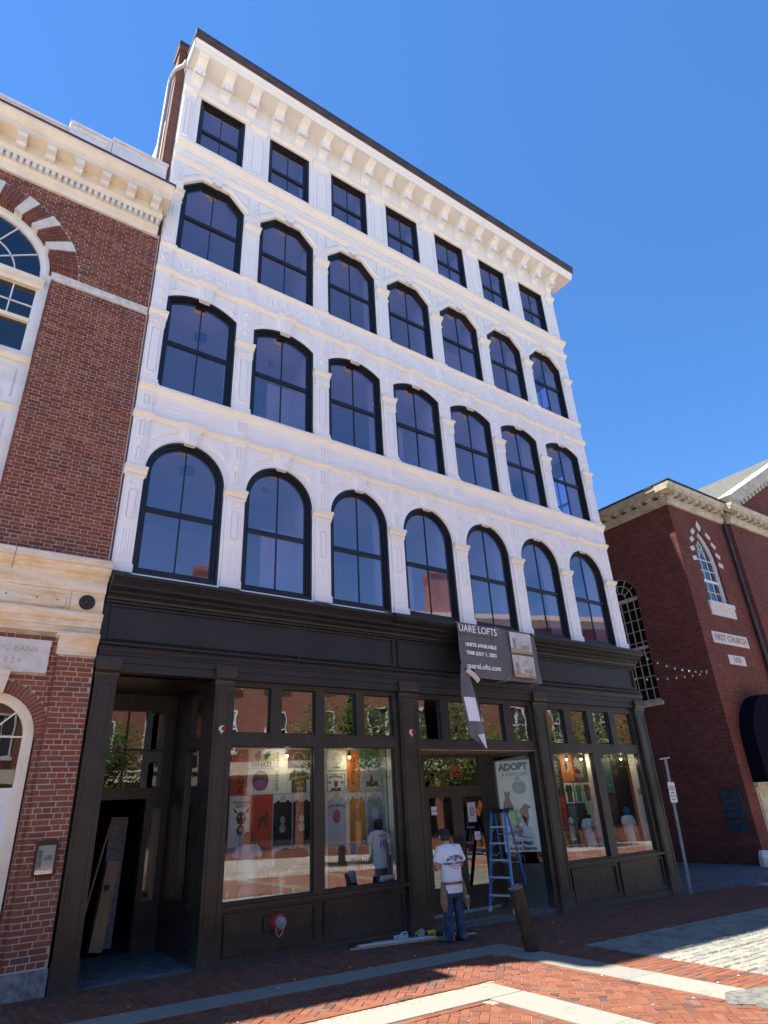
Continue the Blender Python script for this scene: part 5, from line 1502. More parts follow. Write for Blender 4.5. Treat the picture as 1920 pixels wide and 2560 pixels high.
# --- marble entablature between the storeys
EX = -1.10
bal([(0.1, 5.47), (-0.14, 5.47), (-0.15, 5.53), (-0.22, 5.56), (-0.26, 5.60), (-0.27, 5.64), (-0.31, 5.66), (-0.31, 5.76), (-0.27, 5.79), (0.1, 5.86)], BX0, -2.48, 'entablature_cornice', 'bank_marble')
bal([(0.1, 5.47), (-0.14, 5.47), (-0.15, 5.53), (-0.22, 5.56), (-0.26, 5.60), (-0.27, 5.64), (-0.31, 5.66), (-0.31, 5.76), (-0.27, 5.79), (0.1, 5.86)], -2.472, EX, 'entablature_cornice', 'bank_marble')
bal([(0.1, 5.27), (-0.11, 5.27), (-0.13, 5.30), (-0.14, 5.47), (0.1, 5.47)], BX0, EX - 0.01, 'entablature_soffit', 'bank_marble')
for x0, x1 in ((BX0, -1.602), (-1.595, EX - 0.012)):
    m = MB(); m.box(x0, x1, -0.085, 0.1, 4.93, 5.268); fb = m.build('frieze_stone', 'bank_marble', bank)
    if x0 < -3:
        m = MB(); pq = rect(-3.4, -1.66, 4.985, 5.20); m.ring_xz(pq, inset(pq, 0.015), -0.10, -0.08); m.build('inscription_border', 'bank_marble', fb)
        for x in (-2.47, -2.06, -1.78):
            m = MB(); m.prism_xz(arc(x, 5.10, 0.012, 0, 330, 10), -0.087, -0.08); m.build('fixing_hole', 'ink_black', fb)
m = MB(); c = (-1.36, 5.11)
m.prism_xz(arc(*c, 0.118, 0, 350, 24), -0.105, -0.08)
for k in range(16):
    a = R(22.5 * k); m.beam((c[0] + 0.03 * math.cos(a), -0.107, c[1] + 0.03 * math.sin(a)), (c[0] + 0.105 * math.cos(a), -0.107, c[1] + 0.105 * math.sin(a)), 0.012, 0.012, (0, 1, 0))
m.sphere((c[0], -0.105, c[1]), 0.03, 0.02, 0.03); m.build('medallion', 'bronze', bank)
bal([(0.1, 4.60), (-0.07, 4.60), (-0.07, 4.70), (-0.10, 4.71), (-0.10, 4.80), (-0.13, 4.82), (-0.16, 4.88), (-0.17, 4.925), (0.1, 4.93)], BX0, EX - 0.004, 'architrave', 'bank_marble')
# --- lower wall, pier, plaque, arched door
LC, LS, LRI, LRO = -2.34, 3.12, 0.60, 0.76
def ivl(z):
    if z >= LS:
        h = math.sqrt(max(0, LRO ** 2 - (z - LS) ** 2)) + 0.01 if z < LS + LRO else 0
    else: h = LRI + 0.02
    xr = -1.635
    r = [(BX0, LC - h), (LC + h, xr)] if h else [(BX0, xr)]
    if 3.99 < z + 0.03 and z < 4.50: r = [(a, b) for a0, b0 in r for a, b in ((a0, min(b0, -2.94)), (max(a0, -1.738), b0)) if b - a > 0.02]
    return r
pl = []
courses(ivl, None, 0.36, 4.60, 0.0735, -0.012, pl, 0.205, 0.098, 0.0135, 'flemish')
pp = []
def ivp(z): return [(-1.632, -1.112)]
courses(ivp, None, 0.36, 4.29, 0.0735, -0.072, pp, 0.205, 0.098, 0.0135, 'common')
z = 0.36; k = 0
while z < 4.25:
    pp.append(([(-1.634, 0.0, z + 0.005), (-1.634, -0.07, z + 0.005), (-1.634, -0.07, z + 0.0685), (-1.634, 0.0, z + 0.0685)], (-1, 0, 0))); z += 0.0735
for j in range(38):
    aa, bb = 180 * j / 38 + 0.5, 180 * (j + 1) / 38 - 0.5
    if 80 < (aa + bb) / 2 < 100: continue
    f = lambda r_, a, y: (LC + r_ * math.cos(R(a)), y, LS + r_ * math.sin(R(a)))
    pl.append(([f(LRI, bb, -0.016), f(LRI, aa, -0.016), f(LRO, aa, -0.016), f(LRO, bb, -0.016)], (0, -1, 0)))
    pl.append(([f(LRI, aa, -0.01), f(LRI, bb, -0.01), f(LRI, bb, 0.10), f(LRI, aa, 0.10)][::-1], (-math.cos(R((aa + bb) / 2)), 0, -math.sin(R((aa + bb) / 2)))))
z = 0.36; k = 0
while z < LS:
    pl.append(([(LC + LRI + 0.016, -0.01, z + 0.005), (LC + LRI + 0.016, 0.1, z + 0.005), (LC + LRI + 0.016, 0.1, z + 0.0685), (LC + LRI + 0.016, -0.01, z + 0.0685)], (-1, 0, 0))); z += 0.0735
m = MB()
m.holed_xz([(BX0, 0.0), (-1.10, 0.0), (-1.10, 4.65), (BX0, 4.65)], [[(LC - LRI - 0.025, 0.05), (LC + LRI + 0.025, 0.05), (LC + LRI + 0.025, LS)] + arc(LC, LS, LRI + 0.008, 0, 180, 20) + [(LC - LRI - 0.025, LS)]], -0.004, 0.14)
lw = m.build('lower_wall', 'mortar_warm', bank)
lay(pl, lw, 'brick', 'brick_bank_low', 130, 'bricks_far', 0.03, 0.004)
m = MB(); m.box(-1.625, -1.118, -0.066, 0.0, 0.30, 4.31); pr_ = m.build('pier', 'mortar_warm', bank)
lay(pp, pr_, 'brick', 'brick_bank_low', 290, 'bricks_far', 0.03, 0.004)
m = MB(); m.box(-1.66, -1.105, -0.11, 0.1, -0.2, 0.345); m.build('pier_base', 'base_granite', bank)
m = MB(); m.box(BX0, LC - LRI - 0.03, -0.05, 0.1, -0.2, 0.345); m.box(LC + LRI + 0.03, -1.662, -0.05, 0.1, -0.2, 0.345); m.build('wall_base', 'base_granite', bank)
m = MB(); m.prism_yz([(0.05, 4.28), (-0.09, 4.28), (-0.10, 4.31), (-0.08, 4.33), (-0.09, 4.42), (-0.13, 4.48), (-0.17, 4.52), (-0.19, 4.55), (-0.19, 4.598), (0.05, 4.598)], -1.66, -1.108)
m.box(-1.70, -1.112, -0.195, 0.0, 4.53, 4.598); m.build('pier_capital', 'bank_marble', bank)
m = MB(); m.box(-2.93, -1.745, -0.05, 0.02, 3.99, 4.47); pq = m.build('name_plaque', 'plaque_stone', bank)
lettering('ASIATIC BANK', 0.118, (-2.31, -0.051, 4.32), 'carved_shadow', pq, spacing=1.12, ext=0.0015)
lettering('· 1824 ·', 0.112, (-2.25, -0.051, 4.15), 'carved_shadow', pq, spacing=1.5, ext=0.0015)
m = MB(); m.prism_xz([(LC - 0.09, 3.68), (LC + 0.10, 3.68), (LC + 0.145, 3.99), (LC - 0.13, 3.99)], -0.07, 0.05); m.box(LC - 0.17, LC + 0.29, -0.065, 0.0, 3.985, 4.005); m.build('keystone', 'bank_marble', bank)
def archp(h, zb, n=20): return [(LC - h, zb), (LC + h, zb)] + arc(LC, LS, h, 0, 180, n)
m = MB(); m.ring_xz(archp(0.595, 0.0), archp(0.52, 0.0), 0.04, 0.16); m.ring_xz(archp(0.52, 0.0), archp(0.465, 0.0), 0.08, 0.16); dw = m.build('arched_doorway', 'bank_cream', bank)
m = MB()
for a in (0, 45, 90, 135, 180): m.beam((LC + 0.17 * math.cos(R(a)), 0.12, LS + 0.17 * math.sin(R(a))), (LC + 0.48 * math.cos(R(a)), 0.12, LS + 0.48 * math.sin(R(a))), 0.022, 0.03, (0, 1, 0))
a_ = arc(LC, LS, 0.18, 0, 180, 14)
for k in range(14): m.beam((a_[k][0], 0.12, a_[k][1]), (a_[k + 1][0], 0.12, a_[k + 1][1]), 0.022, 0.03, (0, 1, 0))
m.box(LC - 0.19, LC - 0.17, 0.105, 0.135, 2.45, LS); m.box(LC + 0.17, LC + 0.19, 0.105, 0.135, 2.45, LS); m.build('muntin', 'bank_cream', dw)
m = MB(); m.prism_xz(archp(0.48, 2.40), 0.125, 0.131); m.build('pane', 'glass_old', dw)
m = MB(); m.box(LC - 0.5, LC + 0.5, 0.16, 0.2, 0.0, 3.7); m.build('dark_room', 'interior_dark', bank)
m = MB(); m.box(LC - 0.465, LC + 0.465, 0.09, 0.15, 0.0, 2.42); m.box(LC - 0.47, LC + 0.47, 0.07, 0.15, 2.38, 2.46); dd = m.build('white_door', 'bank_white', dw)
# --- wall box on the pier
t = thing('wall_box', 'small black framed notice box hung on the brick pier', 'notice box', (-1.345, -0.08, 1.38))
m = MB(); r_ = rect(-1.48, -1.22, 1.38, 1.76); m.ring_xz(r_, inset(r_, 0.022), -0.135, -0.082); m.box(-1.49, -1.21, -0.14, -0.08, 1.755, 1.79); m.build('box_frame', 'black_plastic', t)
m = MB(); m.prism_xz(inset(r_, 0.02), -0.105, -0.085); m.build('leaflet', 'paper_white', t)
m = MB(); m.prism_xz(rect(-1.44, -1.39, 1.47, 1.68), -0.108, -0.1); m.prism_xz(rect(-1.37, -1.27, 1.56, 1.62), -0.108, -0.1); m.build('print', 'art_grey', t)
lettering('WALKING', 0.045, (-1.35, -0.107, 1.435), 'ink_red', t, bold=0.002)
m = MB(); m.prism_xz(inset(r_, 0.02), -0.124, -0.12); m.build('pane', 'glass_shop', t)
# ------------------------------------------------------------------ pavement, paving, street
def gp(x, y, dz=0.0): return (x, y, gz(x) + dz)
m = MB()
xs = [-400, -40, -8, -4, 0, 4, 8, 12, 16, 24, 40, 400]; ys = [-400, -40, -8, 0.0, 16, 400]
def gzz(x): return gz(max(-8, min(40, x)))
for i in range(len(xs) - 1):
    for j in range(len(ys) - 1):
        m.add([(xs[i], ys[j], gzz(xs[i]) - 0.03), (xs[i + 1], ys[j], gzz(xs[i + 1]) - 0.03), (xs[i + 1], ys[j + 1], gzz(xs[i + 1]) - 0.03), (xs[i], ys[j + 1], gzz(xs[i]) - 0.03)], [(0, 1, 2, 3)])
plain('far_paving', (0.38, 0.355, 0.32), 0.9, 0.1, 0.55, 0.3, 40, col2=(0.30, 0.20, 0.15))
ground = tag(m.build('ground', 'far_paving', None), kind='structure')

def sheet(x0, x1, y0, y1, dz, name, mat):
    m = MB(); n = max(1, int((x1 - x0) / 2))
    for k in range(n):
        a, b = x0 + (x1 - x0) * k / n, x0 + (x1 - x0) * (k + 1) / n
        m.hexa([gp(a, y0, -0.2), gp(b, y0, -0.2), gp(b, y1, -0.2), gp(a, y1, -0.2), gp(a, y0, dz), gp(b, y0, dz), gp(b, y1, dz), gp(a, y1, dz)])
    return tag(m.build(name, mat, None), kind='structure')

def brick_at(cx, cy, dx, dy, L, W, out, jit=0.004, rotj=1.2, zj=0.0025):
    a = math.atan2(dy, dx) + R(random.uniform(-rotj, rotj))
    ux, uy = math.cos(a), math.sin(a); vx, vy = -uy, ux
    cx += random.uniform(-jit, jit) * .5; cy += random.uniform(-jit, jit) * .5
    dz = random.uniform(-zj, zj)
    t1, t2 = random.uniform(-zj, zj), random.uniform(-zj, zj)
    pts = []
    for s, t in ((-1, -1), (1, -1), (1, 1), (-1, 1)):
        x = cx + ux * s * L / 2 + vx * t * W / 2; y = cy + uy * s * L / 2 + vy * t * W / 2
        pts.append((x, y, gz(x) + dz + s * t1 * .5 + t * t2 * .5))
    out.append((pts, (0, 0, 1)))

BL, BW, MJ = 0.203, 0.097, 0.007
# sidewalk: bricks in courses square to the buildings
walk = sheet(-6.5, 16.0, -1.575, 0.6, -0.010, 'sidewalk', 'mortar_dark')
pl = []
x = -6.4; k = 0
while x < 15.5:
    y = -1.565 + (0 if k % 2 else -0.104)
    while y < -0.05:
        ya, yb = max(y, -1.567), min(y + BL, -0.03 if not (-1.7 < x < -1.0) else -0.12)
        if yb - ya > 0.05:
            if not (-0.74 < x < 0.83): pass
            brick_at(x, (ya + yb) / 2, 0, 1, yb - ya, BW, pl)
        y += BL + MJ
    x += BW + MJ; k += 1
lay(pl, walk, 'brick', 'brick_paving', 120, 'bricks_far', 0.04, 0.006)
# granite strips: long slabs, butted
def strip(path_x, path_y, name, lab=None):
    (x0, x1), (y0, y1) = path_x, path_y
    pl = []
    along_x = (x1 - x0) > (y1 - y0)
    a = x0 if along_x else y0
    end = x1 if along_x else y1
    while a < end - 0.05:
        L = min(random.uniform(1.0, 1.7), end - a)
        if end - a - L < 0.4: L = end - a
        if along_x: q = [gp(a + 0.003, y0, 0.004), gp(a + L - 0.003, y0, 0.004), gp(a + L - 0.003, y1, 0.004), gp(a + 0.003, y1, 0.004)]
        else: q = [gp(x0, a + 0.003, 0.004), gp(x1, a + 0.003, 0.004), gp(x1, a + L - 0.003, 0.004), gp(x0, a + L - 0.003, 0.004)]
        pl.append((q, (0, 0, 1))); a += L
    return pl
gr = sheet(-6.5, 5.28, -7.5, -1.575, -0.012, 'plaza', 'sand_joint')
pl = strip((-6.5, 5.28), (-2.07, -1.58), 'granite') + strip((4.72, 5.28), (-7.5, -2.075), 'granite') + strip((-6.5, 3.40), (-3.88, -3.38), 'granite') + strip((2.87, 3.40), (-7.5, -3.885), 'granite')
lay(pl, gr, 'granite_slab', 'granite_slab', 300, 'granite_far', 0.06, 0.006)
# herringbone between and inside the strips, laid at 45 degrees to the street, cut at the edges
def herring(x0, x1, y0, y1, out, border=True):
    U = 0.104
    bx0, bx1, by0, by1 = x0, x1, y0, y1
    c = math.sqrt(0.5)
    def put(i, j, horiz):
        if horiz: cx, cy, ux, uy = (i + 1) * U, (j + .5) * U, 1, 0
        else: cx, cy, ux, uy = (i + .5) * U, (j + 1) * U, 0, 1
        wx, wy = cx * c - cy * c, cx * c + cy * c
        return wx, wy, ux * c - uy * c, ux * c + uy * c
    ox, oy = (x0 + x1) / 2, (y0 + y1) / 2
    N = int(max(x1 - x0, y1 - y0) / U * 1.1) + 8
    for a in range(-N, N):
        for b in range(-N, N):
            k = (a - b) % 4
            if k == 0: h = True
            elif k == 3: h = False
            else: continue
            i, j = a, b
            wx, wy, dx, dy = put(i, j, h)
            X, Y = ox + wx, oy + wy
            if x0 - 0.12 < X < x1 + 0.12 and y0 - 0.12 < Y < y1 + 0.12:
                tmp = []
                brick_at(X, Y, dx, dy, BL - 0.001, BW, tmp, 0.002, 0.8)
                pts = tmp[0][0]
                if not all(x0 < p[0] < x1 and y0 < p[1] < y1 for p in pts):
                    zc = sum(p[2] - gz(p[0]) for p in pts) / 4
                    q = [(p[0], p[1]) for p in pts]
                    for nx, ny, d in ((1, 0, x0), (-1, 0, -x1), (0, 1, y0), (0, -1, -y1)):
                        q = clip(q, nx, ny, d) if len(q) > 2 else []
                    if len(q) < 3: continue
                    ar = abs(sum(q[i][0] * q[i - 1][1] - q[i - 1][0] * q[i][1] for i in range(len(q)))) / 2
                    if ar < 0.0012: continue
                    pts = [(x, y, gz(x) + zc) for x, y in q]
                out.append((pts, (0, 0, 1)))
pl = []
def soldier(x0, x1, y0, y1, out, axis):
    if axis == 'x':
        x = x0
        while x + BL < x1 + 0.01: brick_at(x + BL / 2, (y0 + y1) / 2, 1, 0, BL, y1 - y0, out); x += BL + MJ
    else:
        y = y0
        while y + BL < y1 + 0.01: brick_at((x0 + x1) / 2, y + BL / 2, 0, 1, BL, x1 - x0, out); y += BL + MJ
herring(-5.5, 4.59, -3.25, -2.20, pl)
herring(3.52, 4.59, -7.3, -3.25, pl)
herring(-4.0, 2.74, -7.0, -4.01, pl)
for yy in (-2.185, -3.265): soldier(-5.5, 4.70 if yy > -3 else 3.40, yy, yy + 0.097, pl, 'x')
soldier(-4, 2.86, -3.995, -3.898, pl, 'x')
soldier(4.605, 4.705, -7.3, -2.19, pl, 'y'); soldier(3.415, 3.512, -7.3, -3.3, pl, 'y'); soldier(2.755, 2.855, -7.0, -4.0, pl, 'y')
lay(pl, gr, 'brick', 'brick_paving', 180, 'bricks_far', 0.04, 0.005)
# brick margin beside the setts
mg = sheet(5.28, 6.15, -7.5, -1.575, -0.012, 'brick_margin', 'sand_joint')
mg2 = sheet(6.15, 16.0, -2.58, -1.575, -0.012, 'brick_margin', 'sand_joint')
pl = []
y = -7.4; k = 0
while y < -1.62:
    x = 5.29 + (0 if k % 2 else -0.1)
    xe = 6.14 if y < -2.58 else 15.9
    while x < xe:
        xa, xb = max(x, 5.285), min(x + BL, xe)
        if xb - xa > 0.05: brick_at((xa + xb) / 2, y + BW / 2, 1, 0, xb - xa, BW, pl)
        x += BL + MJ
    y += BW + MJ; k += 1
lay(pl, mg, 'brick', 'brick_paving', 0, 'bricks_far', 0.04, 0.006)
# granite setts
st = sheet(6.15, 16.0, -8.5, -2.58, -0.016, 'sett_road', 'sand_joint')
pl = []
y = -8.4; k = 0
while y < -2.62:
    w = random.uniform(0.125, 0.15)
    x = 6.16 - random.uniform(0, 0.15)
    while x < 15.9:
        L = random.uniform(0.18, 0.30)
        xa, xb = max(x, 6.155), min(x + L, 15.9)
        if xb - xa > 0.07: brick_at((xa + xb) / 2, y + w / 2, 1, 0, xb - xa - 0.004, min(w, -2.59 - y) - 0.002, pl, 0.006, 2.0, 0.007)
        x += L + 0.012
    y += w + 0.012
lay(pl, st, 'sett', 'granite_sett', 300, 'setts_far', 0.06, 0.016)
# brick part of the square farther out
brick_texture('square_brick', (0.26, 0.11, 0.07), (0.31, 0.14, 0.09), (0.30, 0.24, 0.18))
m = MB()
for k in range(12):
    a, b = -10 + k * 4, -6 + k * 4
    m.add([gp(a, -14.0, -0.012), gp(b, -14.0, -0.012), gp(b, -8.6, -0.012), gp(a, -8.6, -0.012)], [(0, 1, 2, 3)])
tag(m.build('square', 'square_brick', None), kind='structure')
# scraps of litter and gum on the paving
m = MB()
for k in range(60):
    x, y = random.uniform(-0.8, 9), random.uniform(-5.4, -0.25); r_ = random.uniform(0.006, 0.02)
    a0 = random.uniform(0, 6)
    m.prism_xy([(x + r_ * random.uniform(.6, 1.2) * math.cos(a0 + 2 * math.pi * q / 6), y + r_ * random.uniform(.5, 1) * math.sin(a0 + 2 * math.pi * q / 6)) for q in range(6)], gz(x) + 0.003, gz(x) + 0.008)
tag(m.build('litter', 'plaque_stone', None), 'tiny pale scraps and gum spots scattered over the paving', 'litter', kind='stuff')
# worn asphalt patch at the right edge
plain('asphalt_patch', (0.13, 0.125, 0.11), 0.9, 0.25, 12, 0.5, 50)
pts = [(5.05 + (0.42 + 0.07 * math.sin(3 * a_) + 0.05 * math.sin(5 * a_ + 1)) * math.cos(a_), -5.86 + (0.34 + 0.05 * math.sin(4 * a_)) * math.sin(a_)) for a_ in [2 * math.pi * k / 30 for k in range(30)]]
m = MB(); m.prism_xy(pts, -0.12, gz(5.0) + 0.014)
tag(m.build('asphalt_patch', 'asphalt_patch', None, origin=(5.0, -5.85, gz(5))), 'round grey asphalt patch set in the brick paving at right edge', 'patch')
# ------------------------------------------------------------------ brick church on the right
CX, CY = 21.60, 2.20
church = thing('brick_church', 'dark red brick church with pointed window and cream bracketed cornice at right', 'church', (CX + 4, CY + 2, gz(CX)))
PX0 = 26.3                                    # where the front wall steps forward
CB = gz(CX) - 0.5
m = MB()
def lancet(cx, h, z0, zs, n=10):
    r_ = 2 * h * 1.18
    pts = [(cx - h, z0), (cx + h, z0), (cx + h, zs)]
    for i in range(1, n): 
        a = 60 * i / n
        pts.append((cx + h - r_ + r_ * math.cos(R(a * 0.93)), zs + r_ * math.sin(R(a * 0.93))))
    ap = zs + math.sqrt(r_ * r_ - (r_ - h) ** 2)
    pts = [p for p in pts if p[0] > cx + 0.01 or p[1] <= z0]
    pts.append((cx, ap))
    right = [p for p in pts if p[0] > cx + 0.005 and p[1] > z0 + 0.01]
    return [(cx - h, z0), (cx + h, z0)] + right + [(cx, ap)] + [(2 * cx - x, z) for x, z in reversed(right)]
LW = 23.72
lo = lancet(LW, 0.80, 9.20, 11.05)
m.holed_xz(rect(CX, PX0, CB, 13.45), [lo, rect(22.35, 26.2, CB + 0.05, 2.15)], CY, CY + 0.4)
m.build('front_wall', 'church_brick', church)
# side wall (x = CX) with its tall round headed window
SY, SH = 5.62, 0.98
loops = [rect(CY, 16.0, CB, 13.45), [(SY - SH, 5.45), (SY + SH, 5.45)] + arc(SY, 10.0, SH, 0, 180, 20)]
flat = [p for l in loops for p in l]; n = len(flat)
tris = tessellate_polygon([[Vector((a, b, 0)) for a, b in l] for l in loops])
m = MB(); m.add([(CX - 0.002, a, b) for a, b in flat] + [(CX + 0.35, a, b) for a, b in flat], [tuple(t[::-1]) for t in tris] + [tuple(n + i for i in t) for t in tris])
q = len(loops[1]); l = loops[1]; m.add([(CX, a, b) for a, b in l] + [(CX + 0.35, a, b) for a, b in l], [(i, (i + 1) % q, q + (i + 1) % q, q + i) for i in range(q)])
m.build('side_wall', 'church_brick', church)
m = MB()
def yb(y0, y1, z0, z1, x=CX + 0.10, t=0.05): m.box(x, x + t, y0, y1, z0, z1)
for y in (SY - SH, SY + SH - 0.07): yb(y, y + 0.07, 5.45, 10.0)
yb(SY - SH, SY + SH, 9.82, 9.98); yb(SY - SH, SY + SH, 7.66, 7.78)
sw = m.build('side_window', 'church_cream', church)
m = MB()
for k in range(1, 6): yb(SY - SH + k * 2 * SH / 6 - 0.014, SY - SH + k * 2 * SH / 6 + 0.014, 5.45, 9.85, CX + 0.12, 0.03)
for k in range(1, 9): yb(SY - SH, SY + SH, 5.5 + k * 0.49, 5.5 + k * 0.49 + 0.025, CX + 0.12, 0.03)
for rr in (0.32, 0.66, 0.95):
    a_ = arc(SY, 10.0, rr, 0, 180, 18)
    for k in range(18): m.beam((CX + 0.13, a_[k][0], a_[k][1]), (CX + 0.13, a_[k + 1][0], a_[k + 1][1]), 0.03, 0.03, (1, 0, 0))
for a in (30, 60, 90, 120, 150): m.beam((CX + 0.13, SY + 0.32 * math.cos(R(a)), 10 + 0.32 * math.sin(R(a))), (CX + 0.13, SY + 0.95 * math.cos(R(a)), 10 + 0.95 * math.sin(R(a))), 0.026, 0.03, (1, 0, 0))
m.build('muntin', 'church_cream', sw)
m = MB(); n = len(loops[1]); m.add([(CX + 0.16, a, b) for a, b in loops[1]] + [(CX + 0.166, a, b) for a, b in loops[1]], [tuple(range(n - 1, -1, -1)), tuple(range(n, 2 * n))] + [(i, (i + 1) % n, n + (i + 1) % n, n + i) for i in range(n)]); m.build('pane', 'glass_old', sw)
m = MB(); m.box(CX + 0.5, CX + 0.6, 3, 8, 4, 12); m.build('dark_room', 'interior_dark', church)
m = MB(); m.box(CX - 0.12, CX + 0.1, SY - SH - 0.10, SY + SH + 0.10, 5.27, 5.45); m.box(CX - 0.06, CX + 0.1, SY - SH, SY + SH, 5.45, 5.54); m.build('window_sill', 'church_cream', church)
# lancet window with white frame, stone blocks round it
li = [(LW + (x - LW) * 0.86, 9.28 + (z - 9.2) * 0.955) for x, z in lo]
m = MB(); m.ring_xz(lo, li, CY + 0.10, CY + 0.30); lwn = m.build('lancet_window', 'bank_white', church)
m = MB()
for x in (LW - 0.24, LW + 0.24): m.box(x - 0.014, x + 0.014, CY + 0.18, CY + 0.22, 9.25, 11.6)
for z in (9.72, 10.72, 11.22): m.box(LW - 0.7, LW + 0.7, CY + 0.18, CY + 0.22, z, z + 0.03)
m.box(LW - 0.72, LW + 0.72, CY + 0.15, CY + 0.24, 10.18, 10.28)
for s in (-1, 1): m.beam((LW + s * 0.24, CY + 0.2, 11.6), (LW + s * 0.02, CY + 0.2, 12.15), 0.03, 0.03, (0, 1, 0)); m.beam((LW + s * 0.24, CY + 0.2, 11.4), (LW - s * 0.22, CY + 0.2, 11.95), 0.025, 0.03, (0, 1, 0))
m.build('muntin', 'bank_white', lwn)
m = MB(); m.prism_xz(li, CY + 0.21, CY + 0.216); m.build('pane', 'glass_old', lwn)
m = MB(); m.box(LW - 1, LW + 1, CY + 0.5, CY + 0.6, 8.5, 13); m.build('dark_room', 'interior_dark', church)
m = MB(); m.box(LW - 1.02, LW + 1.02, CY - 0.10, CY + 0.35, 9.02, 9.20); m.box(LW - 0.98, LW + 1.0, CY - 0.05, CY + 0.3, 8.60, 9.02); m.box(LW - 1.0, LW + 1.0, CY - 0.07, CY + 0.3, 8.83, 8.87); m.build('window_sill', 'plaque_stone', church)
for s in (-1, 1):
    for a, zz in ((0.95, 11.10), (0.93, 11.55), (0.78, 12.02), (0.52, 12.44)):
        m = MB(); tl = -s * (12 + 20 * (zz - 11.1)); c = (LW + s * (a + 0.10), zz); ca, sa = math.cos(R(tl)), math.sin(R(tl))
        m.prism_xz([(c[0] + dx * ca - dz * sa, c[1] + dx * sa + dz * ca) for dx, dz in ((-0.17, -0.10), (0.17, -0.10), (0.17, 0.10), (-0.17, 0.10))], CY - 0.02, CY + 0.1); m.build('arch_stone', 'plaque_stone', church)
m = MB(); m.prism_xz([(LW, 12.55), (LW + 0.2, 12.78), (LW, 13.10), (LW - 0.2, 12.78)], CY - 0.02, CY + 0.1); m.build('arch_stone', 'plaque_stone', church)
# stone name plates
for x0, x1, z0, z1, tx, ts in ((22.28, 25.08, 7.38, 7.85, 'FIRST CHURCH', 0.37), (23.08, 24.37, 6.57, 6.95, '1629', 0.31)):
    m = MB(); m.box(x0, x1, CY - 0.03, CY + 0.05, z0, z1); p = m.build('name_plate', 'plaque_stone', church)
    lettering(tx, ts, ((x0 + x1) / 2, CY - 0.032, (z0 + z1) / 2), 'church_letter', p, ext=0.006, spacing=1.0, bold=0.006)
# downspout, forward pier of the centre block
m = MB(); m.tube([(26.12, CY - 0.12, 14.1), (26.12, CY - 0.12, 9.0)], 0.075, 10); m.tube([(26.12, CY - 0.12, 9.0), (26.12, CY - 0.12, CB)], 0.09, 10); m.box(25.98, 26.26, CY - 0.24, CY, 13.95, 14.3)
for z in (12, 10, 8, 6, 4): m.box(26.01, 26.23, CY - 0.14, CY, z, z + 0.05)
m.build('downspout', 'gutter_metal', church)
m = MB(); m.box(PX0, 60, CY - 0.30, CY + 0.6, CB, 13.75); m.build('centre_wall', 'church_brick', church)
# dark round-headed door canopy
m = MB(); m.prism_xz([(22.28, 2.20), (26.1, 2.20)] + arc(24.19, 3.45, 1.91, 0, 180, 24), CY - 0.55, CY - 0.006); cn = m.build('door_awning', 'fabric_navy', church)
m = MB(); m.box(22.28, 26.12, CY - 0.16, CY + 0.3, 2.02, 2.18)
for k in range(16): m.box(22.4 + k * 0.23, 22.5 + k * 0.23, CY - 0.2, CY - 0.16, 2.05, 2.12)
m.build('door_lintel', 'church_cream', church)
m = MB(); m.box(22.9, 26.0, CY + 0.28, CY + 0.38, CB, 2.05); m.box(23.0, 24.3, CY + 0.24, CY + 0.30, CB + 0.7, 1.9); m.build('church_door', 'church_cream', church)
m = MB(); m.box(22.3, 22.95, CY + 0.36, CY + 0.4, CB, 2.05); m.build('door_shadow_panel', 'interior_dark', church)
# bronze tablets on the side wall
for y0, y1, z0, z1 in ((2.42, 3.14, 1.06, 2.0), (2.40, 3.12, 0.60, 0.98)):
    m = MB(); m.box(CX - 0.05, CX - 0.003, y0, y1, z0, z1); m.box(CX - 0.06, CX - 0.05, y0 + 0.05, y1 - 0.05, z0 + 0.05, z1 - 0.05)
    for k in range(int((z1 - z0) / 0.09) - 1): m.box(CX - 0.064, CX - 0.06, y0 + 0.12, y1 - 0.12, z0 + 0.09 + k * 0.085, z0 + 0.11 + k * 0.085)
    m.build('tablet', 'tablet_blue', church)
# cornice with modillions on both faces, roofs
def ccorn(name, pr, x0, x1, y=CY): return along([(yy + y, z) for yy, z in pr], x0, x1, name, 'church_cream', church)
bed = [(0.1, 13.42), (-0.10, 13.42), (-0.12, 13.50), (-0.18, 13.56), (-0.18, 13.74), (0.1, 13.75)]
cor = [(0.1, 13.90), (-0.48, 13.90), (-0.48, 14.02), (-0.55, 14.06), (-0.60, 14.14), (-0.60, 14.20), (0.1, 14.24)]
ccorn('bed_mould', bed, CX - 0.18, PX0); ccorn('corona', cor, CX - 0.60, PX0)
ccorn('bed_mould', [(a - 0.3, b) for a, b in bed], PX0 - 0.18, 60); ccorn('corona', [(a - 0.3, b) for a, b in cor], PX0 - 0.58, 60)
m = MB(); m.box(CX - 0.10, CX, CY + 0.1, 16, 13.423, 13.5); m.box(CX - 0.18, CX, CY + 0.1, 16, 13.5, 13.747); m.build('bed_mould', 'church_cream', church)
m = MB(); m.box(CX - 0.48, CX, CY + 0.1, 16, 13.903, 14.04); m.box(CX - 0.585, CX, CY + 0.1, 16, 14.04, 14.203); m.build('corona', 'church_cream', church)
m = MB(); m.box(CX - 0.62, CX + 0.1, CY + 0.2, 16, 14.21, 14.283); m.box(CX - 0.62, PX0 + 40, CY - 0.63, CY + 0.2, 14.245, 14.29); m.build('gutter_edge', 'gutter_metal', church)
m = MB(); m.box(-0.12, 0.12, -0.42, -0.02, 13.75, 13.90); mo = m.build('modillion', 'church_cream', church, origin=(0, 0, 13.8))
x = CX + 0.15; mo.location = mo.location + Vector((x, CY, 0)); k = 1
while x + 0.55 * k < PX0 - 0.1: copy_tree(mo, (0.55 * k, 0, 0), church); k += 1
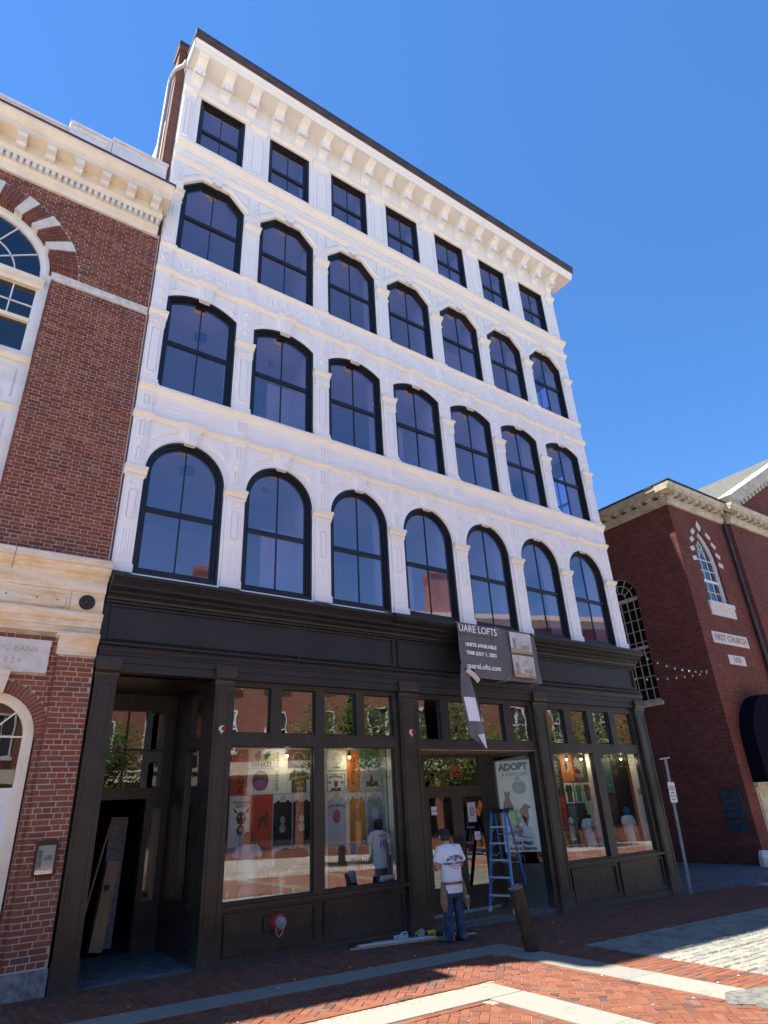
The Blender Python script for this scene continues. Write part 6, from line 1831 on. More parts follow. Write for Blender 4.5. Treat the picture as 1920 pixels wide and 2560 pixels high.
for k in range(12): copy_tree(mo, (PX0 + 0.2 - x + 0.55 * k, -0.3, 0), church)
m = MB(); m.box(-0.42, -0.02, -0.12, 0.12, 13.75, 13.90); mo2 = m.build('modillion', 'church_cream', church, origin=(0, 0, 13.8)); mo2.location = mo2.location + Vector((CX, CY + 0.1, 0))
for k in range(1, 9): copy_tree(mo2, (0, 0.55 * k, 0), church)
# gabled roof behind, sloping up to the right
G0, G1 = Vector((26.4, CY - 0.9, 14.25)), Vector((40.0, CY - 0.9, 21.7))
m = MB(); d = 26.0
m.add([(25.5, CY - 0.2, 14.1), (41, CY - 0.2, 22.6), (41, CY + d, 22.6), (25.5, CY + d, 14.1), (25.5, CY - 0.2, 14.0), (41, CY - 0.2, 22.5), (41, CY + d, 22.5), (25.5, CY + d, 14.0)], [(0, 1, 2, 3), (7, 6, 5, 4), (0, 4, 5, 1), (3, 2, 6, 7), (0, 3, 7, 4), (1, 5, 6, 2)])
m.build('roof', 'slate', church)
m = MB(); m.add([(26.4, CY - 0.28, 14.2), (41, CY - 0.28, 22.2), (41, CY - 0.28, 14.2)], [(0, 2, 1)]); m.add([(26.4, CY + 0.3, 14.2), (41, CY + 0.3, 22.2), (41, CY + 0.3, 14.2)], [(0, 1, 2)]); m.build('gable_wall', 'church_brick', church)
m = MB()
def rk(s, off, y): 
    p = G0.lerp(G1, s); n = Vector((-(G1 - G0).z, 0, (G1 - G0).x)).normalized(); q = p + n * off; return (q.x, CY + y, q.z)
for o0, o1, y0 in ((-0.05, 0.30, -0.62), (0.30, 0.55, -0.78)):
    m.hexa([rk(0, o0, y0), rk(1, o0, y0), rk(1, o0, 0), rk(0, o0, 0), rk(0, o1, y0), rk(1, o1, y0), rk(1, o1, 0), rk(0, o1, 0)])
m.build('raking_cornice', 'church_cream', church)
m = MB()
for k in range(26):
    s = 0.02 + k * 0.037; a, b, c_, d_ = rk(s, -0.28, -0.55), rk(s + 0.018, -0.28, -0.55), rk(s + 0.018, -0.05, -0.55), rk(s, -0.05, -0.55)
    m.hexa([a, b, (b[0], CY - 0.25, b[2]), (a[0], CY - 0.25, a[2]), d_, c_, (c_[0], CY - 0.25, c_[2]), (d_[0], CY - 0.25, d_[2])])
tag(m.build('raking_dentils', 'church_cream', church), kind='stuff')
m = MB(); m.box(CX, 60, 15.8, 16, CB, 14); m.box(CX, 27, CY, 16, 14.1, 14.2); m.build('rear_block', 'roof_tar', church)
# white stone guard at the corner
m = MB(); b_ = gz(21.2)
m.loft([[(x, y, z) for x, y in pts] for z, pts in ((b_ - 0.1, [(21.05, 1.95), (21.55, 1.80), (21.62, 2.15), (21.15, 2.18)]), (b_ + 0.32, [(21.10, 2.0), (21.52, 1.86), (21.58, 2.15), (21.18, 2.17)]), (b_ + 0.48, [(21.28, 2.05), (21.50, 1.98), (21.54, 2.14), (21.30, 2.16)]))])
tag(m.build('corner_guard', 'plaque_stone', None, origin=(21.3, 2.0, b_)), 'pale stone guard block at foot of the church corner', 'stone')
# alley paving
m = MB(); m.hexa([(XR + 0.05, -0.12, gz(13) - 0.2), (CX, -0.12, gz(CX) - 0.2), (CX, 14, gz(CX) - 0.2), (XR + 0.05, 14, gz(13) - 0.2), (XR + 0.05, -0.12, gz(13) + 0.008), (CX, -0.12, gz(CX) + 0.008), (CX, 14, gz(CX) + 0.008), (XR + 0.05, 14, gz(13) + 0.008)])
tag(m.build('alley', 'bluestone', None), kind='structure')
ab = thing('shade_block', 'tall plain brick block added behind the alley to shade the church, hidden from view', 'building', (16.7, 9.5, -0.3))  # unseen block, added to keep the church side wall and alley corner shaded
m = MB(); m.box(13.2, 17.3, 5.0, 14.5, -0.6, 29.0); m.box(13.2, 15.9, 4.0, 4.99, -0.6, 27.0); m.build('wall', 'party_brick', ab)
m = MB(); m.box(13.1, 17.35, 5.0, 14.6, 29.0, 29.3); m.build('roof', 'roof_tar', ab)
for z in (1.5, 5.0, 8.5, 12.0, 15.5, 19.0, 22.5):
    for y in (6.5, 9.0, 11.5):
        m = MB(); m.box(17.3, 17.33, y - .5, y + .5, z, z + 1.7); m.build('window', 'bank_white', ab)
        m = MB(); m.box(17.33, 17.34, y - .42, y + .42, z + .08, z + 1.62); m.build('pane', 'interior_dark', ab)
# string lights across the alley
for a, b, sag, n, lab in (((13.02, -0.30, 5.55), (21.55, 2.35, 6.28), 0.18, 9, 'upper string of small white bulbs across the alley'), ((13.0, 0.25, 5.02), (21.55, 2.35, 6.22), 0.10, 9, 'lower string of small white bulbs across the alley')):
    t = thing('string_lights', lab, 'string lights', b)
    a, b = Vector(a), Vector(b)
    pt = lambda s: a.lerp(b, s) + Vector((0, 0, -sag * 4 * s * (1 - s)))
    m = MB(); m.tube([pt(k / 24) for k in range(25)], 0.006, 4); m.build('cable', 'black_plastic', t)
    for k in range(n):
        p = pt((k + 0.6) / n)
        m = MB(); m.sphere(p + Vector((0, 0, -0.07)), 0.03, 0.03, 0.036, 8, 6); bb = m.build('bulb', 'bulb_frost', t, True)
        m = MB(); m.tube([p, p + Vector((0, 0, -0.035))], 0.014, 6); m.build('socket', 'black_plastic', bb)
# ------------------------------------------------------------------ across the street (seen mirrored in the glass)
YO = -26.0
def opp_building(name, label, x0, x1, h, mat, nb, floors, chim):
    t = thing(name, label, 'building', ((x0 + x1) / 2, YO - 4, -0.3))
    m = MB(); m.box(x0, x1, YO - 9, YO, -1.2, h); m.build('wall', mat, t)
    m = MB(); m.box(x0 - 0.1, x1 + 0.1, YO - 9, YO + 0.35, h, h + 0.35); m.box(x0, x1, YO, YO + 0.15, h - 0.5, h); m.build('cornice', 'bank_cream', t)
    bw = (x1 - x0) / nb
    for f, (z0, z1) in enumerate(floors):
        for k in range(nb):
            c = x0 + (k + .5) * bw
            if f == 0:
                m = MB(); m.box(c - bw * .42, c + bw * .42, YO, YO + 0.03, z0, z1); w = m.build('shop_window', 'window_black', t)
                m = MB(); m.box(c - bw * .38, c + bw * .38, YO + 0.03, YO + 0.04, z0 + 0.1, z1 - 0.1); m.build('pane', 'glass_old', w); continue
            m = MB(); r_ = rect(c - 0.62, c + 0.62, z0, z1)
            m.ring_xz(r_, inset(r_, 0.10), YO, YO + 0.06); m.box(c - 0.55, c + 0.55, YO, YO + 0.05, (z0 + z1) / 2 - 0.04, (z0 + z1) / 2 + 0.04); m.box(c - 0.02, c + 0.02, YO, YO + 0.05, z0, z1); m.box(c - 0.75, c + 0.75, YO, YO + 0.12, z0 - 0.15, z0)
            w = m.build('window', 'bank_white', t)
            m = MB(); m.box(c - 0.55, c + 0.55, YO, YO + 0.02, z0 + 0.06, z1 - 0.06); m.build('pane', 'interior_dark', w)
    m = MB(); m.box(x0, x1, YO, YO + 0.14, 4.1, 4.8); m.build('shop_fascia', 'bank_cream', t)
    for a, b, hz in chim:
        m = MB(); m.box(a, b, YO - 2.2, YO - 0.6, h, hz); m.box(a - 0.12, b + 0.12, YO - 2.3, YO - 0.5, hz - 0.35, hz - 0.1); m.build('chimney', 'opposite_brick', t)
opp_building('brick_townhouse', 'long three storey red brick row across the street mirrored in the glass', -2.0, 19.0, 13.6, 'opposite_brick', 7, [(0.2, 3.9), (5.4, 7.7), (9.2, 11.3)], [(8.9, 10.2, 17.3)])
opp_building('brick_townhouse', 'darker brick row with big chimney across the street mirrored in the glass', 19.4, 42.0, 13.9, 'opposite_brick', 7, [(0.2, 3.9), (5.5, 7.8), (9.3, 11.4)], [(25.6, 28.0, 17.8)])
opp_building('brick_townhouse', 'low brick house at far left across the street', -22.0, -2.4, 10.5, 'opposite_brick', 6, [(0.2, 3.9), (5.3, 7.4)], [(-9, -8, 13)])
for o in [q for q in bpy.data.objects if q.name.startswith('brick_townhouse')]:      # row turned from the street line so its fronts catch more sun
    piv = Vector((14.0, YO, 0)); rm = Matrix.Rotation(R(20), 3, 'Z')
    o.location = piv + rm @ (o.location - piv); o.rotation_euler = (0, 0, R(20))
def tree(x, y, h, cr, seed, label, nleaf=5200):
    rnd = random.Random(seed)
    g = gz(x) - 0.02
    t = thing('street_tree', label, 'tree', (x, y, g), 'trees across the street')
    m = MB(); m.tube([(x, y, g - 0.1), (x + 0.05, y, g + h * .3), (x + 0.1, y + .1, g + h * .55)], [0.17, 0.13, 0.08], 10)
    tips = []
    for k in range(9):
        a = rnd.uniform(0, 6.28); z0 = g + h * rnd.uniform(.3, .55); L = cr * rnd.uniform(.5, .95)
        p = [(x + .05, y + .03, z0), (x + math.cos(a) * L * .5, y + math.sin(a) * L * .5, z0 + h * .14), (x + math.cos(a) * L, y + math.sin(a) * L, z0 + h * rnd.uniform(.2, .38))]
        m.tube(p, [0.07, 0.045, 0.015], 6); tips += [Vector(p[1]), Vector(p[2])]
    m.build('trunk', 'bark', t, True)
    for k in range(16):
        a = rnd.uniform(0, 6.28); rr = cr * math.sqrt(rnd.random()) * .85
        tips.append(Vector((x + math.cos(a) * rr, y + math.sin(a) * rr, g + h * rnd.uniform(.42, .97) - 0.25 * rr)))
    m = MB()
    for k in range(nleaf):
        c = tips[rnd.randrange(len(tips))] + Vector((rnd.gauss(0, .42), rnd.gauss(0, .42), rnd.gauss(0, .36))) * (cr / 2.2)
        a = Vector((rnd.uniform(-1, 1), rnd.uniform(-1, 1), rnd.uniform(-.6, .6))).normalized(); b = a.cross(Vector((rnd.uniform(-1, 1), rnd.uniform(-1, 1), 1))).normalized()
        s = rnd.uniform(.07, .13)
        m.cur = rnd.random() * .98 + .01
        m.add([c - a * s, c + b * s * .5, c + a * s, c - b * s * .5], [(0, 1, 2, 3)])
    m.build('crown', 'leaf', t)
for i, (x, y, h, cr, lab) in enumerate(((14.0, -17.5, 7.5, 2.6, 'leafy street tree opposite the second shop window'), (18.5, -16.0, 8.5, 3.0, 'broad leafy street tree opposite the shop door'), (24.0, -18.0, 7.0, 2.6, 'leafy street tree opposite the third shop window'), (30.0, -17.0, 8.5, 3.0, 'large leafy street tree far along the street'), (4.0, -18.5, 6.5, 2.2, 'thin leafy street tree at left across the street'), (38.0, -18.0, 8.5, 3.0, 'farthest leafy street tree along the street'))):
    tree(x, y, h, cr, 11 + i, lab)
# ------------------------------------------------------------------ things on the pavement and on the front
# --- torn advertising banner
t = thing('torn_banner', 'torn grey lofts banner hanging from the shop cornice, one strip dangling', 'banner', (7.25, -0.47, 4.4))
def wav(u, v): return -0.475 - 0.018 * math.sin(u * 7 + v * 3) * (1 - v * .3) - 0.012 * math.sin(v * 9 + u * 2)
def bpt(u, v):       # u 0..1 left to right, v 0..1 top to bottom
    x = 6.03 + 2.47 * u; z = 5.585 - 1.18 * v
    if u < 0.16: x += 0.02 * v
    return Vector((x, wav(u * 2.5, v), z))
m = MB(); NU, NV = 40, 14
vs_ = [bpt(i / NU, j / NV) for j in range(NV + 1) for i in range(NU + 1)]
k = len(vs_)
vs2 = [p + Vector((0, 0.006, 0)) for p in vs_]
fs_ = []
for j in range(NV):
    for i in range(NU):
        if j >= NV - 2 and i < 6: continue
        a = j * (NU + 1) + i
        fs_ += [(a, a + NU + 1, a + NU + 2, a + 1), (k + a, k + a + 1, k + a + NU + 2, k + a + NU + 1)]
m.add(vs_ + vs2, fs_); m.build('cloth', 'banner_grey', t, True)
# dangling strip that has torn loose: a sheet curling about its length
def strip_pt(u, v, off=0.0):
    z = 4.66 - 1.50 * v
    w = 0.20 + 0.22 * min(1.0, v * 2.2)
    xc = 6.10 + 0.02 * v + 0.10 * v * v
    x = xc + (u - 0.5) * w
    y = -0.505 - 0.055 * math.cos((u - 0.45) * 2.4) - 0.04 * v + 0.02 * math.sin(v * 6)
    if v > 0.86: z -= 0.22 * (u - 0.1) * (v - 0.86) / 0.14
    return (x, y + off, z)
def sheet_grid(u0, u1, v0, v1, nu, nv, off, th):
    m = MB(); g = [strip_pt(u0 + (u1 - u0) * i / nu, v0 + (v1 - v0) * j / nv, off) for j in range(nv + 1) for i in range(nu + 1)]
    k = len(g); f = []
    for j in range(nv):
        for i in range(nu):
            a = j * (nu + 1) + i; f += [(a, a + nu + 1, a + nu + 2, a + 1), (k + a, k + a + 1, k + a + nu + 2, k + a + nu + 1)]
    return m.add(g + [(x, y + th, z) for x, y, z in g], f)
sheet_grid(0, 1, 0, 1, 10, 24, 0.0, 0.004).build('torn_strip', 'banner_grey', t, True)
sheet_grid(0.10, 0.86, 0.46, 0.78, 8, 10, -0.004, 0.002).build('white_patch', 'ink_white', t, True)
m = MB()
cl = [[(6.08 + 0.34 * u, -0.53 - 0.09 * math.sin(math.pi * v), 4.60 - 0.17 * u * u - 0.12 * v - 0.03 * u) for u in [i / 8 for i in range(9)]] for v in [j / 6 for j in range(7)]]
vv = [p for r_ in cl for p in r_]; m.add(vv, [(j * 9 + i, j * 9 + i + 1, (j + 1) * 9 + i + 1, (j + 1) * 9 + i) for j in range(6) for i in range(8)]); m.build('curl', 'banner_back', t, True)
c_ = [strip_pt(0.45, 0.93, -0.012), strip_pt(1.0, 0.90, -0.012), strip_pt(1.0, 1.0, -0.03), strip_pt(0.75, 1.0, -0.04)]
m = MB(); m.add(c_ + [(x, y + 0.003, z) for x, y, z in c_], [(3, 2, 1, 0), (4, 5, 6, 7)]); m.build('curl', 'banner_back', t)
yb_ = -0.522
lettering('UARE LOFTS', 0.225, (6.62, yb_, 5.45), 'ink_white', t, sx=0.92, bold=0.003)
lettering('UNITS AVAILABLE', 0.105, (6.66, yb_, 5.10), 'ink_white', t, spacing=1.12, bold=0.006)
lettering('THIS JULY 1, 2021', 0.105, (6.66, yb_, 4.92), 'ink_white', t, spacing=1.12, bold=0.006)
lettering('oquareLofts.com', 0.16, (6.64, yb_, 4.64), 'ink_white', t, bold=0.003)
m = MB(); r_ = rect(6.05, 7.19, 5.31, 5.575); m.ring_xz(r_, inset(r_, 0.008), yb_, yb_ + 0.003); m.build('box_line', 'ink_black', t)
for z0, z1, mt in ((5.05, 5.53, 'print_room'), (4.50, 5.0, 'print_kitchen')):
    m = MB(); m.prism_xz(rect(7.60, 8.30, z0, z1), yb_, yb_ + 0.004); ph = m.build('photo_print', mt, t)
    m = MB(); m.prism_xz([(7.60, z0), (8.30, z0), (8.30, z0 + 0.06), (7.60, z0 + 0.12)], yb_ - 0.002, yb_); m.build('photo_floor', 'print_floor', ph)
    m = MB(); m.prism_xz(rect(7.68, 7.78, z0 + 0.10, z0 + 0.34), yb_ - 0.003, yb_); m.prism_xz(rect(7.95, 8.20, z0 + 0.10, z0 + 0.2), yb_ - 0.003, yb_); m.build('photo_furniture', 'art_grey', ph)
for x, z in ((6.07, 5.55), (7.25, 5.56), (8.46, 5.55), (8.46, 4.44), (7.4, 4.44)):
    m = MB(); m.ring_xz(arc(x, z, 0.022, 0, 330, 11), arc(x, z, 0.012, 0, 330, 11), -0.512, -0.500); e_ = m.build('eyelet', 'galv', t)
    m = MB(); m.tube([(x, -0.505, z), (x + 0.02, -0.43, z + (0.06 if z > 5 else -0.03)), (x + 0.03, -0.10, z + (0.08 if z > 5 else -0.01))], 0.006, 5); m.build('tie_rope', 'paper_white', e_)
# --- alarm strobes
for x, z, lab in ((0.99, 3.28, 'red and white alarm light on the pilaster left of the first window'), (4.92, 3.31, 'red and white alarm light on the pilaster left of the door')):
    t = thing('alarm_light', lab, 'alarm light', (x, -0.06, z))
    m = MB(); m.prism_xz(arc(x, z, 0.052, 0, 345, 16), -0.085, -0.05); m.tube([(x - 0.012, -0.08, z - 0.05), (x - 0.012, -0.08, z - 0.08)], 0.012, 6); m.build('base', 'white_plastic', t, True)
    m = MB(); m.tube([(x + 0.02, -0.085, z), (x + 0.02, -0.14, z), (x + 0.02, -0.165, z)], [0.036, 0.033, 0.015], 12); m.build('lens', 'red_lens', t, True)
# --- fire brigade water inlet
t = thing('fire_inlet', 'round red and silver fire water inlet on the stall riser', 'fire inlet', (2.12, 0.0, 0.46))
m = MB(); m.tube([(2.08, 0.03, 0.46), (2.10, -0.10, 0.46)], [0.118, 0.112], 20); m.build('red_collar', 'red_paint', t, True)
m = MB(); m.tube([(2.10, -0.10, 0.46), (2.11, -0.17, 0.455)], [0.082, 0.08], 20); m.tube([(2.11, -0.17, 0.455), (2.115, -0.19, 0.455)], [0.05, 0.046], 18); m.tube([(2.115, -0.19, 0.455), (2.12, -0.205, 0.455)], 0.02, 8); m.build('cap', 'galv', t, True)
m = MB()
for s in (-1, 1): m.tube([(2.10 + s * 0.07, -0.12, 0.40), (2.09 + s * 0.05, -0.12, 0.32), (2.09, -0.12, 0.27)], 0.008, 6)
m.build('chain', 'galv', t)
m = MB(); m.box(1.88, 1.98, -0.012, 0.03, 0.36, 0.55); m.build('junction_box', 'shop_paint', t)
# --- stepladder
LF = -0.05
t = thing('stepladder', 'blue fibreglass stepladder with silver treads standing in the shop entry', 'ladder', (7.8, 0.6, LF))
FLp, FRp, RLp, RRp = Vector((7.19, .64, LF)), Vector((7.34, .08, LF)), Vector((8.17, 1.10, LF)), Vector((8.39, .60, LF))
top = Vector((7.72, 0.58, 1.80)); wd = (FRp - FLp).normalized(); wd.z = 0
TL, TR_ = top - wd * 0.165 - Vector((0.06, 0, 0)), top + wd * 0.165 - Vector((0.06, 0, 0))
TL2, TR2 = top - wd * 0.15 + Vector((0.05, 0.03, 0)), top + wd * 0.15 + Vector((0.05, 0.03, 0))
fd = Vector((wd.y, -wd.x, 0))
def rail(a, b, name, mat='ladder_blue', w=0.028, h=0.072):
    m = MB(); m.beam(a, b, w, h, wd.cross(Vector((0, 0, 1)))); return m.build(name, mat, t)
for a, b in ((FLp, TL), (FRp, TR_)):
    rl = rail(a, b, 'front_rail')
    m = MB(); d_ = (b - a).normalized(); m.beam(a, a + d_ * 0.11, 0.034, 0.08, wd.cross(Vector((0, 0, 1)))); m.build('foot', 'alu', rl)
for a, b in ((RLp, TL2), (RRp, TR2)): rail(a, b, 'rear_rail', w=0.026, h=0.045)
for k in range(5):
    s = 0.165 + 0.167 * k
    a, b = FLp.lerp(TL, s), FRp.lerp(TR_, s)
    m = MB(); m.beam(a, b, 0.085, 0.03, (0, 0, 1)); tr_ = m.build('tread', 'alu', t)
    m = MB()
    for p, q_, sg in ((a, FLp, 1), (b, FRp, -1)): m.beam(p + wd * 0.12 * sg, p.lerp(q_, 0.055 / max(s, .1)) + wd * 0.01 * sg, 0.012, 0.012)
    m.build('tread_brace', 'galv', tr_)
for s in (0.10, 0.45, 0.75):
    m = MB(); m.beam(RLp.lerp(TL2, s), RRp.lerp(TR2, s), 0.02, 0.03); m.build('rear_bar', 'galv', t)
for a0, a1, b0, b1 in ((FLp, TL, RLp, TL2), (FRp, TR_, RRp, TR2)):
    m = MB(); p, q_ = a0.lerp(a1, 0.56), b0.lerp(b1, 0.56); mid = (p + q_) / 2 + Vector((0, 0, -0.05)); m.beam(p, mid, 0.008, 0.022); m.beam(mid, q_, 0.008, 0.022); m.build('spreader', 'galv', t)
m = MB(); c = top; hw = wd * 0.19; hd = fd * 0.075
m.hexa([c - hw - hd + Vector((0, 0, -.045)), c + hw - hd + Vector((0, 0, -.045)), c + hw + hd + Vector((0, 0, -.045)), c - hw + hd + Vector((0, 0, -.045)), c - hw - hd * .9 + Vector((0, 0, .035)), c + hw - hd * .9 + Vector((0, 0, .035)), c + hw + hd * .9 + Vector((0, 0, .035)), c - hw + hd * .9 + Vector((0, 0, .035))]); m.build('top_cap', 'black_plastic', t)
# --- leaning timber post
PB, PT = Vector((5.25, -2.34, gz(5.25) - 0.15)), Vector((5.02, -2.34, 0.76))
t = thing('timber_bollard', 'leaning dark timber bollard with worn split top', 'bollard', (5.22, -2.34, gz(5.22)))
def oct_ring(c, w, d, tilt=0.0, cut=0.3): return [(c.x + x * w, c.y + y * d, c.z + tilt * x) for x, y in ((-1, -cut), (-cut, -1), (cut, -1), (1, -cut), (1, cut), (cut, 1), (-cut, 1), (-1, cut))]
m = MB(); m.loft([oct_ring(PB.lerp(PT, s), 0.108 + dx, 0.108, ti, .45) for s, dx, ti in ((0, 0, 0), (0.2, 0.002, 0), (0.45, -0.003, 0), (0.75, 0.002, 0), (0.93, 0.0, 0.0), (1.0, 0.004, 0.02))]); m.build('shaft', 'wood_post', t)
m = MB(); m.loft([oct_ring(PT + Vector((0, 0, 0.001)), 0.110, 0.106, 0.02, .45), oct_ring(PT + Vector((0.005, 0, 0.02)), 0.085, 0.08, 0.03, .45)]); m.build('worn_top', 'wood_post_top', t)
m = MB(); s0, s1 = PB.lerp(PT, .35), PB.lerp(PT, .995); m.beam(s0 + Vector((0.02, -0.105, 0)), s1 + Vector((-.01, -0.107, 0)), 0.018, 0.012, (0, 1, 0)); m.build('split', 'ink_black', t)
# --- street sign on a channel post
SB, ST = Vector((12.98, -0.22, gz(12.98) - 0.05)), Vector((13.17, -0.22, 2.81))
t = thing('sign_post', 'grey steel channel post with small white parking sign by the alley', 'sign', (12.98, -0.22, gz(12.98)))
m = MB(); m.beam(SB, ST, 0.026, 0.012, (0, 1, 0))
for s in (-1, 1): m.beam(SB + Vector((s * 0.028, -0.012, 0)), ST + Vector((s * 0.028, -0.012, 0)), 0.018, 0.036, (0, 1, 0))
m.build('post', 'galv', t)
m = MB(); m.beam(ST + Vector((-0.22, 0, -0.02)), ST + Vector((0.22, 0, 0.02)), 0.03, 0.035); m.build('cross_bar', 'galv', t)
def on_post(z): return SB.lerp(ST, (z - SB.z) / (ST.z - SB.z))
c0, c1 = on_post(1.74), on_post(2.24)
pl = [(c0.x - .15, 1.78), (c0.x - .13, 1.75), (c0.x + .13, 1.75), (c0.x + .15, 1.78), (c1.x + .15, 2.20), (c1.x + .13, 2.23), (c1.x - .13, 2.23), (c1.x - .15, 2.20)]
m = MB(); m.prism_xz(pl, -0.262, -0.256); sg = m.build('sign_plate', 'white_plastic', t)
for tx, sz, z, mt in (('PARKING', .052, 2.12, 'ink_red'), ('PROHIBITED', .046, 2.06, 'ink_red'), ('RESERVED', .04, 1.98, 'ink_black'), ('TOW  ZONE', .04, 1.90, 'ink_black'), ('Day Permit', .036, 1.83, 'ink_black')): lettering(tx, sz, (on_post(z).x, -0.264, z), mt, sg, ext=0.001, bold=0.001)
# --- boards and tools on the pavement
def board(a, b, w, h, mat, label, gd=0.0):
    a = Vector((a[0], a[1], gz(a[0]) + h / 2 + 0.004 + gd)); b = Vector((b[0], b[1], gz(b[0]) + h / 2 + 0.004 + gd))
    m = MB(); m.beam(a, b, w, h); tag(m.build('board', mat, None, origin=(a + b) / 2), label, 'board')
board((3.24, -0.32), (5.62, -0.62), 0.07, 0.022, 'wood_raw', 'longest narrow raw board on the pavement at the man\'s feet')
board((3.46, -0.20), (5.30, -0.50), 0.10, 0.028, 'wood_primed', 'white primed board lying beside the longest raw board')
board((3.46, -0.10), (5.25, -0.30), 0.13, 0.022, 'wood_raw', 'wide raw board nearest the shopfront on the pavement')
board((3.34, -0.135), (3.75, -0.17), 0.06, 0.03, 'black_plastic', 'short dark bar at the left end of the boards', 0.024)
t = thing('cordless_drill', 'yellow cordless drill lying among the boards', 'drill', (4.86, -0.33, gz(4.9) + 0.026))
x, y, z = 4.88, -0.33, gz(4.88) + 0.075
m = MB(); m.tube([(x - 0.10, y, z), (x + 0.07, y, z)], 0.038, 10); m.beam((x + 0.03, y, z), (x + 0.06, y - 0.13, z - 0.02), 0.05, 0.05); m.build('body', 'tool_yellow', t, True)
m = MB(); m.tube([(x - 0.10, y, z), (x - 0.16, y, z)], [0.03, 0.012], 8); m.box(x + 0.0, x + 0.11, y - 0.19, y - 0.11, z - 0.05, z + 0.02); m.build('chuck_and_battery', 'black_plastic', t)
t = thing('saw', 'small circular saw with yellow handle beside the drill', 'saw', (4.62, -0.28, gz(4.6) + 0.026))
x, y, z = 4.66, -0.28, gz(4.66) + 0.05
m = MB(); m.tube([(x - 0.09, y, z + 0.03), (x + 0.02, y, z + 0.05), (x + 0.10, y, z + 0.02)], 0.022, 8); m.sphere((x, y, z + 0.03), 0.06, 0.05, 0.05); m.build('handle', 'tool_yellow', t, True)
m = MB(); m.box(x - 0.12, x + 0.12, y - 0.05, y + 0.05, z - 0.022, z - 0.012); m.tube([(x, y - 0.05, z + 0.03), (x, y - 0.056, z + 0.03)], 0.075, 16); m.build('blade_and_shoe', 'galv', t)
t = thing('plastic_tray', 'small pale blue plastic tray on the boards', 'tray', (4.28, -0.26, gz(4.3) + 0.03))
m = MB(); x, y, z = 4.28, -0.26, gz(4.28) + 0.028
m.box(x - 0.11, x + 0.11, y - 0.07, y + 0.07, z, z + 0.012)
for a in ((x - .11, x + .11, y - .07, y - .06), (x - .11, x + .11, y + .06, y + .07), (x - .11, x - .1, y - .07, y + .07), (x + .1, x + .11, y - .07, y + .07)): m.box(*a, z, z + 0.06)
m.build('tray_body', 'tee_lilac', t)
m = MB(); m.tube([(x - 0.08, y - 0.075, z + 0.06), (x - 0.05, y - 0.10, z + 0.11), (x + 0.05, y - 0.10, z + 0.11), (x + 0.08, y - 0.075, z + 0.06)], 0.008, 6); m.build('tray_handle', 'white_plastic', t)
# --- boxes leaning in the dark doorway
def lean(label, x0, x1, y0, y1, h, w, d, mat, name='leaning_box', cat='box'):
    a, b = Vector((x0, y0, 0.035 + w * 0.0)), Vector((x1, y1, h))
    m = MB(); m.beam(a + Vector((0, 0, 0.03)), b, d, w, (1, 0, 0)); return tag(m.build(name, mat, None, origin=a), label, cat)
o = lean('long cardboard box leaning in the dark doorway', -0.02, 0.16, 2.35, 2.6, 1.34, 0.20, 0.24, 'cardboard')
m = MB(); m.box(0.02, 0.09, 2.30, 2.32, 0.95, 1.02); m.build('label_sticker', 'ink_black', o)
lean('tall dusty panel leaning behind the cardboard box', 0.16, 0.26, 2.62, 2.85, 2.05, 0.30, 0.05, 'art_grey', 'plywood_sheet', 'sheet')
lean('thin pale batten leaning at left in the dark doorway', -0.30, 0.10, 2.5, 2.8, 1.95, 0.03, 0.03, 'wood_raw', 'batten', 'batten')
lean('second thin pale batten leaning against the panel', -0.02, 0.24, 2.66, 2.9, 1.98, 0.03, 0.03, 'wood_raw', 'batten', 'batten')
# ------------------------------------------------------------------ the man standing with his back to the street
MX, MY = 4.93, -0.92
G = gz(MX)
man = thing('person', 'man in white contractor t-shirt, jeans and black cap seen from behind', 'person', (MX, MY, G))
def P(x, y, z): return Vector((MX + x, MY + y, G + z))
# body: one skinned surface
J = {'pel': (P(0, 0, .88), .135), 'spine': (P(0, .0, 1.08), .125), 'chest': (P(-.005, .0, 1.26), .14), 'neck0': (P(-.012, .03, 1.41), .06), 'neck1': (P(-.025, .055, 1.465), .056), 'head': (P(-.035, .085, 1.555), .085), 'crown': (P(-.035, .075, 1.60), .07),
     'shL': (P(-.175, .01, 1.335), .062), 'elL': (P(-.265, .03, 1.075), .043), 'wrL': (P(-.17, .25, 1.04), .029), 'haL': (P(-.115, .32, 1.05), .034),
     'shR': (P(.165, .01, 1.335), .062), 'elR': (P(.275, .02, 1.08), .043), 'wrR': (P(.20, .23, .99), .029), 'haR': (P(.14, .31, 1.0), .034),
     'hipL': (P(-.095, .0, .82), .098), 'knL': (P(-.125, .015, .46), .064), 'anL': (P(-.145, -.01, .09), .043), 'hipR': (P(.095, .0, .82), .098), 'knR': (P(.125, .02, .46), .064), 'anR': (P(.135, -.005, .09), .043)}
E_ = [('pel', 'spine'), ('spine', 'chest'), ('chest', 'neck0'), ('neck0', 'neck1'), ('neck1', 'head'), ('head', 'crown'), ('chest', 'shL'), ('shL', 'elL'), ('elL', 'wrL'), ('wrL', 'haL'), ('chest', 'shR'), ('shR', 'elR'), ('elR', 'wrR'), ('wrR', 'haR'), ('pel', 'hipL'), ('hipL', 'knL'), ('knL', 'anL'), ('pel', 'hipR'), ('hipR', 'knR'), ('knR', 'anR')]
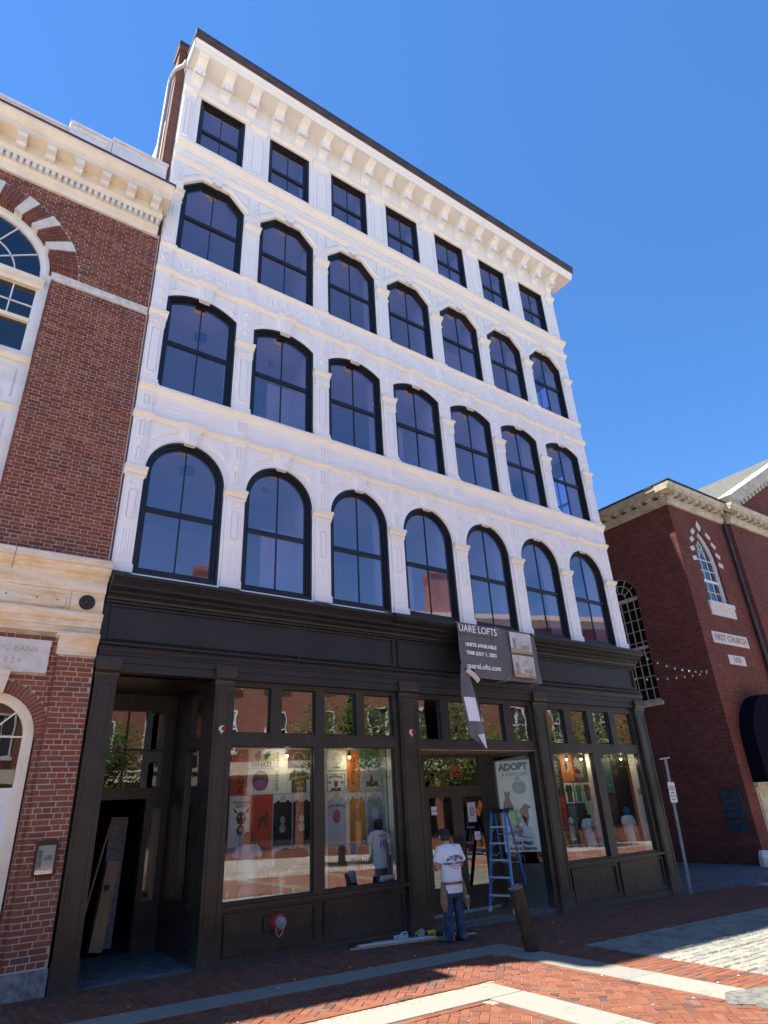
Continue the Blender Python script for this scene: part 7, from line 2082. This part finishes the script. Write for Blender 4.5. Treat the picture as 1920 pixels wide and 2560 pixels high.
# fingers: four chains and a thumb on each hand, curled towards a small notepad
for sd, s in (('L', -1), ('R', 1)):
    hp = J['ha' + sd][0]
    for k, L in enumerate((.055, .062, .058, .046)):
        off = Vector((0, 0, (k - 1.5) * -.019))
        d = Vector((-s * .75, .6, 0)).normalized()
        J[f'f{sd}{k}a'] = (hp + off + d * .035, .011); J[f'f{sd}{k}b'] = (hp + off + d * (.035 + L * .55), .0095); J[f'f{sd}{k}c'] = (hp + off + d * (.035 + L * .85) + Vector((-s * .012, -.022, 0)), .008)
        E_ += [('ha' + sd, f'f{sd}{k}a'), (f'f{sd}{k}a', f'f{sd}{k}b'), (f'f{sd}{k}b', f'f{sd}{k}c')]
    J[f't{sd}a'] = (hp + Vector((s * .0, .0, .036)), .012); J[f't{sd}b'] = (hp + Vector((-s * .03, .012, .062)), .0095)
    E_ += [('ha' + sd, f't{sd}a'), (f't{sd}a', f't{sd}b')]
keys = list(J)
me = bpy.data.meshes.new('body')
me.from_pydata([J[k][0] - P(0, 0, 0) for k in keys], [(keys.index(a), keys.index(b)) for a, b in E_], [])
tmp = bpy.data.objects.new('body', me); COL.objects.link(tmp)
sk = tmp.modifiers.new('skin', 'SKIN'); sk.use_smooth_shade = True
for i, k in enumerate(keys):
    sv = me.skin_vertices[0].data[i]; sv.radius = (J[k][1], J[k][1]); sv.use_root = (k == 'pel')
ss = tmp.modifiers.new('sub', 'SUBSURF'); ss.levels = 2; ss.render_levels = 2
dg = bpy.context.evaluated_depsgraph_get()
bm_ = bpy.data.meshes.new_from_object(tmp.evaluated_get(dg)); bpy.data.objects.remove(tmp)
bm_.materials.clear(); bm_.materials.append(MATS['skin']); bm_.name = 'body'
bm_.polygons.foreach_set('use_smooth', [True] * len(bm_.polygons))
body = link('body', bm_, man, P(0, 0, 0))
m = MB(); fc = P(-.04, .155, 1.545)
m.sphere(fc + Vector((0, .012, -.005)), .014, .02, .022, 8, 6)
for s in (-1, 1): m.sphere(J['head'][0] + Vector((s * .088, -.005, -.012)), .014, .022, .034, 8, 6)
m.build('face_and_ears', 'skin', man, True)
m = MB()
for s in (-1, 1): m.sphere(fc + Vector((s * .032, -.002, .018)), .011, .008, .009, 8, 6)
m.box(fc.x - .025, fc.x + .025, fc.y - .01, fc.y + .0, fc.z - .045, fc.z - .038); m.build('eyes_and_mouth', 'hair_dark', man)
hc = J['head'][0]
m = MB(); n = 16
def hring(z, rx, ry, dy=0.0): return [(hc.x + rx * math.cos(2 * math.pi * k / n), hc.y - .008 + dy + ry * math.sin(2 * math.pi * k / n), hc.z + z) for k in range(n)]
m.loft([hring(-.075, .070, .068, -.03), hring(-.045, .086, .088, -.018), hring(.0, .094, .104, -.01), hring(.04, .093, .105)]); m.build('hair', 'hair_dark', man, True)
m = MB(); m.loft([hring(.012, .099, .113), hring(.05, .100, .115), hring(.085, .088, .10), hring(.108, .055, .065), hring(.116, .012, .012)]); cap_ = m.build('cap', 'cap_black', man, True)
m = MB()
br_ = [(hc.x + .085 * math.cos(R(a)), hc.y + .10 * math.sin(R(a)), hc.z + .018) for a in range(20, 161, 14)]; fr_ = [(hc.x + .075 * math.cos(R(a)) - .01, hc.y + .09 + .10 * math.sin(R(a)), hc.z - .012) for a in range(20, 161, 14)]; kk = len(br_)
m.add(br_ + fr_ + [(x, y, z + .006) for x, y, z in br_ + fr_], [(i, i + 1, kk + i + 1, kk + i) for i in range(kk - 1)] + [(2 * kk + i, 3 * kk + i, 3 * kk + i + 1, 2 * kk + i + 1) for i in range(kk - 1)]); m.build('cap_brim', 'cap_black', cap_, True)
# shirt: torso loft and sleeves
def er(c, rx, ry, n=20, wob=0.0, ph=0.0): return [(c.x + rx * math.cos(2 * math.pi * k / n) * (1 + wob * math.sin(5 * 2 * math.pi * k / n + ph)), c.y + ry * math.sin(2 * math.pi * k / n) * (1 + wob * math.sin(4 * 2 * math.pi * k / n + ph)), c.z) for k in range(n)]
m = MB(); m.loft([er(P(.0, -.01, .70), .188, .140, wob=.02), er(P(0, -.01, .78), .192, .145, wob=.02, ph=1), er(P(0, -.01, .845), .185, .135, wob=.03), er(P(0, -.01, .875), .205, .158, wob=.03, ph=2), er(P(0, -.008, .95), .198, .148, wob=.02, ph=1), er(P(-.002, -.005, 1.08), .200, .145, wob=.012), er(P(-.004, -.005, 1.20), .215, .148, wob=.008), er(P(-.005, 0, 1.29), .222, .142), er(P(-.005, .005, 1.35), .200, .118), er(P(-.008, .015, 1.395), .135, .090), er(P(-.012, .025, 1.42), .078, .070), er(P(-.014, .03, 1.428), .066, .062)])
sh = m.build('shirt', 'shirt_cotton', man, True)
for sd, s in (('L', -1), ('R', 1)):
    a, b = J['sh' + sd][0], J['el' + sd][0]
    m = MB(); m.tube([a + Vector((-s * .07, 0, .01)), a + Vector((s * .005, 0, .0)), a.lerp(b, .35) + Vector((s * .012, 0, 0)), a.lerp(b, .72) + Vector((s * .012, -.005, 0))], [.085, .098, .092, .096], 14); m.build('sleeve', 'shirt_cotton', sh, True)
def back_y(x, z): return MY - 0.165 + .35 * (x * x)
for tx, sz, z, bd, bn in (('ACS GROUP', .068, 1.235, .003, 1.6), ('INC.', .045, 1.185, .002, 0), ('GENERAL CONTRACTOR', .040, 1.135, .002, 0), ('RESIDENTIAL & COMMERCIAL', .021, 1.095, 0, 0), ('978-555-0100', .022, 1.06, 0, 0)):
    l_ = lettering(tx, sz, P(0, 0, z), 'ink_navy', sh, bold=bd, bend=bn, ext=0.0008)
    for v in l_.data.vertices: v.co.y += -0.157 + 0.9 * v.co.x ** 2 + (z - 1.2) * -.02
# jeans, boots
m = MB(); m.loft([er(P(0, -.005, .86), .168, .122), er(P(0, -.012, .78), .182, .135), er(P(0, -.010, .70), .188, .132), er(P(0, 0, .64), .180, .115)]); jn = m.build('jeans', 'denim', man, True)
for sd, s in (('L', -1), ('R', 1)):
    h_, k_, a_ = J['hip' + sd][0], J['kn' + sd][0], J['an' + sd][0]
    m = MB(); rg = []
    for f, r_, w_ in ((0, .103, 0), (.25, .099, .01), (.5, .088, .015), (.75, .084, .02), (1, .078, .03)): rg.append(er(h_.lerp(k_, f) + Vector((0, 0, -.06 * (1 - f))), r_, r_ * 1.02, 14, w_, f * 9))
    for f, r_, w_ in ((.2, .078, .03), (.45, .078, .02), (.7, .080, .04), (.85, .084, .06), (.93, .080, .05), (1.0, .086, .03)): rg.append(er(k_.lerp(a_ + Vector((0, 0, -.045)), f), r_, r_ * 1.08, 14, w_, f * 11))
    m.loft(rg); m.build('trouser_leg', 'denim', jn, True)
    f0 = Vector((a_.x, a_.y, G)); dr = Vector((-.55, .83, 0)).normalized() if sd == 'L' else Vector((.1, 1, 0)).normalized(); sdv = Vector((dr.y, -dr.x, 0))
    def bring(t_, w_, z0, z1): c_ = f0 + dr * t_; return [tuple(c_ + sdv * w_ * math.cos(2 * math.pi * q / 10) + Vector((0, 0, z0 + (z1 - z0) * (.5 + .5 * math.sin(2 * math.pi * q / 10))))) for q in range(10)]
    m = MB(); m.loft([bring(-.085, .030, .02, .10), bring(-.07, .045, .015, .14), bring(0, .052, .015, .15), bring(.07, .053, .015, .12), bring(.14, .052, .015, .09), bring(.185, .038, .018, .065), bring(.20, .015, .025, .05)]); bt = m.build('boot', 'boot_tan', man, True)
    m = MB(); m.loft([[tuple(f0 + dr * t_ + sdv * w_ + Vector((0, 0, z))) for t_, w_ in ((-.09, -.03), (-.09, .03), (0, .054), (.12, .056), (.20, .025), (.20, -.025), (.12, -.056), (0, -.054))] for z in (0.0, 0.026)]); m.build('sole', 'sole_black', bt)
# tool belt with two hanging pouches
m = MB(); m.loft([er(P(0, -.008, .825), .196, .150), er(P(0, -.008, .875), .198, .152)], False); bl = m.build('tool_belt', 'leather_tan', man, True)
def pouch(x, y, top_, L, w, d, s):
    c_ = P(x, y, top_)
    def pr(dz, w_, d_, o, lip=0.0): return [tuple(c_ + Vector((w_ * math.cos(2 * math.pi * q / 12) + s * o, d_ * math.sin(2 * math.pi * q / 12) - .01 * lip, dz + lip * .02 * math.cos(2 * math.pi * q / 6)))) for q in range(12)]
    m = MB(); m.loft([pr(0, w * .8, d * .6, 0), pr(-.07, w * .85, d * .7, .0), pr(-L * .45, w * .95, d, .012, 1), pr(-L * .75, w, d, .02), pr(-L * .93, w * .85, d * .8, .02), pr(-L, w * .5, d * .5, .016)]); return m.build('pouch', 'leather_tan', man, True)
for x, s, L in ((-.205, -1, .36), (.205, 1, .31)):
    pouch(x, -.02, .86, L, .066, .05, s)
    pouch(x + s * .02, -.075, .66, L * .62, .052, .035, s)
m = MB(); c_ = P(.245, -.09, .60); m.tube([c_, c_ + Vector((0, 0, -.2))], .012, 8); m.box(c_.x - .04, c_.x + .04, c_.y - .014, c_.y + .014, c_.z, c_.z + .035)
tag(m.build('hammer', 'galv', None, origin=c_), 'small hammer hanging from the man\'s right tool pouch', 'hammer')
m = MB(); c_ = (J['haL'][0] + J['haR'][0]) / 2 + Vector((0, .05, .02)); m.box(c_.x - .06, c_.x + .06, c_.y - .04, c_.y + .04, c_.z - .006, c_.z + .006)
tag(m.build('notepad', 'paper_white', None, origin=c_), 'small pad held between the man\'s hands', 'pad')
